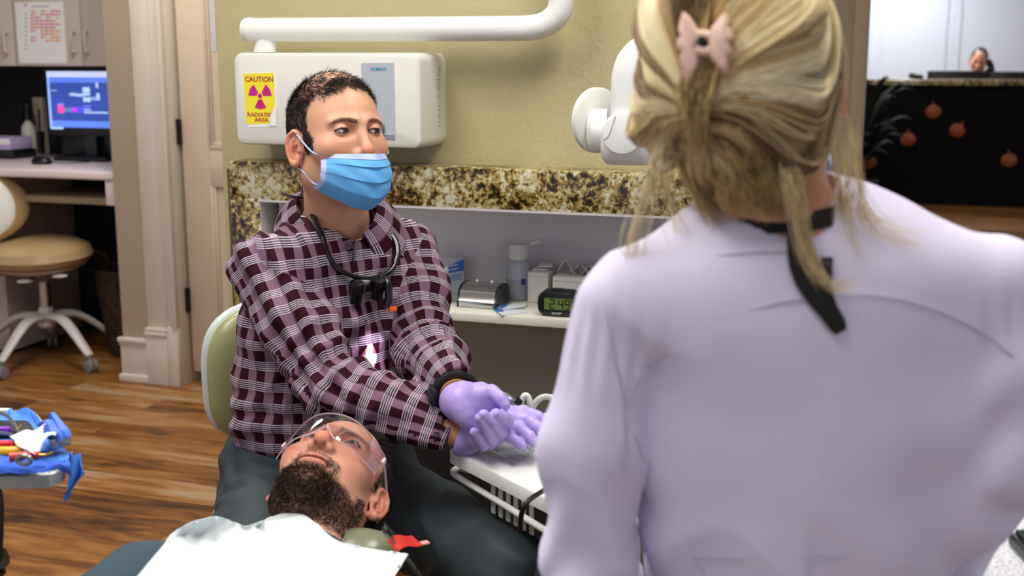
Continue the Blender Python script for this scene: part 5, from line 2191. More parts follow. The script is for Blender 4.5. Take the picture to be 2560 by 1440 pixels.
g = G()
g.sheet(grid_fn(bib), 60, NBV, 0.0012)
b_ = put('bib', g, bib_mat())
tag(b_, 'white ribbed paper bib spread over the reclined person', 'bib')

# ------------------------------------------------------------ safety glasses
def clear_mat(name, tint=(245, 240, 244), gloss=0.10, rough=0.02):
    m = NT(name)
    t = m.t
    out = [n for n in t.nodes if n.type == 'OUTPUT_MATERIAL'][0]
    tr = m.n('BsdfTransparent')
    tr.inputs[0].default_value = lin(tint)
    gl = m.n('BsdfGlossy')
    gl.inputs['Roughness'].default_value = rough
    fr = m.n('LayerWeight')
    fr.inputs[0].default_value = 0.35
    f = m.math('ADD', m.math('MULTIPLY', m.math('POWER', fr.outputs[1], 3.0), 0.35), 0.03 + gloss * 0.1)
    mx = m.n('MixShader')
    m.l(f, mx.inputs[0])
    m.l(tr.outputs[0], mx.inputs[1])
    m.l(gl.outputs[0], mx.inputs[2])
    m.l(mx.outputs[0], out.inputs[0])
    t.nodes.remove(m.b)
    MATS[name] = m.m
    return m.m


M_CLEAR = clear_mat('clear plastic lens', gloss=0.7)


def lens_pt(u, v):
    x = u * 0.079
    y = 0.116 - 0.062 * abs(u) ** 2.3
    ztop = 0.050 - 0.004 * u * u
    zlow = -0.016 + 0.012 * u * u + 0.026 * math.exp(-(u / 0.16) ** 2)
    return np.array([x, y + 0.004 * math.sin(PI * v), zlow + (ztop - zlow) * v])


sg = thing('safety_glasses', 'clear safety glasses on the face of the reclined person', 'glasses', PT)
g = G()
g.sheet(lambda a, b: PT + PR @ lens_pt(a * 2 - 1, b), 41, 13, 0.0018)
put('lens', g, M_CLEAR, sg, label='clear wraparound lens')
M_RIM = mat('milky rim', (226, 206, 212), 0.25, var=0.0, Alpha=0.75)
for vv in (0.0, 1.0):
    put('rim', G().tube([PT + PR @ lens_pt(a * 2 - 1, vv) for a in np.linspace(0, 1, 41)], 0.0012, 6), M_RIM, sg)
for s in (-1, 1):
    a = lens_pt(s, 0.72)
    put('temple', G().tube([PT + PR @ q for q in (a, a + [s * 0.003, -0.006, 0], np.array([s * 0.084, 0.0, 0.036]), np.array([s * 0.083, -0.02, 0.028]), np.array([s * 0.080, -0.036, 0.0]))], 0.0019, 8, n=24, flat=1.0), M_RIM, sg)
    put('hinge_block', G().box(PT + PR @ (a + [s * 0.002, -0.003, 0]), (0.006, 0.010, 0.014), PR, 0.002), M_RIM, sg)

# ------------------------------------------------------------ dental chair with its wrapped headrest
dc = thing('dental_chair', 'dental chair carrying the reclined person, headrest wrapped in clear film', 'dental chair', (-0.36, 1.2, 0.0))
hr = PT + PR @ np.array([0.02, -0.120, -0.02])
M_HR = mat('sage vinyl', (118, 122, 98), 0.3)
hr2 = P(945, 1365, 1.62)
put('headrest', G().ball(hr + [0.0, -0.02, -0.035], (0.115, 0.10, 0.045), PR @ rotx(-PI / 2), 32, 18).ball(hr2 + [-0.03, 0.02, -0.02], (0.060, 0.045, 0.035), None, 24, 14), M_HR, dc, label='sage green padded headrest')
hs = bpy.data.objects['headrest']
bc0 = CH - pup * 0.115
put('backrest', G().box(bc0 + pax * 0.10 - pup * 0.055, (0.46, 0.78, 0.09), PB, 0.04, 4), M_HR, dc)
put('seat', G().box(BL + pax * 0.5 - pup * 0.20 + [0, 0, -0.02], (0.48, 0.6, 0.10), rotz(math.atan2(-pax[0], pax[1]) + PI), 0.04, 4), M_HR, dc)
put('pedestal', G().box((BL[0], BL[1] + 0.15, 0.17), (0.30, 0.55, 0.30), None, 0.05, 4).box((BL[0], BL[1] + 0.15, 0.0205), (0.44, 0.8, 0.04), None, 0.015), M_OFFW, dc)
put('lift_arm', G().tube([np.array([BL[0], BL[1] + 0.2, 0.28]), bc0 - pup * 0.14], [0.07, 0.05], 14), mat('mech grey', (96, 92, 88), 0.5), dc)
hold = G().tube([bc0 - pax * 0.26 - pup * 0.06, hr + [0.0, 0.0, -0.07]], 0.022, 10)
put('headrest_post', hold, M_STEEL, dc)
# clear film bag and red tag
a0 = hr2 + np.array([0.01, -0.01, 0.025])


def film(u, v):
    q = a0 + np.array([0.0 + 0.055 * u, -0.03 + 0.05 * v - 0.02 * u, 0.012 - 0.085 * u * v * 0.5 - 0.05 * u])
    return q + np.array([0, 0, 0.006 * math.sin(u * 9 + v * 5) * math.sin(v * 8)])


put('film_cover', G().sheet(film, 16, 14, 0.0006), clear_mat('clear film', (236, 238, 240), 0.5, 0.08), hs)
rt = [P(968, 1352, 1.60), P(1028, 1333, 1.66), P(1056, 1358, 1.64), P(990, 1384, 1.57)]


def tagf(u, v):
    q = (rt[0] * (1 - u) + rt[1] * u) * (1 - v) + (rt[3] * (1 - u) + rt[2] * u) * v
    return q + np.array([0, 0, 0.004 * math.sin(u * 5)])


tg = put('red_flap', G().sheet(tagf, 12, 8, 0.001), mat('red tape', (196, 44, 28), 0.45), hs)
put('flap_tip', G().box(P(1062, 1357, 1.645), (0.012, 0.012, 0.002), rotz(0.5)), mat('pink tape', (206, 150, 140), 0.5), tg)
# ------------------------------------------------------------ woman in the white jacket, seen from behind
wy = np.array([0.24, 0.95, -0.16])
wy /= np.linalg.norm(wy)
wz_ = np.array([-0.17, 0.15, 0.97])
wz_ -= wy * (wz_ @ wy)
wz_ /= np.linalg.norm(wz_)
WRm = np.stack([np.cross(wy, wz_), wy, wz_], 1)
WT = P(1868, 262, 1.175)
WS = 0.97
wom = thing('person', 'person with a blonde clipped updo and white jacket, seen from behind', 'person', (0.25, 1.15, 0.0))
wn_lo = P(1968, 590, 1.135)
wnl = to_loc(wn_lo, WRm, WT)


def w_head(Q):
    return head_sdf(Q, 0.005, (np.array([0, -0.025, -0.05]), wnl, 0.050, 0.056))


v, f = sdf_mesh(w_head, (-0.10, -0.13, -0.21), (0.10, 0.135, 0.155), 0.0024)
whc = head_color(v, (206, 150, 118), lips=(180, 100, 95), brow=(120, 90, 60), lid=0.005)
wv_, wf_ = v @ WRm.T + WT, f

# jacket
AX = np.array([0.0, 0.0, 1.0])
wyaw = math.radians(6)
WB = rotz(wyaw)
S_L = P(1548, 772, 1.12)
S_R = P(2492, 720, 1.135)
W_C = P(1985, 950, 1.14)
W_W = P(1965, 1420, 1.15)
E_L = P(1460, 1420, 1.125)
H_L = E_L + np.array([0.05, 0.20, -0.10])
E_R = P(2505, 1150, 1.125)
H_R = P(2330, 1480, 1.31)


def w_tor(X):
    d = s_ell(X, W_C + [0.012, 0.02, 0.0], (0.178, 0.105, 0.20), WB)
    d = smin(d, s_ell(X, W_C + [0, 0.015, 0.075], (0.172, 0.085, 0.095), WB), 0.05)
    d = smin(d, s_ell(X, W_W + [0.012, 0.02, 0.0], (0.150, 0.105, 0.24), WB), 0.08)
    nb = wn_lo + [0, 0.015, -0.058]
    d = smin(d, s_cone(X, nb, S_L + [0.01, 0, 0.006], 0.052, 0.044), 0.045)
    d = smin(d, s_cone(X, nb, S_R + [-0.01, 0, 0.006], 0.052, 0.044), 0.045)
    d = smin(d, s_cone(X, P(2395, 880, 1.15), P(2400, 1260, 1.15), 0.055, 0.052), 0.05)
    return d


def w_aL(X):
    return s_chain(X, [S_L, (S_L + E_L) / 2 + [-0.006, 0, 0], E_L, H_L], [0.043, 0.049, 0.040, 0.033], 0.02)


def w_aR(X):
    return s_chain(X, [S_R, (S_R + E_R) / 2, E_R, H_R], [0.043, 0.048, 0.042, 0.031], 0.02)


def w_jac0(X):
    d = smin(w_tor(X), w_aL(X), 0.006)
    return smin(d, w_aR(X), 0.012)


def w_jac(X):
    d = w_jac0(X)
    nk = s_cone(X, wn_lo + [0, 0.0, -0.03], wn_lo + (WT - wn_lo) * 0.6, 0.055, 0.062)
    d = np.maximum(d, -nk)
    return np.maximum(d, 0.62 - X[:, 2])


def w_fold(v):
    a = 0.0016 * vnoise(v * 13, 41) + 0.0008 * vnoise(v * 30, 42)
    # gathers at the sleeve heads, drape at the elbows
    for S_, E_, k in ((S_L, E_L, 1), (S_R, E_R, 2)):
        dn = (E_ - S_) / np.linalg.norm(E_ - S_)
        q = v - S_
        al = q @ dn
        Fr = frame_of(dn)
        ang = np.arctan2(q @ Fr[:, 1], q @ Fr[:, 0])
        w_ = np.exp(-((al - 0.035) / 0.035) ** 2) * (s_cone(v.astype(F4), S_, E_, 0.048, 0.048) < 0.02)
        a += w_ * 0.0016 * np.sin(ang * 15 + 20 * al)
        w_ = np.exp(-(np.linalg.norm(v - E_ - dn * -0.05, axis=1) / 0.10) ** 2)
        a += w_ * 0.0040 * np.sin(al * 70 + 2.5 * np.sin(ang * 2 + k) + 3 * vnoise(v * 8, 43 + k))
    rd = 1 - np.abs(vnoise(v * np.array([7.0, 6, 4]) + v[:, [2, 0, 1]] * 5, 47))
    a += 0.0048 * (np.clip(rd, 0.6, 1) - 0.6) / 0.4
    # long soft drags in the back
    wb = np.exp(-((v[:, 2] - 0.86) / 0.10) ** 2) * (v[:, 1] < W_C[1])
    a += wb * 0.0030 * np.sin((v[:, 0] - W_C[0]) * 38 + 16 * (v[:, 2] - 0.9) * np.sign(v[:, 0] - W_C[0]) + 2 * vnoise(v * 5, 46))
    return a


M_JAC = mat('white lilac jacket cloth', (228, 222, 244), 0.7, var=0.02, vscale=4, bump=0.05, bscale=900)
wlo = np.minimum.reduce([S_L, S_R, E_L, E_R, H_R, W_W]) - 0.2
whi = np.maximum.reduce([S_L, S_R, E_L, E_R, H_R, wn_lo]) + 0.17
wlo[2] = 0.60
v, f = sdf_mesh(w_jac, wlo, whi, 0.0045)
v, _ = displace(v, w_jac0, w_fold)
jac = put('jacket', (v, f), M_JAC, wom, label='white lilac jacket')
v2, f2 = sdf_mesh(lambda X: np.maximum(w_jac0(X) + 0.012, 0.63 - X[:, 2]), wlo, whi, 0.010)
hR = glove_dir = (H_R - E_R) / np.linalg.norm(H_R - E_R)
V_, F_ = join([(wv_, wf_), (v2, f2)])
o = put('body', (V_, F_), skin_mat(), wom)
set_col(o, np.concatenate([whc, np.tile(L3((206, 150, 118)), (len(v2), 1))]))


# collar band standing round the neck
def band(u, v):
    a = (u * 2 - 1) * 2.5
    fx, fy = math.sin(a), -math.cos(a)
    r = 0.0605 - 0.004 * v
    nzw = (WT - wn_lo) / np.linalg.norm(WT - wn_lo)
    c = wn_lo + np.array([0, 0.0, -0.030]) + nzw * 0.030 * v
    return c + np.array([fx * r * 1.05, fy * r + 0.008, -0.012 * (1 - abs(fy)) + 0.010 * max(0, fx) ])


put('collar_band', G().sheet(band, 60, 7, 0.003), M_JAC, wom)


def seam(pts, name='seam', r=0.0012):
    out = []
    for x, y in spline(np.array(pts, float), 46):
        p = march(w_jac0, x, y, 0.8, 1.5)
        if p is not None:
            out.append(p + np.array([0, -0.0022, 0.0004]))
    put(name, G().tube(out, r, 6), mat('seam shade cloth', (204, 196, 214), 0.8), jac)


seam([(1566, 1000), (1610, 930), (1700, 860), (1800, 805), (1900, 768), (2000, 748), (2110, 738), (2230, 745), (2350, 780), (2450, 830), (2530, 890)], 'yoke_seam')
seam([(1508, 716), (1520, 800), (1536, 900), (1556, 980), (1562, 1080), (1558, 1180)], 'sleeve_seam')
seam([(1590, 1090), (1620, 1180), (1680, 1290), (1740, 1400), (1760, 1440)], 'back_seam', 0.0008)
seam([(1590, 1330), (1720, 1385), (1900, 1392), (2100, 1390)], 'back_seam', 0.0008)
seam([(1790, 640), (1880, 632), (1980, 630)], 'collar_seam', 0.0009)
# trousers and stool below the picture
v, f = sdf_mesh(lambda X: np.maximum(smin(smin(s_ell(X, (W_W[0], 1.2, 0.60), (0.18, 0.16, 0.12)), s_chain(X, [(W_W[0] - 0.1, 1.25, 0.58), (W_W[0] - 0.18, 1.62, 0.57), (W_W[0] - 0.16, 1.58, 0.10)], [0.09, 0.07, 0.05]), 0.05), s_chain(X, [(W_W[0] + 0.1, 1.25, 0.58), (W_W[0] + 0.2, 1.62, 0.57), (W_W[0] + 0.2, 1.6, 0.10)], [0.09, 0.07, 0.05]), 0.05), 0.002 - X[:, 2]), (W_W[0] - 0.4, 0.95, 0.0), (W_W[0] + 0.42, 1.8, 0.76), 0.012)
put('trousers', (v, f), mat('dark trousers', (30, 30, 36), 0.8), wom)
ws = thing('saddle_stool', 'grey stool under the person in the white jacket', 'stool', (W_W[0], 1.2, 0))
put('seat', G().lathe([(0, 0.0), (0.17, 0.0), (0.19, 0.02), (0.18, 0.05), (0, 0.055)], (W_W[0], 1.2, 0.43), seg=32), mat('mech grey', (96, 92, 88), 0.5), ws)
put('gas_lift', G().cyl((W_W[0], 1.2, 0.09), (W_W[0], 1.2, 0.43), 0.025), M_CHROME, ws)
put('base', G().lathe([(0, 0.0), (0.24, 0.001), (0.25, 0.02), (0.05, 0.08), (0.03, 0.1), (0, 0.1)], (W_W[0], 1.2, 0.0), seg=32), M_STEEL, ws)
make_mask(wom, WRm, WT, loops=True)

# ------------------------------------------------------------ blonde updo
# strands run over a hair volume in the head's own axes, drawn in to the clip
hcen = np.array([0.0, -0.018, 0.030])
CLIPPX = (1762, 235)


def hair_vol(Q):
    d = s_ell(Q, hcen + [0, 0.0, 0.012], (0.093, 0.112, 0.112))
    d = smin(d, s_ell(Q, hcen + [-0.005, -0.075, -0.020], (0.070, 0.045, 0.070)), 0.04)
    d = smin(d, s_ell(Q, (0.0, -0.050, -0.054), (0.058, 0.045, 0.034)), 0.04)
    d = smin(d, s_ell(Q, (-0.088, -0.008, -0.004), (0.017, 0.04, 0.045)), 0.02)
    d = smin(d, s_ell(Q, hcen + [-0.03, -0.085, 0.05], (0.030, 0.032, 0.055)), 0.02)
    return d


def w_loc(px, py):
    """head-axes point of the hair volume on this sight line"""
    p = march(lambda X: hair_vol(((X - WT) @ WRm).astype(F4)), px, py, 0.95, 1.35, 200)
    return None if p is None else to_loc(p, WRm, WT)


def on_hair(D, lift):
    """push directions D (n,3) from the hair centre out to the hair surface"""
    D = D / np.linalg.norm(D, axis=1, keepdims=True)
    lo_ = np.full(len(D), 0.02)
    hi_ = np.full(len(D), 0.22)
    for _ in range(22):
        m = (lo_ + hi_) / 2
        s = hair_vol((hcen + D * m[:, None]).astype(F4)) < 0
        lo_ = np.where(s, m, lo_)
        hi_ = np.where(s, hi_, m)
    return hcen + D * (lo_ + lift)[:, None]


knot = w_loc(1742, 285)
clipc = w_loc(1768, 132)
kd = (knot - hcen) / np.linalg.norm(knot - hcen)
kx = np.cross([0, 0, 1.0], kd)
kx /= np.linalg.norm(kx)
kx = kx if kx[0] > 0 else -kx          # to her right, picture right
kz = np.cross(kx, kd)
kz = kz if kz[2] > 0 else -kz
rs = np.random.default_rng(21)
NS, MS = 5200, 16
phi = rs.uniform(-PI, PI, NS)                     # 0 = picture right, pi/2 = up
thmax = np.full(NS, 1.95) + rs.normal(0, 0.06, NS)
dn_ = np.clip(-np.sin(phi), 0, 1)
thmax = thmax * (1 - 0.50 * dn_) - 0.42 * np.exp(-((phi + 0.45) / 0.35) ** 2)                 # nape ends at the hairline
curves = np.zeros((NS, MS, 3))
t = np.linspace(0, 1, MS)
lay = rs.uniform(0, 1, NS)
thend = rs.uniform(0.02, 0.22, NS)
lump = 0.006 * np.sin(phi * 7 + 1.0) + 0.004 * np.sin(phi * 13 + 2) + 0.003 * np.sin(phi * 29)
for k in range(MS):
    th = thmax * (1 - t[k]) + thend * t[k]
    sw = 0.85 * np.sin(PI * t[k]) * np.clip(np.cos(phi), -0.2, 1) * -1.0 + 0.35 * np.sin(PI * t[k]) * np.clip(-np.cos(phi), 0, 1)
    a = phi + sw + 0.03 * np.sin(t[k] * 6 + phi * 40)
    kd_k = kd - kz * (0.30 * t[k] * np.clip(-np.sin(phi), 0, 1))[:, None]
    D = np.cos(th)[:, None] * kd_k + np.sin(th)[:, None] * (np.cos(a)[:, None] * kx + np.sin(a)[:, None] * kz)
    lift = (lump * np.sin(PI * min(1, t[k] * 1.1 + 0.05)) + 0.004 * lay - 0.001)
    curves[:, k] = on_hair(D, lift)
keepm = ~((curves[:, :3, 1].mean(1) > 0.075))
fl = 0.5 + 0.5 * np.sin(phi * 9 + 3 * np.sin(phi * 3)) * 0.7 + 0.3 * vnoise(np.stack([phi * 9, lay * 2, phi * 0], 1), 3)
fl = np.clip(0.5 + (fl - 0.5) * 1.25 + rs.normal(0, 0.16, NS), 0, 1)
pale, gold, ash, dark = L3((242, 228, 184)), L3((222, 192, 128)), L3((176, 148, 98)), L3((104, 78, 48))
st_ = np.array([dark, ash, gold, pale, pale])
ix = fl * 3.6
i0 = np.minimum(ix.astype(int), 3)
colr = st_[i0] * (1 - (ix - i0))[:, None] + st_[i0 + 1] * (ix - i0)[:, None]
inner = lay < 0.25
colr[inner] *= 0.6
W_ = lambda q: q @ WRm.T + WT
earc = np.array([0.090, -0.012, -0.004])
keep = np.linalg.norm(curves - earc, axis=2).min(1) > 0.030
curves, colr, lay = curves[keep], colr[keep], lay[keep]
NS = len(curves)
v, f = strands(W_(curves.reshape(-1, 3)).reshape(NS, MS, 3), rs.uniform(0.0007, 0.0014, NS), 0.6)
# solid body of hair below the strands
bv_, bf_ = sdf_mesh(lambda Q: np.maximum(np.maximum(hair_vol(Q) + 0.002, 0.030 - s_ball(Q, (0.090, -0.012, -0.004), 0.0)), np.where(Q[:, 2] > -0.03, Q[:, 1] - 0.065 - 0.3 * np.clip(Q[:, 2] - 0.06, 0, 1), Q[:, 1] - 0.004)), (-0.13, -0.19, -0.13), (0.13, 0.13, 0.19), 0.003)
V_, F_ = join([(v, f), (W_(bv_), bf_)])
hr_ = put('hair', (V_, F_), col_mat('blonde strands', 0.42, 0.45), wom, label='streaked blonde hair in a clipped updo')
dq = bv_ - hcen
ang = np.arctan2(dq @ kz, dq @ kx)
bb = 0.5 + 0.5 * np.sin(ang * 9 + 3 * np.sin(ang * 3))
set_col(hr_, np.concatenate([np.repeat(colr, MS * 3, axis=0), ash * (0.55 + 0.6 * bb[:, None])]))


# loose wisps
def wisp(pts, n, spread, r, cols, name='hair_wisp'):
    pts = np.array(pts, float)
    base = spline(pts, 18)
    C = np.zeros((n, 18, 3))
    for k in range(n):
        o1 = rs.normal(0, spread, 3)
        o2 = rs.normal(0, spread * 1.6, 3)
        t = np.linspace(0, 1, 18)[:, None]
        C[k] = base + rs.normal(0, 0.006, 3) * (1 - t) ** 1.5 + o1 * (0.3 + 0.7 * t) * np.sin(PI * (0.15 + 0.85 * t)) + o2 * t ** 2 * 0.7
    v, f = strands(C, r, 0.25, 3, 0.12)
    o = put(name, (v, f), col_mat('blonde strands', 0.42, 0.45), hr_)
    ci = rs.integers(0, len(cols), n)
    set_col(o, np.repeat(np.array(cols)[ci] * rs.uniform(0.8, 1.15, (n, 1)), 18 * 3, axis=0))


def WP(x, y, Y):
    return P(x, y, Y)


wisp([WP(1648, 360, 1.13), WP(1628, 450, 1.11), WP(1592, 560, 1.10), WP(1580, 630, 1.10), WP(1606, 690, 1.10)], 34, 0.006, 0.00036, [pale, pale, gold])
wisp([WP(1665, 400, 1.13), WP(1668, 470, 1.12), WP(1690, 540, 1.11), WP(1712, 600, 1.10)], 22, 0.006, 0.00036, [pale, gold])
wisp([WP(1700, 400, 1.10), WP(1745, 490, 1.10), WP(1800, 560, 1.10)], 60, 0.005, 0.0005, [ash, gold])
wisp([WP(1950, 380, 1.12), WP(1970, 430, 1.055), WP(1990, 520, 1.045), WP(2010, 610, 1.05), WP(2045, 690, 1.045), WP(2090, 722, 1.045), WP(2125, 705, 1.045)], 30, 0.004, 0.0004, [pale, gold])
wisp([WP(1950, 410, 1.12), WP(1974, 475, 1.055), WP(1992, 560, 1.05), WP(2020, 650, 1.045), WP(2065, 712, 1.04)], 24, 0.005, 0.0004, [pale, gold])
wisp([WP(2118, 300, 1.12), WP(2132, 420, 1.10), WP(2150, 520, 1.09), WP(2200, 580, 1.09), WP(2290, 610, 1.09)], 44, 0.008, 0.00036, [pale, gold])
wisp([WP(2105, 330, 1.08), WP(2110, 450, 1.07), WP(2120, 560, 1.07), WP(2150, 640, 1.06)], 20, 0.006, 0.00036, [pale, gold])
wisp([WP(1764, 165, 1.045), WP(1758, 215, 1.038), WP(1744, 285, 1.036), WP(1752, 380, 1.045)], 130, 0.008, 0.0006, [gold, ash, ash * 0.7])
wisp([WP(1722, 190, 1.05), WP(1714, 240, 1.042), WP(1738, 300, 1.035)], 80, 0.006, 0.0006, [ash, ash * 0.7, gold])
# downy nape hair
for _ in range(14):
    x = rs.uniform(1800, 2090)
    wisp([WP(x, 440, 1.055), WP(x + rs.uniform(-10, 30), 500, 1.06), WP(x + rs.uniform(-20, 60), 545, 1.065)], 16, 0.003, 0.0005, [gold, ash])

# ------------------------------------------------------------ claw clip
cl_ = thing('claw_clip', 'blush pink scalloped claw clip in the blonde hair', 'hair clip', W_(clipc))
M_CLIP = mat('blush plastic', (242, 204, 184), 0.35, var=0.03)


def clip_half(pts, name):
    """scalloped plate drawn in sight of the hair surface, with real thickness"""
    P0 = [W_(w_loc(x, y)) for x, y in pts]
    back = np.array([WRm @ np.array([0, -1.0, 0.1])])[0]
    back /= np.linalg.norm(back)
    ctr = np.mean(P0, axis=0)
    g = G()
    n = len(P0)
    rings = [[p + back * 0.004 for p in P0], [p + back * 0.013 for p in P0], [ctr + (p - ctr) * 0.86 + back * 0.018 for p in P0], [ctr + (p - ctr) * 0.4 + back * 0.021 for p in P0]]
    V = [p for r in rings for p in r]
    f = [(i * n + j, i * n + (j + 1) % n, (i + 1) * n + (j + 1) % n, (i + 1) * n + j) for i in range(3) for j in range(n)]
    f += [tuple(range(n))[::-1], tuple(3 * n + j for j in range(n))]
    g.add(V, f)
    return put(name, g, M_CLIP, cl_)


left = [(1712, 40), (1728, 52), (1742, 72), (1752, 88), (1752, 110), (1746, 120), (1746, 150), (1752, 160), (1746, 185), (1738, 205), (1728, 224), (1718, 222), (1708, 200), (1714, 178), (1704, 170), (1704, 152), (1712, 142), (1698, 128), (1697, 108), (1708, 98), (1700, 84), (1704, 62)]
right = [(1818, 42), (1826, 60), (1820, 74), (1834, 86), (1836, 106), (1822, 116), (1832, 128), (1832, 146), (1818, 154), (1824, 170), (1820, 190), (1808, 190), (1792, 172), (1778, 158), (1778, 142), (1774, 132), (1774, 104), (1780, 92), (1782, 78), (1796, 64), (1806, 50)]
clip_half(left, 'clip_jaw')
clip_half(right, 'clip_jaw')
back = WRm @ np.array([0, -1.0, 0.1])
for y0_, y1_ in ((98, 102), (136, 140)):
    a, b = W_(w_loc(1746, y0_)), W_(w_loc(1782, y1_))
    put('bridge', G().tube([a + back * 0.014, b + back * 0.014], 0.0045, 10), M_CLIP, cl_)
a, b = W_(w_loc(1762, 104)), W_(w_loc(1764, 132))
put('spring', G().tube([a + back * 0.014, b + back * 0.014], 0.0042, 12), mat('dark spring', (40, 34, 32), 0.4, 0.6), cl_)

# ------------------------------------------------------------ black neck strap with a hanging end
stp = thing('neck_strap', 'black retainer strap around the neck over the white jacket', 'strap', wn_lo)
M_STRAP = mat('black webbing', (20, 22, 18), 0.8, bump=0.3, bscale=700)


def strap(u, v):
    a = (u * 2 - 1) * 2.2
    fx, fy = math.sin(a), -math.cos(a)
    nzw = (WT - wn_lo) / np.linalg.norm(WT - wn_lo)
    c = wn_lo + nzw * (0.012 + 0.018 * v)
    return c + np.array([fx * 0.0650, fy * 0.0640 + 0.004, -0.012 * max(0, -fx) ** 2 + 0.010 * max(0, fx)])


put('loop', G().sheet(strap, 50, 5, 0.003), M_STRAP, stp)
hp_ = []
for x, y in ((1990, 556), (1994, 600), (2004, 650), (2020, 690), (2044, 735), (2068, 775), (2088, 806), (2098, 826)):
    p = march(w_jac0, x, y, 0.8, 1.5)
    if p is None:
        p = P(x, y, 1.06)
    hp_.append(p + np.array([0, -0.006, 0]))
hp_[0] = P(1990, 556, 1.066)
put('hanging_end', G().tube(hp_, [0.0095, 0.011, 0.0135, 0.0145, 0.0125, 0.009, 0.0085, 0.006], 14, n=40, flat=0.35, ref=[0, -1, 0]), M_STRAP, stp)
p = march(w_jac0, 2064, 674, 0.8, 1.5)
put('woven_tag', G().box(p + np.array([0, -0.003, 0]), (0.011, 0.003, 0.024), None, 0.001), mat('tag charcoal', (52, 50, 58), 0.7), stp)
# ------------------------------------------------------------ receptionist behind the far counter
rt_ = -1.42
s_, z_ = FR.px(2446, 156, rt_)
RC = FR.pt(s_, rt_, z_)
ry = np.array([-0.35, -0.90, -0.28])
ry /= np.linalg.norm(ry)
rzv = np.array([0.06, -0.2, 0.97])
rzv -= ry * (rzv @ ry)
rzv /= np.linalg.norm(rzv)
RR = np.stack([np.cross(ry, rzv), ry, rzv], 1)
rec = thing('person', 'smiling person on the phone behind the far reception counter', 'person', (RC[0], RC[1], 0.0))
rneck = to_loc(RC + np.array([0.0, 0.04, -0.19]), RR, RC)
v, f = sdf_mesh(lambda Q: head_sdf(Q, 0.005, (np.array([0, -0.02, -0.05]), rneck, 0.05, 0.055)), (-0.11, -0.14, -0.22), (0.11, 0.14, 0.16), 0.004)
c = head_color(v, (206, 150, 126), lips=(190, 70, 90), brow=(50, 34, 28))
RB_ = np.stack([np.cross(np.array([-0.2, -0.98, 0]), [0, 0, 1.0]), np.array([-0.2, -0.98, 0]), np.array([0, 0, 1.0])], 1)
RSC = RC + np.array([0.0, 0.07, -0.40])


def rec_bod(X):
    d = s_ell(X, RSC, (0.17, 0.11, 0.22), RB_)
    d = smin(d, s_ell(X, RSC + [0, 0, -0.30], (0.16, 0.12, 0.25), RB_), 0.08)
    for sg in (-1, 1):
        sh = RSC + RB_ @ np.array([0.17 * sg, 0, 0.13])
        el = sh + RB_ @ np.array([0.07 * sg, 0.06, -0.26])
        ha = RC + RB_ @ np.array([-0.11, 0.02, -0.02]) if sg < 0 else el + RB_ @ np.array([-0.06, 0.24, 0.0])
        d = smin(d, s_chain(X, [RSC + [0, 0, 0.16], sh, el, ha], [0.06, 0.055, 0.045, 0.032], 0.02), 0.03)
    return d


v2, f2 = sdf_mesh(lambda X: rec_bod(X) + 0.01, RSC - [0.45, 0.5, 0.6], RSC + [0.45, 0.4, 0.45], 0.02)
V_, F_ = join([(v @ RR.T + RC, f), (v2, f2)])
o = put('body', (V_, F_), skin_mat(), rec)
set_col(o, np.concatenate([c, np.tile(L3((206, 150, 126)), (len(v2), 1))]))
v, f = sdf_mesh(rec_bod, RSC - [0.45, 0.5, 0.6], RSC + [0.45, 0.4, 0.45], 0.014)
put('top', (v, f), mat('black knit', (20, 20, 24), 0.9), rec)


def rec_hair(Q):
    d = s_ell(Q, (0, -0.018, 0.048), (0.083, 0.104, 0.100))
    d = smin(d, s_ball(Q, (0.0, -0.12, 0.03), 0.04), 0.03)
    face = Q[:, 1] - (0.045 + 0.030 * np.clip((Q[:, 2] - 0.07) / 0.04, 0, 1))
    return np.maximum(np.maximum(d, face), -0.045 - Q[:, 2])


v, f = sdf_mesh(rec_hair, (-0.11, -0.18, -0.06), (0.11, 0.12, 0.17), 0.005)
put('hair', (v @ RR.T + RC, f), mat('dark ash hair', (64, 60, 58), 0.45), rec, label='dark hair tied back')
hs_ = thing('phone_handset', 'black phone handset held to the ear of the person at reception', 'phone', RC + RR @ np.array([-0.10, 0.03, -0.02]))
put('handset', G().tube([RC + RR @ np.array(q) for q in ((-0.095, 0.0, 0.035), (-0.110, 0.02, 0.01), (-0.112, 0.045, -0.03), (-0.085, 0.075, -0.075))], [0.024, 0.016, 0.016, 0.024], 12, n=20), M_BLACK, hs_)
# ------------------------------------------------------------ things on the niche shelf
def on_shelf(x, y):
    return Pz(x, y, zsh)


MM = 2.95 / 3000          # metres per picture unit around the shelf

# small solution bottle
p = on_shelf(1110, 757)
h = 92 * MM
b = thing('solution_bottle', 'small labelled bottle with a white cap beside the plaid sleeve', 'bottle', p)
put('bottle', G().lathe([(0.0, 0.0), (0.0165, 0.0005), (0.018, 0.004), (0.018, h * 0.66), (0.0155, h * 0.72), (0.010, h * 0.76), (0.010, h * 0.78)], p, seg=28), mat('pale blue liquid', (150, 186, 206), 0.2, var=0.04), b, label='pale blue bottle')
put('label', G().lathe([(0.0183, h * 0.12), (0.0184, h * 0.125), (0.0184, h * 0.60), (0.0183, h * 0.605)], p, seg=28), M_PAPER, b)
put('base_liquid', G().lathe([(0.0182, 0.0006), (0.0184, 0.004), (0.0184, h * 0.09), (0.0180, h * 0.1)], p, seg=28), mat('green liquid', (120, 146, 70), 0.25), b)
put('cap', G().lathe([(0.0115, h * 0.77), (0.0125, h * 0.78), (0.0125, h * 0.97), (0.0115, h), (0, h)], p, seg=28), M_WHITE, b)
F_ = Frame(p, YAW)
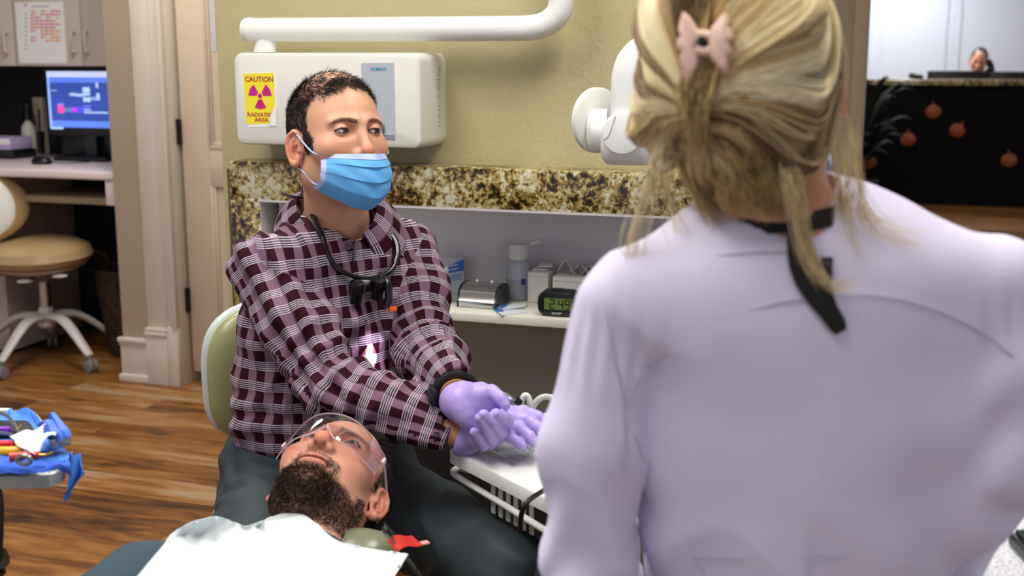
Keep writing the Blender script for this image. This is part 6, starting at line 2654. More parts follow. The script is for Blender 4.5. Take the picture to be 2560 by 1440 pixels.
for k, z_ in enumerate((0.52, 0.46, 0.38, 0.34, 0.30, 0.22)):
    w_ = (0.012, 0.016, 0.010, 0.014, 0.012, 0.008)[k]
    put('label_line', G().box(p + FW.n * 0.0184 + np.array([-0.002, 0, h * z_]), (w_, 0.0012, 0.0011), FW.R), mat('grey ink', (120, 122, 120), 0.7), b)

# blue and white pouch leaning on the niche wall
q0 = on_shelf(1122, 738)
s0_ = (q0 - FW.o) @ FW.a
tq = (q0 - FW.o) @ FW.n
FP = Frame(FW.pt(0, -0.140, 0))
pz = thing('pouch', 'blue and white paper pouch leaning behind the small bottle', 'pouch', FP.pt(s0_, 0, zsh))
sa_, sb_ = FP.px(1086, 700)[0], FP.px(1161, 700)[0]
zt0, zt1 = FP.px(1095, 640)[1], FP.px(1159, 647)[1]


def pouch(u, v):
    s = sa_ + (sb_ - sa_) * u
    z = zsh + 0.0008 + (zt0 + (zt1 - zt0) * u - zsh) * v
    return FP.pt(s, 0.012 * math.sin(PI * u) * (1 - v * 0.7) * (0.35 + v) + 0.012 * (1 - v), z)


put('paper', G().sheet(pouch, 16, 16, 0.003), mat('pouch paper', (186, 192, 204), 0.6), pz)


def pband(u, v):
    uu = u
    v0 = 0.66 - 0.42 * (1 - uu) * 0.5
    v1 = 0.99 - 0.48 * (1 - uu)
    q = pouch(uu, v0 + (v1 - v0) * v)
    return q + FP.n * 0.0016


put('blue_band', G().sheet(pband, 16, 8, 0.0012), mat('pouch blue', (36, 104, 196), 0.5), pz)
for k in range(3):
    q1, q2 = pouch(0.62 - 0.05 * k, 0.50 - 0.07 * k), pouch(0.95, 0.56 - 0.07 * k)
    put('printed_line', G().tube([q1 + FP.n * 0.002, q2 + FP.n * 0.002], 0.0011, 6), mat('pouch blue', (36, 104, 196), 0.5), pz)
for k in range(2):
    q1, q2 = pouch(0.45, 0.73 - 0.1 * k), pouch(0.85, 0.83 - 0.1 * k)
    put('printed_line', G().tube([q1 + FP.n * 0.0036, q2 + FP.n * 0.0036], 0.0011, 6), M_PAPER, pz)

# chrome roller dispenser
c0_, c1_ = on_shelf(1147, 768), on_shelf(1240, 772)
cx = (c0_ + c1_) / 2 - FW.n * 0.045
wd = np.linalg.norm(c1_ - c0_)
dsp = thing('tape_dispenser', 'brushed chrome dispenser with a curved lid on the shelf', 'dispenser', cx)
FDs = Frame(cx, YAW + 0.06)
prof = [(-0.045, 0.0), (0.045, 0.0), (0.046, 0.016), (0.040, 0.024), (0.036, 0.040), (0.020, 0.052), (-0.010, 0.056), (-0.034, 0.050), (-0.045, 0.034)]
g = G()
n = len(prof)
V = [FDs.pt(-wd / 2, t, zsh + z) for t, z in prof] + [FDs.pt(wd / 2, t, zsh + z) for t, z in prof]
g.add(V, [tuple(range(n)), tuple(range(2 * n - 1, n - 1, -1))] + [(i, n + i, n + (i + 1) % n, (i + 1) % n) for i in range(n)])
put('body', g, M_CHROME, dsp)
g = G()
for s_ in (-1, 1):
    V = [FDs.pt(s_ * (wd / 2 + d), t * 1.03, zsh + z * 1.02) for d in (0.0002, 0.005) for t, z in prof]
    g2 = G()
    g2.add(V, [tuple(range(n)), tuple(range(2 * n - 1, n - 1, -1))] + [(i, n + i, n + (i + 1) % n, (i + 1) % n) for i in range(n)])
    put('side_plate', g2, mat('dark steel', (70, 72, 76), 0.3, 0.9), dsp)
put('front_bar', G().span(FDs, (-wd / 2 + 0.002, wd / 2 - 0.002), (0.045, 0.050), (zsh + 0.003, zsh + 0.015), 0.0015), M_CHROME, dsp)
for s_ in (-0.018, 0.022):
    put('knob', G().ball(FDs.pt(s_, -0.004, zsh + 0.058), 0.0042, None, 12, 8), M_WHITE, dsp)

# squeeze bottle with a flip cap
p = on_shelf(1288, 752) - FW.n * 0.03
k_ = 0.96
r = 33 * MM * 1.01
hb = 108 * MM
bt = thing('squeeze_bottle', 'translucent squeeze bottle with its white flip cap open', 'bottle', p)
m = NT('frosted bottle')
gx = m.n('NewGeometry')
sx = m.n('SeparateXYZ')
m.l(gx.outputs['Position'], sx.inputs[0])
m.l(m.mix(m.math('LESS_THAN', sx.outputs[2], float(zsh + hb * 0.52)), (196, 202, 216), (168, 172, 186)), m.b.inputs['Base Color'])
m.set(Roughness=0.35)
m.b.inputs['Transmission Weight'].default_value = 0.25
put('bottle', G().lathe([(0.0, 0), (r * 0.94, 0.0006), (r, 0.006), (r, hb * 0.80), (r * 0.94, hb * 0.88), (r * 0.78, hb * 0.96), (r * 0.70, hb)], p, seg=36), m.m, bt)
put('cap', G().lathe([(r * 0.74, hb * 0.98), (r * 0.76, hb), (r * 0.76, hb + 0.033), (r * 0.72, hb + 0.036), (0, hb + 0.036)], p, seg=36), M_WHITE, bt)
lid = put('flip_lid', G().lathe([(0.0, -0.004), (0.0175, -0.004), (0.019, -0.001), (0.019, 0.003), (0.0, 0.004)], p + FW.a * 0.046 + [0, 0, hb + 0.044], seg=28, R=FW.R @ roty(-0.30)), M_WHITE, bt)
put('blue_sticker', G().box(p + (FW.n * 0.80 + FW.a * 0.60) * (r + 0.0004) + [0, 0, hb * 0.47], (0.0012, 0.010, 0.016), rotz(-YAW - 0.93 + PI / 2 + PI / 2)), mat('sticker blue', (36, 52, 140), 0.5), bt)


# tissue and gauze boxes
def open_box(name, lab, cat, x0, x1, yb, ztop_px, depth, tissues):
    a, b_ = on_shelf(x0, yb), on_shelf(x1, yb)
    c = (a + b_) / 2
    wdt = (b_ - a) @ FW.a
    F = Frame(c - FW.n * depth / 2)
    hh = F.px((x0 + x1) / 2, ztop_px, depth / 2)[1] - zsh
    t = thing(name, lab, cat, F.pt(0, 0, zsh))
    g = G()
    g.span(F, (-wdt / 2, wdt / 2), (-depth / 2, depth / 2), (zsh + 0.0004, zsh + hh - 0.004), 0.0015)
    put('carton', g, mat('white card', (228, 226, 214), 0.7, var=0.02), t)
    put('lid_edge', G().span(F, (-wdt / 2 - 0.001, wdt / 2 + 0.001), (-depth / 2 - 0.001, depth / 2 + 0.001), (zsh + hh * 0.80, zsh + hh * 0.82)), mat('card edge', (200, 198, 188), 0.7), t)
    tissues(F, wdt, hh, t)
    return t


def gauze(F, wdt, hh, t):
    for k in range(4):
        put('gauze_square', G().box(F.pt(0.004 * k - 0.004, 0.002 * k, zsh + hh - 0.002 + 0.0035 * k), (wdt * 0.62, 0.05, 0.003), F.R @ rotz(0.12 * k) @ rotx(0.1 * math.sin(k * 2))), M_PAPER, t)


def tissue(F, wdt, hh, t):
    for ph, sx_, hz in ((0.0, -0.28, 0.036), (0.8, 0.02, 0.030), (1.7, 0.28, 0.020)):
        def fn(u, v, ph=ph, sx_=sx_, hz=hz):
            return F.pt(wdt * (sx_ + 0.42 * (u - 0.5)), 0.05 * (v - 0.5), zsh + hh - 0.004 + hz * (1 - abs(2 * u - 1)) * (0.5 + 0.5 * v) + 0.004 * math.sin(6 * u + ph * 3) + 0.003)
        put('tissue', G().sheet(fn, 11, 9, 0.0006), M_PAPER, t)


open_box('gauze_box', 'white gauze box behind the digital clock, beside the squeeze bottle', 'box', 1316, 1372, 757, 677, 0.10, gauze)
open_box('tissue_box', 'white tissue box with crumpled tissues behind the digital clock', 'box', 1376, 1494, 768, 690, 0.11, tissue)

# digital clock
ck0, ck1 = on_shelf(1342, 789), on_shelf(1440, 797)
cc_ = (ck0 + ck1) / 2
FK = Frame(cc_ - FW.n * 0.024, YAW - 0.05)
hk = 62 * MM
wk_ = 0.098
clk = thing('digital_clock', 'black digital clock reading 2:49 on the shelf', 'clock', FK.pt(0, 0, zsh))
put('case', slab(FK, (-wk_ / 2, wk_ / 2), (zsh + 0.0006, zsh + hk), -0.024, 0.022, 0.022, 0.006), mat('clock black', (16, 20, 24), 0.3), clk)
bz = put('bezel', slab(FK, (-wk_ / 2 + 0.016, wk_ / 2 - 0.010), (zsh + hk * 0.24, zsh + hk * 0.78), 0.019, 0.0232, 0.004, 0.001), mat('bezel black', (8, 9, 10), 0.35), clk)
lcd = put('display', G().span(FK, (-wk_ / 2 + 0.018, wk_ / 2 - 0.013), (0.0225, 0.0236), (zsh + hk * 0.29, zsh + hk * 0.74)), mat('lcd green', (104, 124, 66), 0.35), clk, label='green lit display')
SEG = {'2': 'abged', '4': 'fgbc', '9': 'abcdfg'}
dg_m = mat('lcd ink', (14, 18, 14), 0.5)


def digit(ch, s, z, w_, h_):
    g = G()
    th = 0.0024
    pos = {'a': (0, 1, 1, 0), 'g': (0, .5, 1, 0), 'd': (0, 0, 1, 0), 'f': (0, .5, 0, 1), 'b': (1, .5, 0, 1), 'e': (0, 0, 0, 1), 'c': (1, 0, 0, 1)}
    for k in SEG[ch]:
        x_, y_, hor, ver = pos[k]
        if hor:
            g.span(FK, (s, s + w_), (0.0236, 0.0241), (z + y_ * h_ - th / 2, z + y_ * h_ + th / 2))
        else:
            g.span(FK, (s + x_ * w_ - th / 2, s + x_ * w_ + th / 2), (0.0236, 0.0241), (z + y_ * h_, z + y_ * h_ + h_ * .5))
    put('digit', g, dg_m, lcd)


zz = zsh + hk * 0.34
hh_ = hk * 0.35
digit('2', -0.017, zz, 0.010, hh_)
digit('4', 0.004, zz, 0.010, hh_)
digit('9', 0.020, zz, 0.010, hh_)
put('maker_name', text_geo('SHARP', FK, -0.013, zsh + hk * 0.10, 0.0224, 0.0052, width=0.024, bold=0.02), mat('silver ink', (190, 192, 196), 0.4), clk)
put('top_button', G().span(FK, (-0.018, 0.012), (-0.012, 0.010), (zsh + hk - 0.002, zsh + hk + 0.004), 0.002), mat('clock black', (16, 20, 24), 0.3), clk)

# dark film dispenser
p = on_shelf(1528, 720) - FW.n * 0.04
FM = Frame(p)
fd = thing('film_dispenser', 'smoky upright dispenser with a curved lid at the shelf end', 'dispenser', p)
hd_ = FM.px(1528, 652)[1] - zsh
g = G()
g.span(FM, (-0.026, 0.026), (-0.03, 0.03), (zsh + 0.0005, zsh + hd_), 0.003)
put('body', g, mat('smoke plastic', (92, 112, 126), 0.25), fd)
put('film_window', G().span(FM, (-0.020, 0.020), (0.03, 0.0315), (zsh + 0.010, zsh + hd_ - 0.014), 0.0005), mat('window grey', (150, 166, 178), 0.2), fd)
V, f = [], []
m_ = 12
for i in range(m_):
    a = PI * i / (m_ - 1) * 0.62
    for s_ in (-0.029, 0.029):
        V.append(FM.pt(s_, 0.036 - 0.066 * (1 - math.cos(a)) * 0.72, zsh + hd_ + 0.002 + 0.020 * math.sin(a * 1.2)))
for i in range(m_):
    for s_ in (-0.029, 0.029):
        V.append(FM.pt(s_, 0.036 - 0.066 * (1 - math.cos(PI * i / (m_ - 1) * 0.62)) * 0.72, zsh + hd_ + 0.0005))
f = [(2 * i, 2 * i + 1, 2 * i + 3, 2 * i + 2) for i in range(m_ - 1)] + [(2 * m_ + 2 * i, 2 * i, 2 * i + 2, 2 * m_ + 2 * i + 2) for i in range(m_ - 1)] + [(2 * i + 1, 2 * m_ + 2 * i + 1, 2 * m_ + 2 * i + 3, 2 * i + 3) for i in range(m_ - 1)]
f += [(0, 2 * m_, 2 * m_ + 1, 1), (2 * m_ - 2, 2 * m_ - 1, 4 * m_ - 1, 4 * m_ - 2)]
g = G()
g.add(V, f)
put('lid', g, mat('dark teal plastic', (26, 50, 58), 0.25), fd)

# blue capped spray can at the far right of the niche
FCa = Frame(FW.pt(0, -0.06, 0))
s_, _ = FCa.px(1694, 600)
ztop_ = FCa.px(1690, 572)[1]
zl = FCa.px(1690, 612)[1]
pcn = FCa.pt(s_, 0, zsh)
cn = thing('spray_can', 'tall white can with a bright blue top at the niche end behind the hair', 'can', pcn)
put('can', G().lathe([(0.0, 0.0), (0.026, 0.0006), (0.026, zl - zsh), (0, zl - zsh)], pcn, seg=28), mat('can grey', (176, 178, 186), 0.35), cn)
put('blue_top', G().lathe([(0.0263, zl - zsh), (0.0265, zl - zsh + 0.001), (0.0265, ztop_ - zsh - 0.006), (0.024, ztop_ - zsh), (0, ztop_ - zsh)], pcn, seg=28), mat('can blue', (40, 132, 206), 0.4), cn)
for k in range(4):
    put('label_line', G().box(pcn + FW.n * 0.0262 + FW.a * 0.003 + [0, 0, zl - zsh - 0.008 - 0.008 * k], (0.018, 0.0012, 0.0018), FW.R), mat('grey ink', (120, 122, 120), 0.7), cn)

# card packets
for pts, lab in (([(1236, 772), (1280, 764), (1318, 762), (1312, 771), (1262, 778)], 'blue and white card packet lying on the shelf by the chrome dispenser'),
                 ([(1231, 774), (1253, 790), (1318, 782), (1302, 774), (1262, 776)], 'white card packet with a green edge at the front of the shelf')):
    dz = 0.0008 if 'blue and' in lab else 0.0
    Q = [on_shelf(x, y) for x, y in pts]
    pk = thing('card_packet', lab, 'packet', np.mean(Q, axis=0), 'card packets on the shelf')
    g = G()
    n = len(Q)
    zo = 0.0032 if 'blue and' in lab else 0.0003
    g.add([q + [0, 0, zo] for q in Q] + [q + [0, 0, zo + 0.0016] for q in Q], [tuple(range(n)), tuple(range(2 * n - 1, n - 1, -1))] + [(i, n + i, n + (i + 1) % n, (i + 1) % n) for i in range(n)])
    put('card', g, mat('card white', (226, 230, 238), 0.5), pk)
    w0_, w1_ = Q[0] * 0.9 + Q[2] * 0.1, Q[0] * 0.55 + Q[2] * 0.45
    lo_q = Q[-1] * 0.8 + Q[0] * 0.2 if 'blue and' in lab else Q[1] * 0.9 + Q[0] * 0.1
    g = G()
    up = [0, 0, zo + 0.0018]
    mid_ = Q[0] * 0.5 + Q[1] * 0.5
    g.add([Q[0] + up, mid_ + up, mid_ * 0.75 + Q[2] * 0.25 + up, Q[-1] * 0.8 + Q[0] * 0.2 + up], [(0, 1, 2, 3)])
    put('printed_panel', g, mat('card blue', (86, 112, 200), 0.5), pk)
    g = G()
    g.tube([Q[0] + up, Q[1] + up], 0.0012, 6)
    put('green_edge', g, mat('card green', (40, 160, 130), 0.5), pk)

# ------------------------------------------------------------ delivery tray under the gloved hands
TZ = 0.655
Apt, Bpt, Dpt = Pz(1119, 1121, TZ), Pz(1345, 1235, TZ), Pz(1372, 1040, TZ)
ex = (Bpt - Apt) / np.linalg.norm(Bpt - Apt)
Bf = Apt + ex * 0.42
Df = Apt + (Dpt - Apt) * 1.25
Cf = Bf + (Df - Apt)
tr_ = thing('delivery_tray', 'white delivery tray under the gloved hands with a rail handle', 'tray', (Apt + Cf) / 2 - [0, 0, 0.2])


def poly_slab(pts, z0, z1, r=0.012, nq=5):
    out = []
    n = len(pts)
    for i in range(n):
        p, a, b = pts[i], pts[i - 1], pts[(i + 1) % n]
        da, db = (a - p) / np.linalg.norm(a - p), (b - p) / np.linalg.norm(b - p)
        for q in range(nq + 1):
            t = q / nq
            out.append((1 - t) ** 2 * (p + da * r) + 2 * t * (1 - t) * p + t * t * (p + db * r))
    n = len(out)
    ctr = np.mean(out, axis=0)
    rings = [(z0, 0), (z1 - 0.003, 0), (z1 - 0.001, 0.002), (z1, 0.004)]
    V = []
    for z, ins in rings:
        for p in out:
            d = ctr - p
            d[2] = 0
            d = d / (np.linalg.norm(d) + 1e-9)
            V.append(np.array([p[0], p[1], z]) + d * ins)
    f = [(i * n + j, i * n + (j + 1) % n, (i + 1) * n + (j + 1) % n, (i + 1) * n + j) for i in range(3) for j in range(n)]
    f += [tuple(range(n))[::-1], tuple(3 * n + j for j in range(n))]
    g = G()
    g.add(V, f)
    return g


put('tray_top', poly_slab([Apt, Bf, Cf, Df], TZ - 0.024, TZ), M_WHITE, tr_)
rail = [Pz(x, y, TZ - 0.055) for x, y in ((1215, 1160), (1176, 1174), (1146, 1171), (1133, 1180), (1150, 1196), (1240, 1250), (1340, 1312), (1480, 1396))]
put('rail_handle', G().tube(rail, 0.0058, 14, n=60), M_WHITE, tr_)
under = put('underbody', G().box((Apt + Cf) / 2 + ex * 0.03 + [0, 0, -0.050], (0.26, 0.16, 0.05), frame_of(ex)[:, [2, 0, 1]], 0.01), M_DARK, tr_)
ey = np.cross([0, 0, 1.0], ex)
for k in range(6):
    q = Apt + ex * (0.115 + 0.022 * k)
    put('louvre_slat', G().box(q + np.array([0, 0, -0.055]) + ey * 0.018, (0.011, 0.003, 0.06), np.stack([ex, ey, np.array([0, 0, 1.0])], 1), 0.001), M_OFFW, tr_)
put('support_arm', G().tube([(Apt + Cf) / 2 + [0, 0, -0.12], (Apt + Cf) / 2 + [0.12, 0.05, -0.2], (Apt + Cf) / 2 + [0.16, 0.05, -0.64]], 0.022, 14, n=20).lathe([(0.15, 0.0), (0.16, 0.012), (0.03, 0.03)], [((Apt + Cf) / 2)[0] + 0.16, ((Apt + Cf) / 2)[1] + 0.05, 0.001], seg=28), M_OFFW, tr_)
cb = put('power_cord', G().tube([P(1420, 1190, 1.80), P(1340, 1238, 1.72), P(1316, 1258, 1.70), P(1304, 1285, 1.70), P(1300, 1330, 1.71)], 0.0040, 10, n=30), M_BLACK, None)
tag(cb, 'black cord looping over the white tray edge beside the woman\'s sleeve', 'cord')
# mouse under the right glove
p = Pz(1326, 1092, TZ)
ms = put('computer_mouse', G().lathe([(0.0, 0.030), (0.016, 0.029), (0.026, 0.022), (0.031, 0.010), (0.030, 0.001)], p + ex * 0.008 + ey * 0.01, seg=24, R=np.stack([ex, ey, np.array([0, 0, 1.0])], 1) @ np.diag([1.7, 1.0, 1.0])), mat('mouse black', (20, 24, 32), 0.3))
tag(ms, 'black mouse under the lilac glove on the white tray', 'mouse')
# wrinkled film on the tray
cor = [Pz(1150, 1108, TZ), Pz(1330, 1095, TZ), Pz(1338, 1132, TZ), Pz(1284, 1171, TZ)]


def filmf(u, v):
    q = (cor[0] * (1 - u) + cor[1] * u) * (1 - v) + (cor[3] * (1 - u) + cor[2] * u) * v
    n_ = mnoise.noise(Vector((u * 7, v * 6, 1))) + 0.6 * mnoise.noise(Vector((u * 16, v * 13, 4)))
    return q + np.array([0, 0, 0.0028 + 0.0026 * abs(n_) * 1.6])


fo = put('barrier_film', G().sheet(filmf, 30, 24, 0.0004), clear_mat('barrier film', (238, 240, 246), 0.5, 0.06))
tag(fo, 'crinkled clear plastic film lying on the white tray', 'film')
# handpiece and hoses behind the hands
hz = thing('handpiece_holder', 'grey handpiece with two pale hoses behind the gloved hands', 'handpiece', P(1320, 1032, 2.06))
put('handpiece', G().tube([P(1262, 988, 2.06), P(1272, 1000, 2.05), P(1284, 1012, 2.05), P(1300, 1030, 2.05)], [0.007, 0.009, 0.012, 0.011], 14, n=16), mat('handpiece grey', (120, 130, 140), 0.3, 0.6), hz)
put('coupling', G().cyl(P(1286, 1000, 2.05), P(1296, 1012, 2.05), 0.010), M_BLACK, hz)
put('hose', G().tube([P(1298, 1034, 2.06), P(1302, 1010, 2.06), P(1310, 990, 2.06), P(1320, 992, 2.06), P(1326, 1014, 2.06), P(1330, 1045, 2.07)], 0.0055, 12, n=40), M_OFFW, hz)
put('hose', G().tube([P(1328, 1040, 2.08), P(1334, 1014, 2.08), P(1350, 996, 2.08), P(1370, 992, 2.08), P(1395, 1004, 2.08), P(1410, 1050, 2.08)], 0.0058, 12, n=40), mat('hose grey', (186, 190, 188), 0.4), hz)
put('holder_bar', G().tube([P(1270, 1046, 2.07), P(1440, 1052, 2.07)], 0.012, 12), M_OFFW, hz)

# ------------------------------------------------------------ loupes hanging on the shirt
def on_shirt(x, y, e=0.008):
    p = march(dt_shirt0, x, y, 1.8, 2.6)
    if p is None:
        p = P(x, y, 2.25)
    n_ = grad(dt_shirt0, p[None])[0]
    return p + n_ * e


lp = thing('loupes', 'black dental loupes hanging from the neck over the plaid shirt', 'loupes', on_shirt(900, 700))
M_BG = mat('black gloss', (10, 11, 13), 0.25)
left = [(705, 484), (735, 492), (768, 512), (784, 545), (798, 590), (810, 630), (822, 658), (842, 678), (872, 692), (905, 698), (935, 692)]
right = [(905, 698), (945, 690), (968, 674), (980, 650), (978, 618), (960, 584), (940, 552), (922, 524), (912, 506)]
lf = [P(705, 484, 2.31), P(735, 492, 2.26)] + [on_shirt(x, y, 0.012) for x, y in left[2:]]
put('frame', G().tube([on_shirt(x, y, 0.014) for x, y in ((798, 592), (806, 622), (816, 648), (836, 672), (868, 690), (905, 699), (945, 692), (968, 676), (979, 652))], 0.0048, 10, n=50), M_BG, lp, label='black frame')
put('retainer_cord', G().tube(lf[:6], 0.0030, 10, n=30), M_BG, lp)
put('retainer_cord', G().tube([on_shirt(x, y, 0.012) for x, y in right[3:]], 0.0042, 10, n=30), M_BG, lp)
put('center_cord', G().tube([on_shirt(x, y, 0.006) for x, y in ((883, 604), (880, 640), (878, 672))], 0.0016, 8, n=16), M_BG, lp)
put('temple_sleeve', G().tube([on_shirt(x, y, 0.013) for x, y in ((772, 528), (782, 552), (790, 580), (800, 604))], [0.004, 0.006, 0.0065, 0.005], 10, n=20), M_BG, lp)
put('temple_sleeve', G().tube([on_shirt(x, y, 0.013) for x, y in ((958, 584), (976, 612), (980, 640), (974, 662))], [0.005, 0.008, 0.008, 0.005], 10, n=20), M_BG, lp)
for x, y, w_, h_ in ((881, 731, 0.030, 0.036), (930, 722, 0.026, 0.030)):
    q = on_shirt(x, y, 0.018)
    n_ = grad(dt_shirt0, (q - 0.01)[None])[0]
    put('barrel', G().lathe([(0.011, 0.020), (0.0135, 0.019), (0.0135, -0.004), (0.0115, -0.008), (0.0115, -0.02)], q, np.array([0.10, -0.30, 0.95]), 24), M_BG, lp)
put('lens_bridge', G().tube([on_shirt(866, 702, 0.012), on_shirt(900, 708, 0.014), on_shirt(930, 702, 0.014)], [0.003, 0.006, 0.003], 10, n=14), mat('clear grey', (150, 152, 160), 0.1, 0.4), lp)
lampq = on_shirt(944, 712, 0.030)
put('lamp_arm', G().tube([on_shirt(936, 690, 0.016), lampq, on_shirt(944, 745, 0.034), on_shirt(938, 766, 0.034)], [0.006, 0.008, 0.0075, 0.006], 12, n=20), M_BG, lp)
put('filter_flap', G().box(on_shirt(956, 771, 0.034), (0.017, 0.006, 0.010), frame_of(DR[:, 1])[:, [0, 2, 1]], 0.002), mat('orange filter', (226, 104, 22), 0.35), lp, label='orange filter flap')
# its small lamp shines down on the shirt front
tgt = on_shirt(918, 903, 0.0)
src = on_shirt(938, 758, 0.085)
ld = bpy.data.lights.new('loupe_lamp', 'SPOT')
ld.energy = 1.5
ld.color = (0.90, 0.72, 1.0)
ld.spot_size = math.radians(40)
ld.spot_blend = 0.55
ld.shadow_soft_size = 0.003
lo_ = bpy.data.objects.new('loupe_lamp', ld)
COL.objects.link(lo_)
lo_.parent = lp
lo_.location = src - ORG[lp.name]
lo_.rotation_euler = Vector(tgt - src).to_track_quat('-Z', 'Y').to_euler()
l2 = bpy.data.lights.new('loupe_lamp_core', 'SPOT')
l2.energy = 34
l2.color = (1.0, 0.93, 0.98)
dist = np.linalg.norm(tgt - src)
l2.spot_size = 2 * math.atan(0.0175 / dist)
l2.spot_blend = 0.15
l2.shadow_soft_size = 0.001
o2 = bpy.data.objects.new('loupe_lamp_core', l2)
COL.objects.link(o2)
o2.parent = lp
o2.location = src - ORG[lp.name]
o2.rotation_euler = lo_.rotation_euler

# ------------------------------------------------------------ seated man's chair
dch = thing('operator_stool', 'sage green backrest stool carrying the seated man', 'stool', (C0[0], C0[1] + 0.02, 0.0))
M_SAGE = mat('sage vinyl seat', (150, 150, 104), 0.32, bump=0.04)
bkp = P(566, 950, 2.40)
RB = TB @ rotx(-0.06)


def back_sdf(X, thick, grow):
    return s_rbox(X, bkp + Tr * -0.16 - Tf * 0.0, (0.205 + grow, thick, 0.150 + grow), min(0.045, thick * 0.98), RB)


def rounded_back(off, thick, grow, rc):
    """pad with rounded outline, curved round the sitter"""
    V, f = [], []
    nu, nv = 30, 24
    ctr = bkp - Tr * 0.165 - Tf * 0.0

    def fn(u, v):
        a = u * 2 * PI
        n_ = 3.2
        cx = np.sign(math.cos(a)) * abs(math.cos(a)) ** (2 / n_)
        cz = np.sign(math.sin(a)) * abs(math.sin(a)) ** (2 / n_)
        th = (v * PI) - PI / 2
        rad = max(0.02, math.cos(th)) ** 0.45
        x = (0.205 + grow) * cx * rad
        z = (0.152 + grow) * cz * rad
        y = thick * math.sin(th) + 0.55 * x * x + off
        return ctr + TB @ np.array([x, y, z])
    g = G()
    g.sheet(fn, 49, 17)
    return g


put('backrest', rounded_back(-0.02, 0.040, 0.0, 0.06), M_SAGE, dch, label='sage green padded backrest')
put('backrest_shell', rounded_back(-0.052, 0.028, 0.004, 0.06), mat('pale grey shell', (196, 206, 204), 0.35), dch, label='pale grey shell')
sz = HEMZ - 0.13
put('seat', G().lathe([(0, -0.03), (0.19, -0.03), (0.215, 0.0), (0.205, 0.025), (0.16, 0.034), (0, 0.036)], (C0[0], C0[1] + 0.02, sz - 0.035), seg=40), M_SAGE, dch)
put('gas_lift', G().cyl((C0[0], C0[1] + 0.02, 0.15), (C0[0], C0[1] + 0.02, sz - 0.06), 0.024), M_CHROME, dch)
put('back_bar', G().tube([(C0[0], C0[1] + 0.05, sz - 0.075), np.array([C0[0], C0[1], sz - 0.075]) - Tf * 0.26, bkp - Tr * 0.16 - Tf * 0.075 + [0, 0, -0.06]], 0.016, 12, n=20), M_STEEL, dch)
five_star(dch, np.array([C0[0], C0[1] + 0.02, 0.0]), 0.27, M_OFFW, 0.3, 0.15)

# ------------------------------------------------------------ instrument tray at the lower left
IZ = 0.80
MT = 1.45 / 3000
tray_px = [(-170, 1188), (90, 1186), (140, 1180), (166, 1158), (160, 1120), (128, 1075), (92, 1030), (40, 1024), (-170, 1024)]
TPn = [Pz(x, y, IZ) for x, y in tray_px]
it = thing('instrument_tray', 'grey metal instrument tray cut by the left edge', 'tray', np.mean(TPn, axis=0) - [0, 0, 0.03])
M_ALU = mat('satin aluminium', (164, 166, 160), 0.38, 0.55)
put('tray_pan', poly_slab(TPn, IZ - 0.019, IZ, 0.015, 4), M_ALU, it)
put('handle_rod', G().tube([Pz(-100, 1026, IZ + 0.006), Pz(28, 1027, IZ + 0.006)], 0.004, 10), M_WHITE, it)
pp = P(-4, 1300, TPn[0][1] + 0.02)
put('tray_post', G().tube([np.mean(TPn, axis=0) - [0.08, 0, 0.02], pp + [-0.02, 0.02, 0.03], pp + [-0.018, 0.0, -0.06], P(-8, 1408, TPn[0][1] + 0.02)], 0.018, 14, n=24), mat('post dark', (52, 46, 42), 0.4), it)
post_end = P(-8, 1408, TPn[0][1] + 0.02)
put('tray_stand', G().tube([post_end + [0, 0, 0.01], [post_end[0] - 0.36, post_end[1] + 0.1, 0.3], [post_end[0] - 0.36, post_end[1] + 0.1, 0.03]], 0.02, 12, n=16).lathe([(0.2, 0.0), (0.2, 0.015), (0.05, 0.03), (0.0, 0.03)], [post_end[0] - 0.36, post_end[1] + 0.1, 0.001], seg=32), mat('post dark', (52, 46, 42), 0.4), it)
# blue wrap with a hanging corner
M_BLUE = mat('blue sterile wrap', (76, 136, 226), 0.85, var=0.06, vscale=30, bump=0.15, bscale=300)


def quad_sheet(px_rows, z_rows, nu=30, nv=20, amp=0.004, seed=1, thick=0.0008):
    """rows of picture points at heights z_rows, smoothly interpolated"""
    R_ = [np.array([Pz(x, y, z) for (x, y), z in zip(r, zr)]) for r, zr in zip(px_rows, z_rows)]
    S_ = np.array([spline(r, nu) for r in R_])
    Gd = np.array([spline(S_[:, i], nv) for i in range(nu)])
    for i in range(nu):
        for j in range(nv):
            Gd[i, j, 2] += amp * mnoise.noise(Vector((i * 0.45, j * 0.5, seed)))
    g = G()
    g.sheet(grid_fn(Gd), nu, nv, thick)
    return g


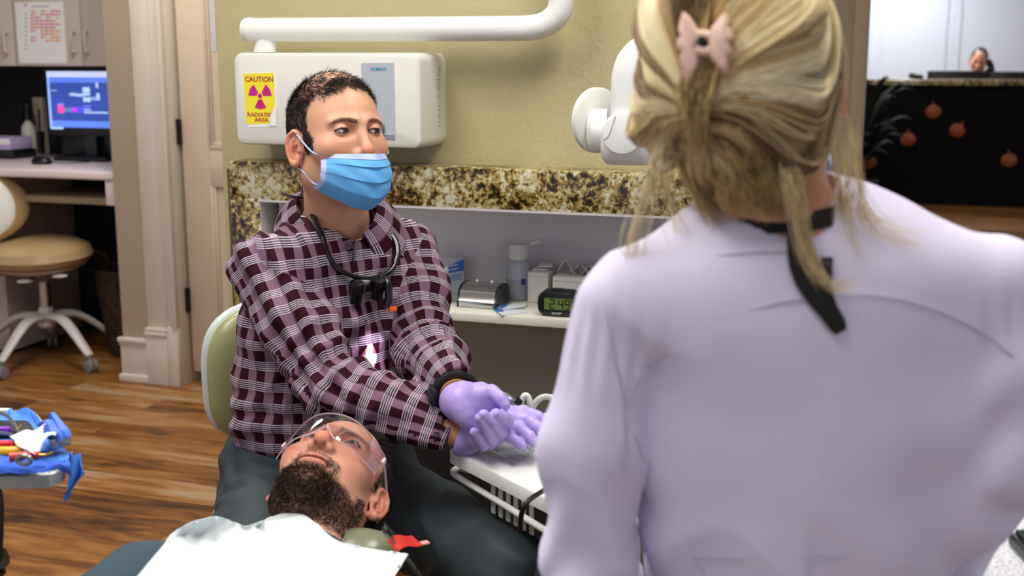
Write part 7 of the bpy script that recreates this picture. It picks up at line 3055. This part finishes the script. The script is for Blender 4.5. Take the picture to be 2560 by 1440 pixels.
wr = thing('sterile_wrap', 'bright blue sterile wrap under the instruments on the grey tray', 'wrap', Pz(60, 1100, IZ + 0.002))
b1 = IZ + 0.002
put('wrap_sheet', quad_sheet([[(-170, 1036), (0, 1034), (25, 1022), (38, 1030), (62, 1019), (85, 1030), (100, 1052)], [(-170, 1080), (0, 1080), (40, 1080), (70, 1075), (95, 1070), (110, 1080), (125, 1085)], [(-170, 1130), (0, 1130), (50, 1130), (90, 1128), (125, 1120), (150, 1118), (160, 1120)], [(-170, 1168), (0, 1166), (50, 1168), (90, 1166), (130, 1160), (160, 1152), (178, 1146)]],
                             [[b1 + .004] * 2 + [b1 + 0.012, b1 + .006, b1 + .016, b1 + .014, b1 + .008], [b1] * 7, [b1] * 7, [b1 + 0.004] * 7], 40, 22, 0.002, 3), M_BLUE, wr)
put('front_fold', quad_sheet([[(-170, 1140), (0, 1138), (60, 1146), (110, 1155), (150, 1152), (172, 1150)], [(-170, 1162), (0, 1162), (60, 1166), (110, 1168), (150, 1164), (176, 1168)], [(-170, 1182), (0, 1183), (60, 1184), (110, 1182), (148, 1174), (180, 1192)]],
                             [[IZ + .016] * 6, [IZ + .012] * 6, [IZ + 0.003, IZ + 0.003, IZ + .004, IZ + .006, IZ + .006, IZ - .004]], 34, 12, 0.003, 6), mat('deep blue wrap', (58, 104, 214), 0.85, var=0.05, bump=0.12, bscale=300), wr)
hang = [[(172, 1134), (184, 1134), (198, 1140)], [(168, 1160), (192, 1160), (206, 1156)], [(172, 1192), (196, 1188), (214, 1178)], [(174, 1218), (186, 1212), (198, 1196)], [(162, 1232), (170, 1230), (178, 1222)], [(160, 1248), (165, 1250), (170, 1248)]]
hzr = [[IZ + 0.008] * 3, [IZ + .004] * 3, [IZ - 0.012] * 3, [IZ - .026] * 3, [IZ - .036] * 3, [IZ - .046] * 3]
hp3 = [[P(x, y, TPn[3][1] - 0.01 + 0.004 * k) for k, (x, y) in enumerate(r)] for r in hang]
S_ = np.array([spline(np.array(r), 12) for r in hp3])
Gd = np.array([spline(S_[:, i], 26) for i in range(12)])
for i in range(12):
    for j in range(26):
        Gd[i, j, 1] += 0.008 * math.sin(i * 0.8 + j * 0.3)
g = G()
g.sheet(grid_fn(Gd), 12, 26, 0.0008)
put('hanging_corner', g, M_BLUE, wr)
# black pad, gauze
pd = put('mirror_pad', poly_slab([Pz(x, y, IZ + 0.012) for x, y in ((-80, 1050), (72, 1049), (92, 1078), (-80, 1084))], IZ + 0.006, IZ + 0.012, 0.004, 3), mat('dark green pad', (14, 28, 30), 0.75))
tag(pd, 'dark glossy pad at the back of the blue wrap', 'pad')


def gz(u, v):
    c = [Pz(24, 1092, IZ + 0.03), Pz(112, 1066, IZ + 0.034), Pz(132, 1096, IZ + 0.032), Pz(72, 1134, IZ + 0.026)]
    q = (c[0] * (1 - u) + c[1] * u) * (1 - v) + (c[3] * (1 - u) + c[2] * u) * v
    n_ = mnoise.noise(Vector((u * 3.5, v * 3.5, 2)))
    pul = 0.006 * math.sin(6 * u) * math.sin(5 * v)
    return q + np.array([0.004 * math.sin(9 * v), 0.003 * math.sin(8 * u), 0.005 * n_ + pul])


gq = put('gauze_square', G().sheet(gz, 22, 20, 0.0012), M_PAPER)
tag(gq, 'crumpled white gauze square on the instruments', 'gauze')
# instruments
inst = [([(-160, 1112), (0, 1111), (26, 1111), (38, 1114)], 0.0055, (200, 36, 40), 'upper red handled instrument beside the white gauze', []),
        ([(-160, 1126), (0, 1128), (40, 1127), (57, 1127)], 0.0062, (236, 176, 26), 'yellow handled instrument with a curved gold tip', [(57, 1128), (85, 1129), (96, 1133), (104, 1128)]),
        ([(24, 1142), (60, 1139), (80, 1137), (98, 1136)], 0.0055, (206, 44, 44), 'lower red handled instrument with a long gold tip', [(98, 1138), (116, 1137), (128, 1132), (134, 1127)]),
        ([(-160, 1076), (0, 1074), (18, 1074), (26, 1076)], 0.0045, (128, 48, 180), 'purple handled instrument at the left edge', [(26, 1076), (44, 1072), (52, 1064), (47, 1063)])]
for pts, r, c, lab, tip in inst:
    Q = [Pz(x, y, IZ + 0.020) for x, y in pts]
    t = thing('dental_instrument', lab, 'instrument', Q[1], 'coloured dental instruments')
    put('handle', G().tube(Q, [r, r, r, r * 0.8], 12, n=24), mat('handle %d %d %d' % c, c, 0.35), t)
    if not tip:
        tip = [(38, 1114), (60, 1117), (70, 1121)]
    put('tip', G().tube([Pz(x, y, IZ + 0.020) for x, y in tip], [0.0018, 0.0016, 0.0014, 0.0008], 8, n=16), mat('gold tip', (200, 160, 70), 0.25, 0.9), t)
for pts, lab in (([(-60, 1020), (5, 1034), (30, 1052), (44, 1082)], 'bent steel instrument crossing the dark pad'), ([(-160, 1074), (0, 1082), (40, 1090)], 'thin steel instrument under the purple handle')):
    q = put('steel_probe', G().tube([Pz(x, y, IZ + 0.026) for x, y in pts], 0.0024, 8, n=24), M_STEEL)
    tag(q, lab, 'instrument')
# ribbed blue bur blocks with steel clips
for k, (pp4, lab) in enumerate((([(128, 1076), (138, 1074), (166, 1116), (152, 1122)], 'outer ribbed blue rubber strip of the instrument cassette'), ([(112, 1098), (128, 1092), (150, 1120), (136, 1128)], 'inner ribbed blue rubber strip beside the gauze'))):
    c = [Pz(x, y, IZ + 0.012) for x, y in pp4]
    t = thing('rubber_strip', lab, 'rubber strip', np.mean(c, axis=0), 'ribbed rubber strips')

    def rib(u, v, c=c):
        q = (c[0] * (1 - u) + c[1] * u) * (1 - v) + (c[3] * (1 - u) + c[2] * u) * v
        return q + np.array([0, 0, 0.010 + 0.0045 * abs(math.sin(v * PI * 7))])
    g = G()
    g.sheet(rib, 4, 65, 0.012)
    put('ribbed_block', g, mat('rubber blue', (66, 112, 206), 0.6), t)
    e = (c[2] + c[3]) / 2
    put('steel_clip', G().box(e + [0, 0, 0.010], (0.018, 0.012, 0.014), rotz(0.6), 0.002), M_STEEL, t)
    e = (c[0] + c[1]) / 2
    put('steel_clip', G().box(e + [0, 0, 0.010], (0.014, 0.008, 0.012), rotz(0.6), 0.002), M_STEEL, t)
rg_ = put('finger_ring', G().tube([Pz(60, 1150, IZ + 0.024) + np.array([0.0085 * math.cos(a), 0.0, 0.0055 * math.sin(a)]) for a in np.linspace(0, 2 * PI, 25)], 0.0028, 8), M_STEEL)
tag(rg_, 'steel instrument ring in front of the lower red handle', 'ring')

# ------------------------------------------------------------ counter and keyboard at the lower right
KZ = 0.745
kc = thing('side_counter', 'white speckled counter at the lower right edge', 'counter', Pz(2560, 1420, KZ) - [0, 0, 0.1])
m = NT('speckled white')
v = m.coord()
m.l(m.ramp(m.noise(v, 260, 3), [(0.34, '#9a9ca2'), (0.5, '#dcdee2'), (0.7, '#e8eaee')]), m.b.inputs['Base Color'])
m.set(Roughness=0.4)
q0 = Pz(2470, 1500, KZ)
ca = np.array([0.58, 0.62, 0.0])
ca = ca / np.linalg.norm(ca)
cbv = np.array([ca[1], -ca[0], 0])
put('worktop', G().box(Pz(2560, 1420, KZ) + cbv * 0.20 + ca * 0.30 - [0, 0, 0.0155], (0.95, 0.55, 0.03), np.stack([ca, -cbv, np.array([0, 0, 1.0])], 1), 0.004), m.m, kc)
put('cabinet', G().box(Pz(2560, 1420, KZ) + cbv * 0.24 + ca * 0.34 + [0, 0, -KZ / 2 - 0.017], (0.85, 0.42, KZ - 0.034), np.stack([ca, -cbv, np.array([0, 0, 1.0])], 1)), M_LAM, kc)
kb_ = thing('keyboard', 'black keyboard cut by the lower right edge', 'keyboard', Pz(2560, 1350, KZ))
kp = [Pz(2517, 1361, KZ), Pz(2560, 1408, KZ)]
kx_ = (kp[1] - kp[0]) / np.linalg.norm(kp[1] - kp[0])
k2 = Pz(2556, 1272, KZ)
ky_ = k2 - kp[0]
ky_ -= kx_ * (ky_ @ kx_)
ky_ /= np.linalg.norm(ky_)
KR = np.stack([kx_, ky_, np.cross(kx_, ky_)], 1)
kc0 = kp[0] + kx_ * 0.21 + ky_ * 0.075
put('case', G().box(kc0 + [0, 0, 0.009], (0.42, 0.15, 0.016), KR, 0.004), mat('keyboard black', (22, 22, 26), 0.4), kb_)
proto = None
for r in range(6):
    for c in range(20):
        pos = kp[0] + kx_ * (0.014 + 0.0205 * c) + ky_ * (0.016 + 0.0225 * r)
        if proto is None:
            proto = put('key', G().box(pos + [0, 0, 0.019], (0.0175, 0.019, 0.006), KR, 0.0015), mat('key dark', (34, 40, 54), 0.35), kb_)
            p00 = pos
        elif c < 15:
            o = proto.copy()
            COL.objects.link(o)
            o.parent = kb_
            o.location = Vector(pos - p00)
# white nozzle seen through the gap under the arm
nz_ = thing('suction_nozzle', 'small white nozzle seen between the jacket sleeve and waist', 'nozzle', P(1580, 1385, 1.42))
put('nozzle', G().tube([P(1584, 1278, 1.42), P(1586, 1300, 1.42), P(1580, 1325, 1.42), P(1576, 1350, 1.42), P(1576, 1384, 1.42), P(1580, 1470, 1.42)], [0.006, 0.0095, 0.0085, 0.012, 0.013, 0.010], 14, n=30), M_WHITE, nz_)
put('tip', G().tube([P(1581, 1258, 1.42), P(1584, 1280, 1.42)], 0.004, 10), mat('tip copper', (176, 96, 60), 0.4), nz_)
put('stem', G().tube([P(1580, 1468, 1.42), P(1580, 1468, 1.42) * [1, 1, 0] + [0, 0, 0.02]], 0.010, 12).lathe([(0.08, 0.0), (0.08, 0.02), (0.0, 0.022)], P(1580, 1468, 1.42) * [1, 1, 0] + [0, 0, 0.001], seg=24), M_OFFW, nz_)
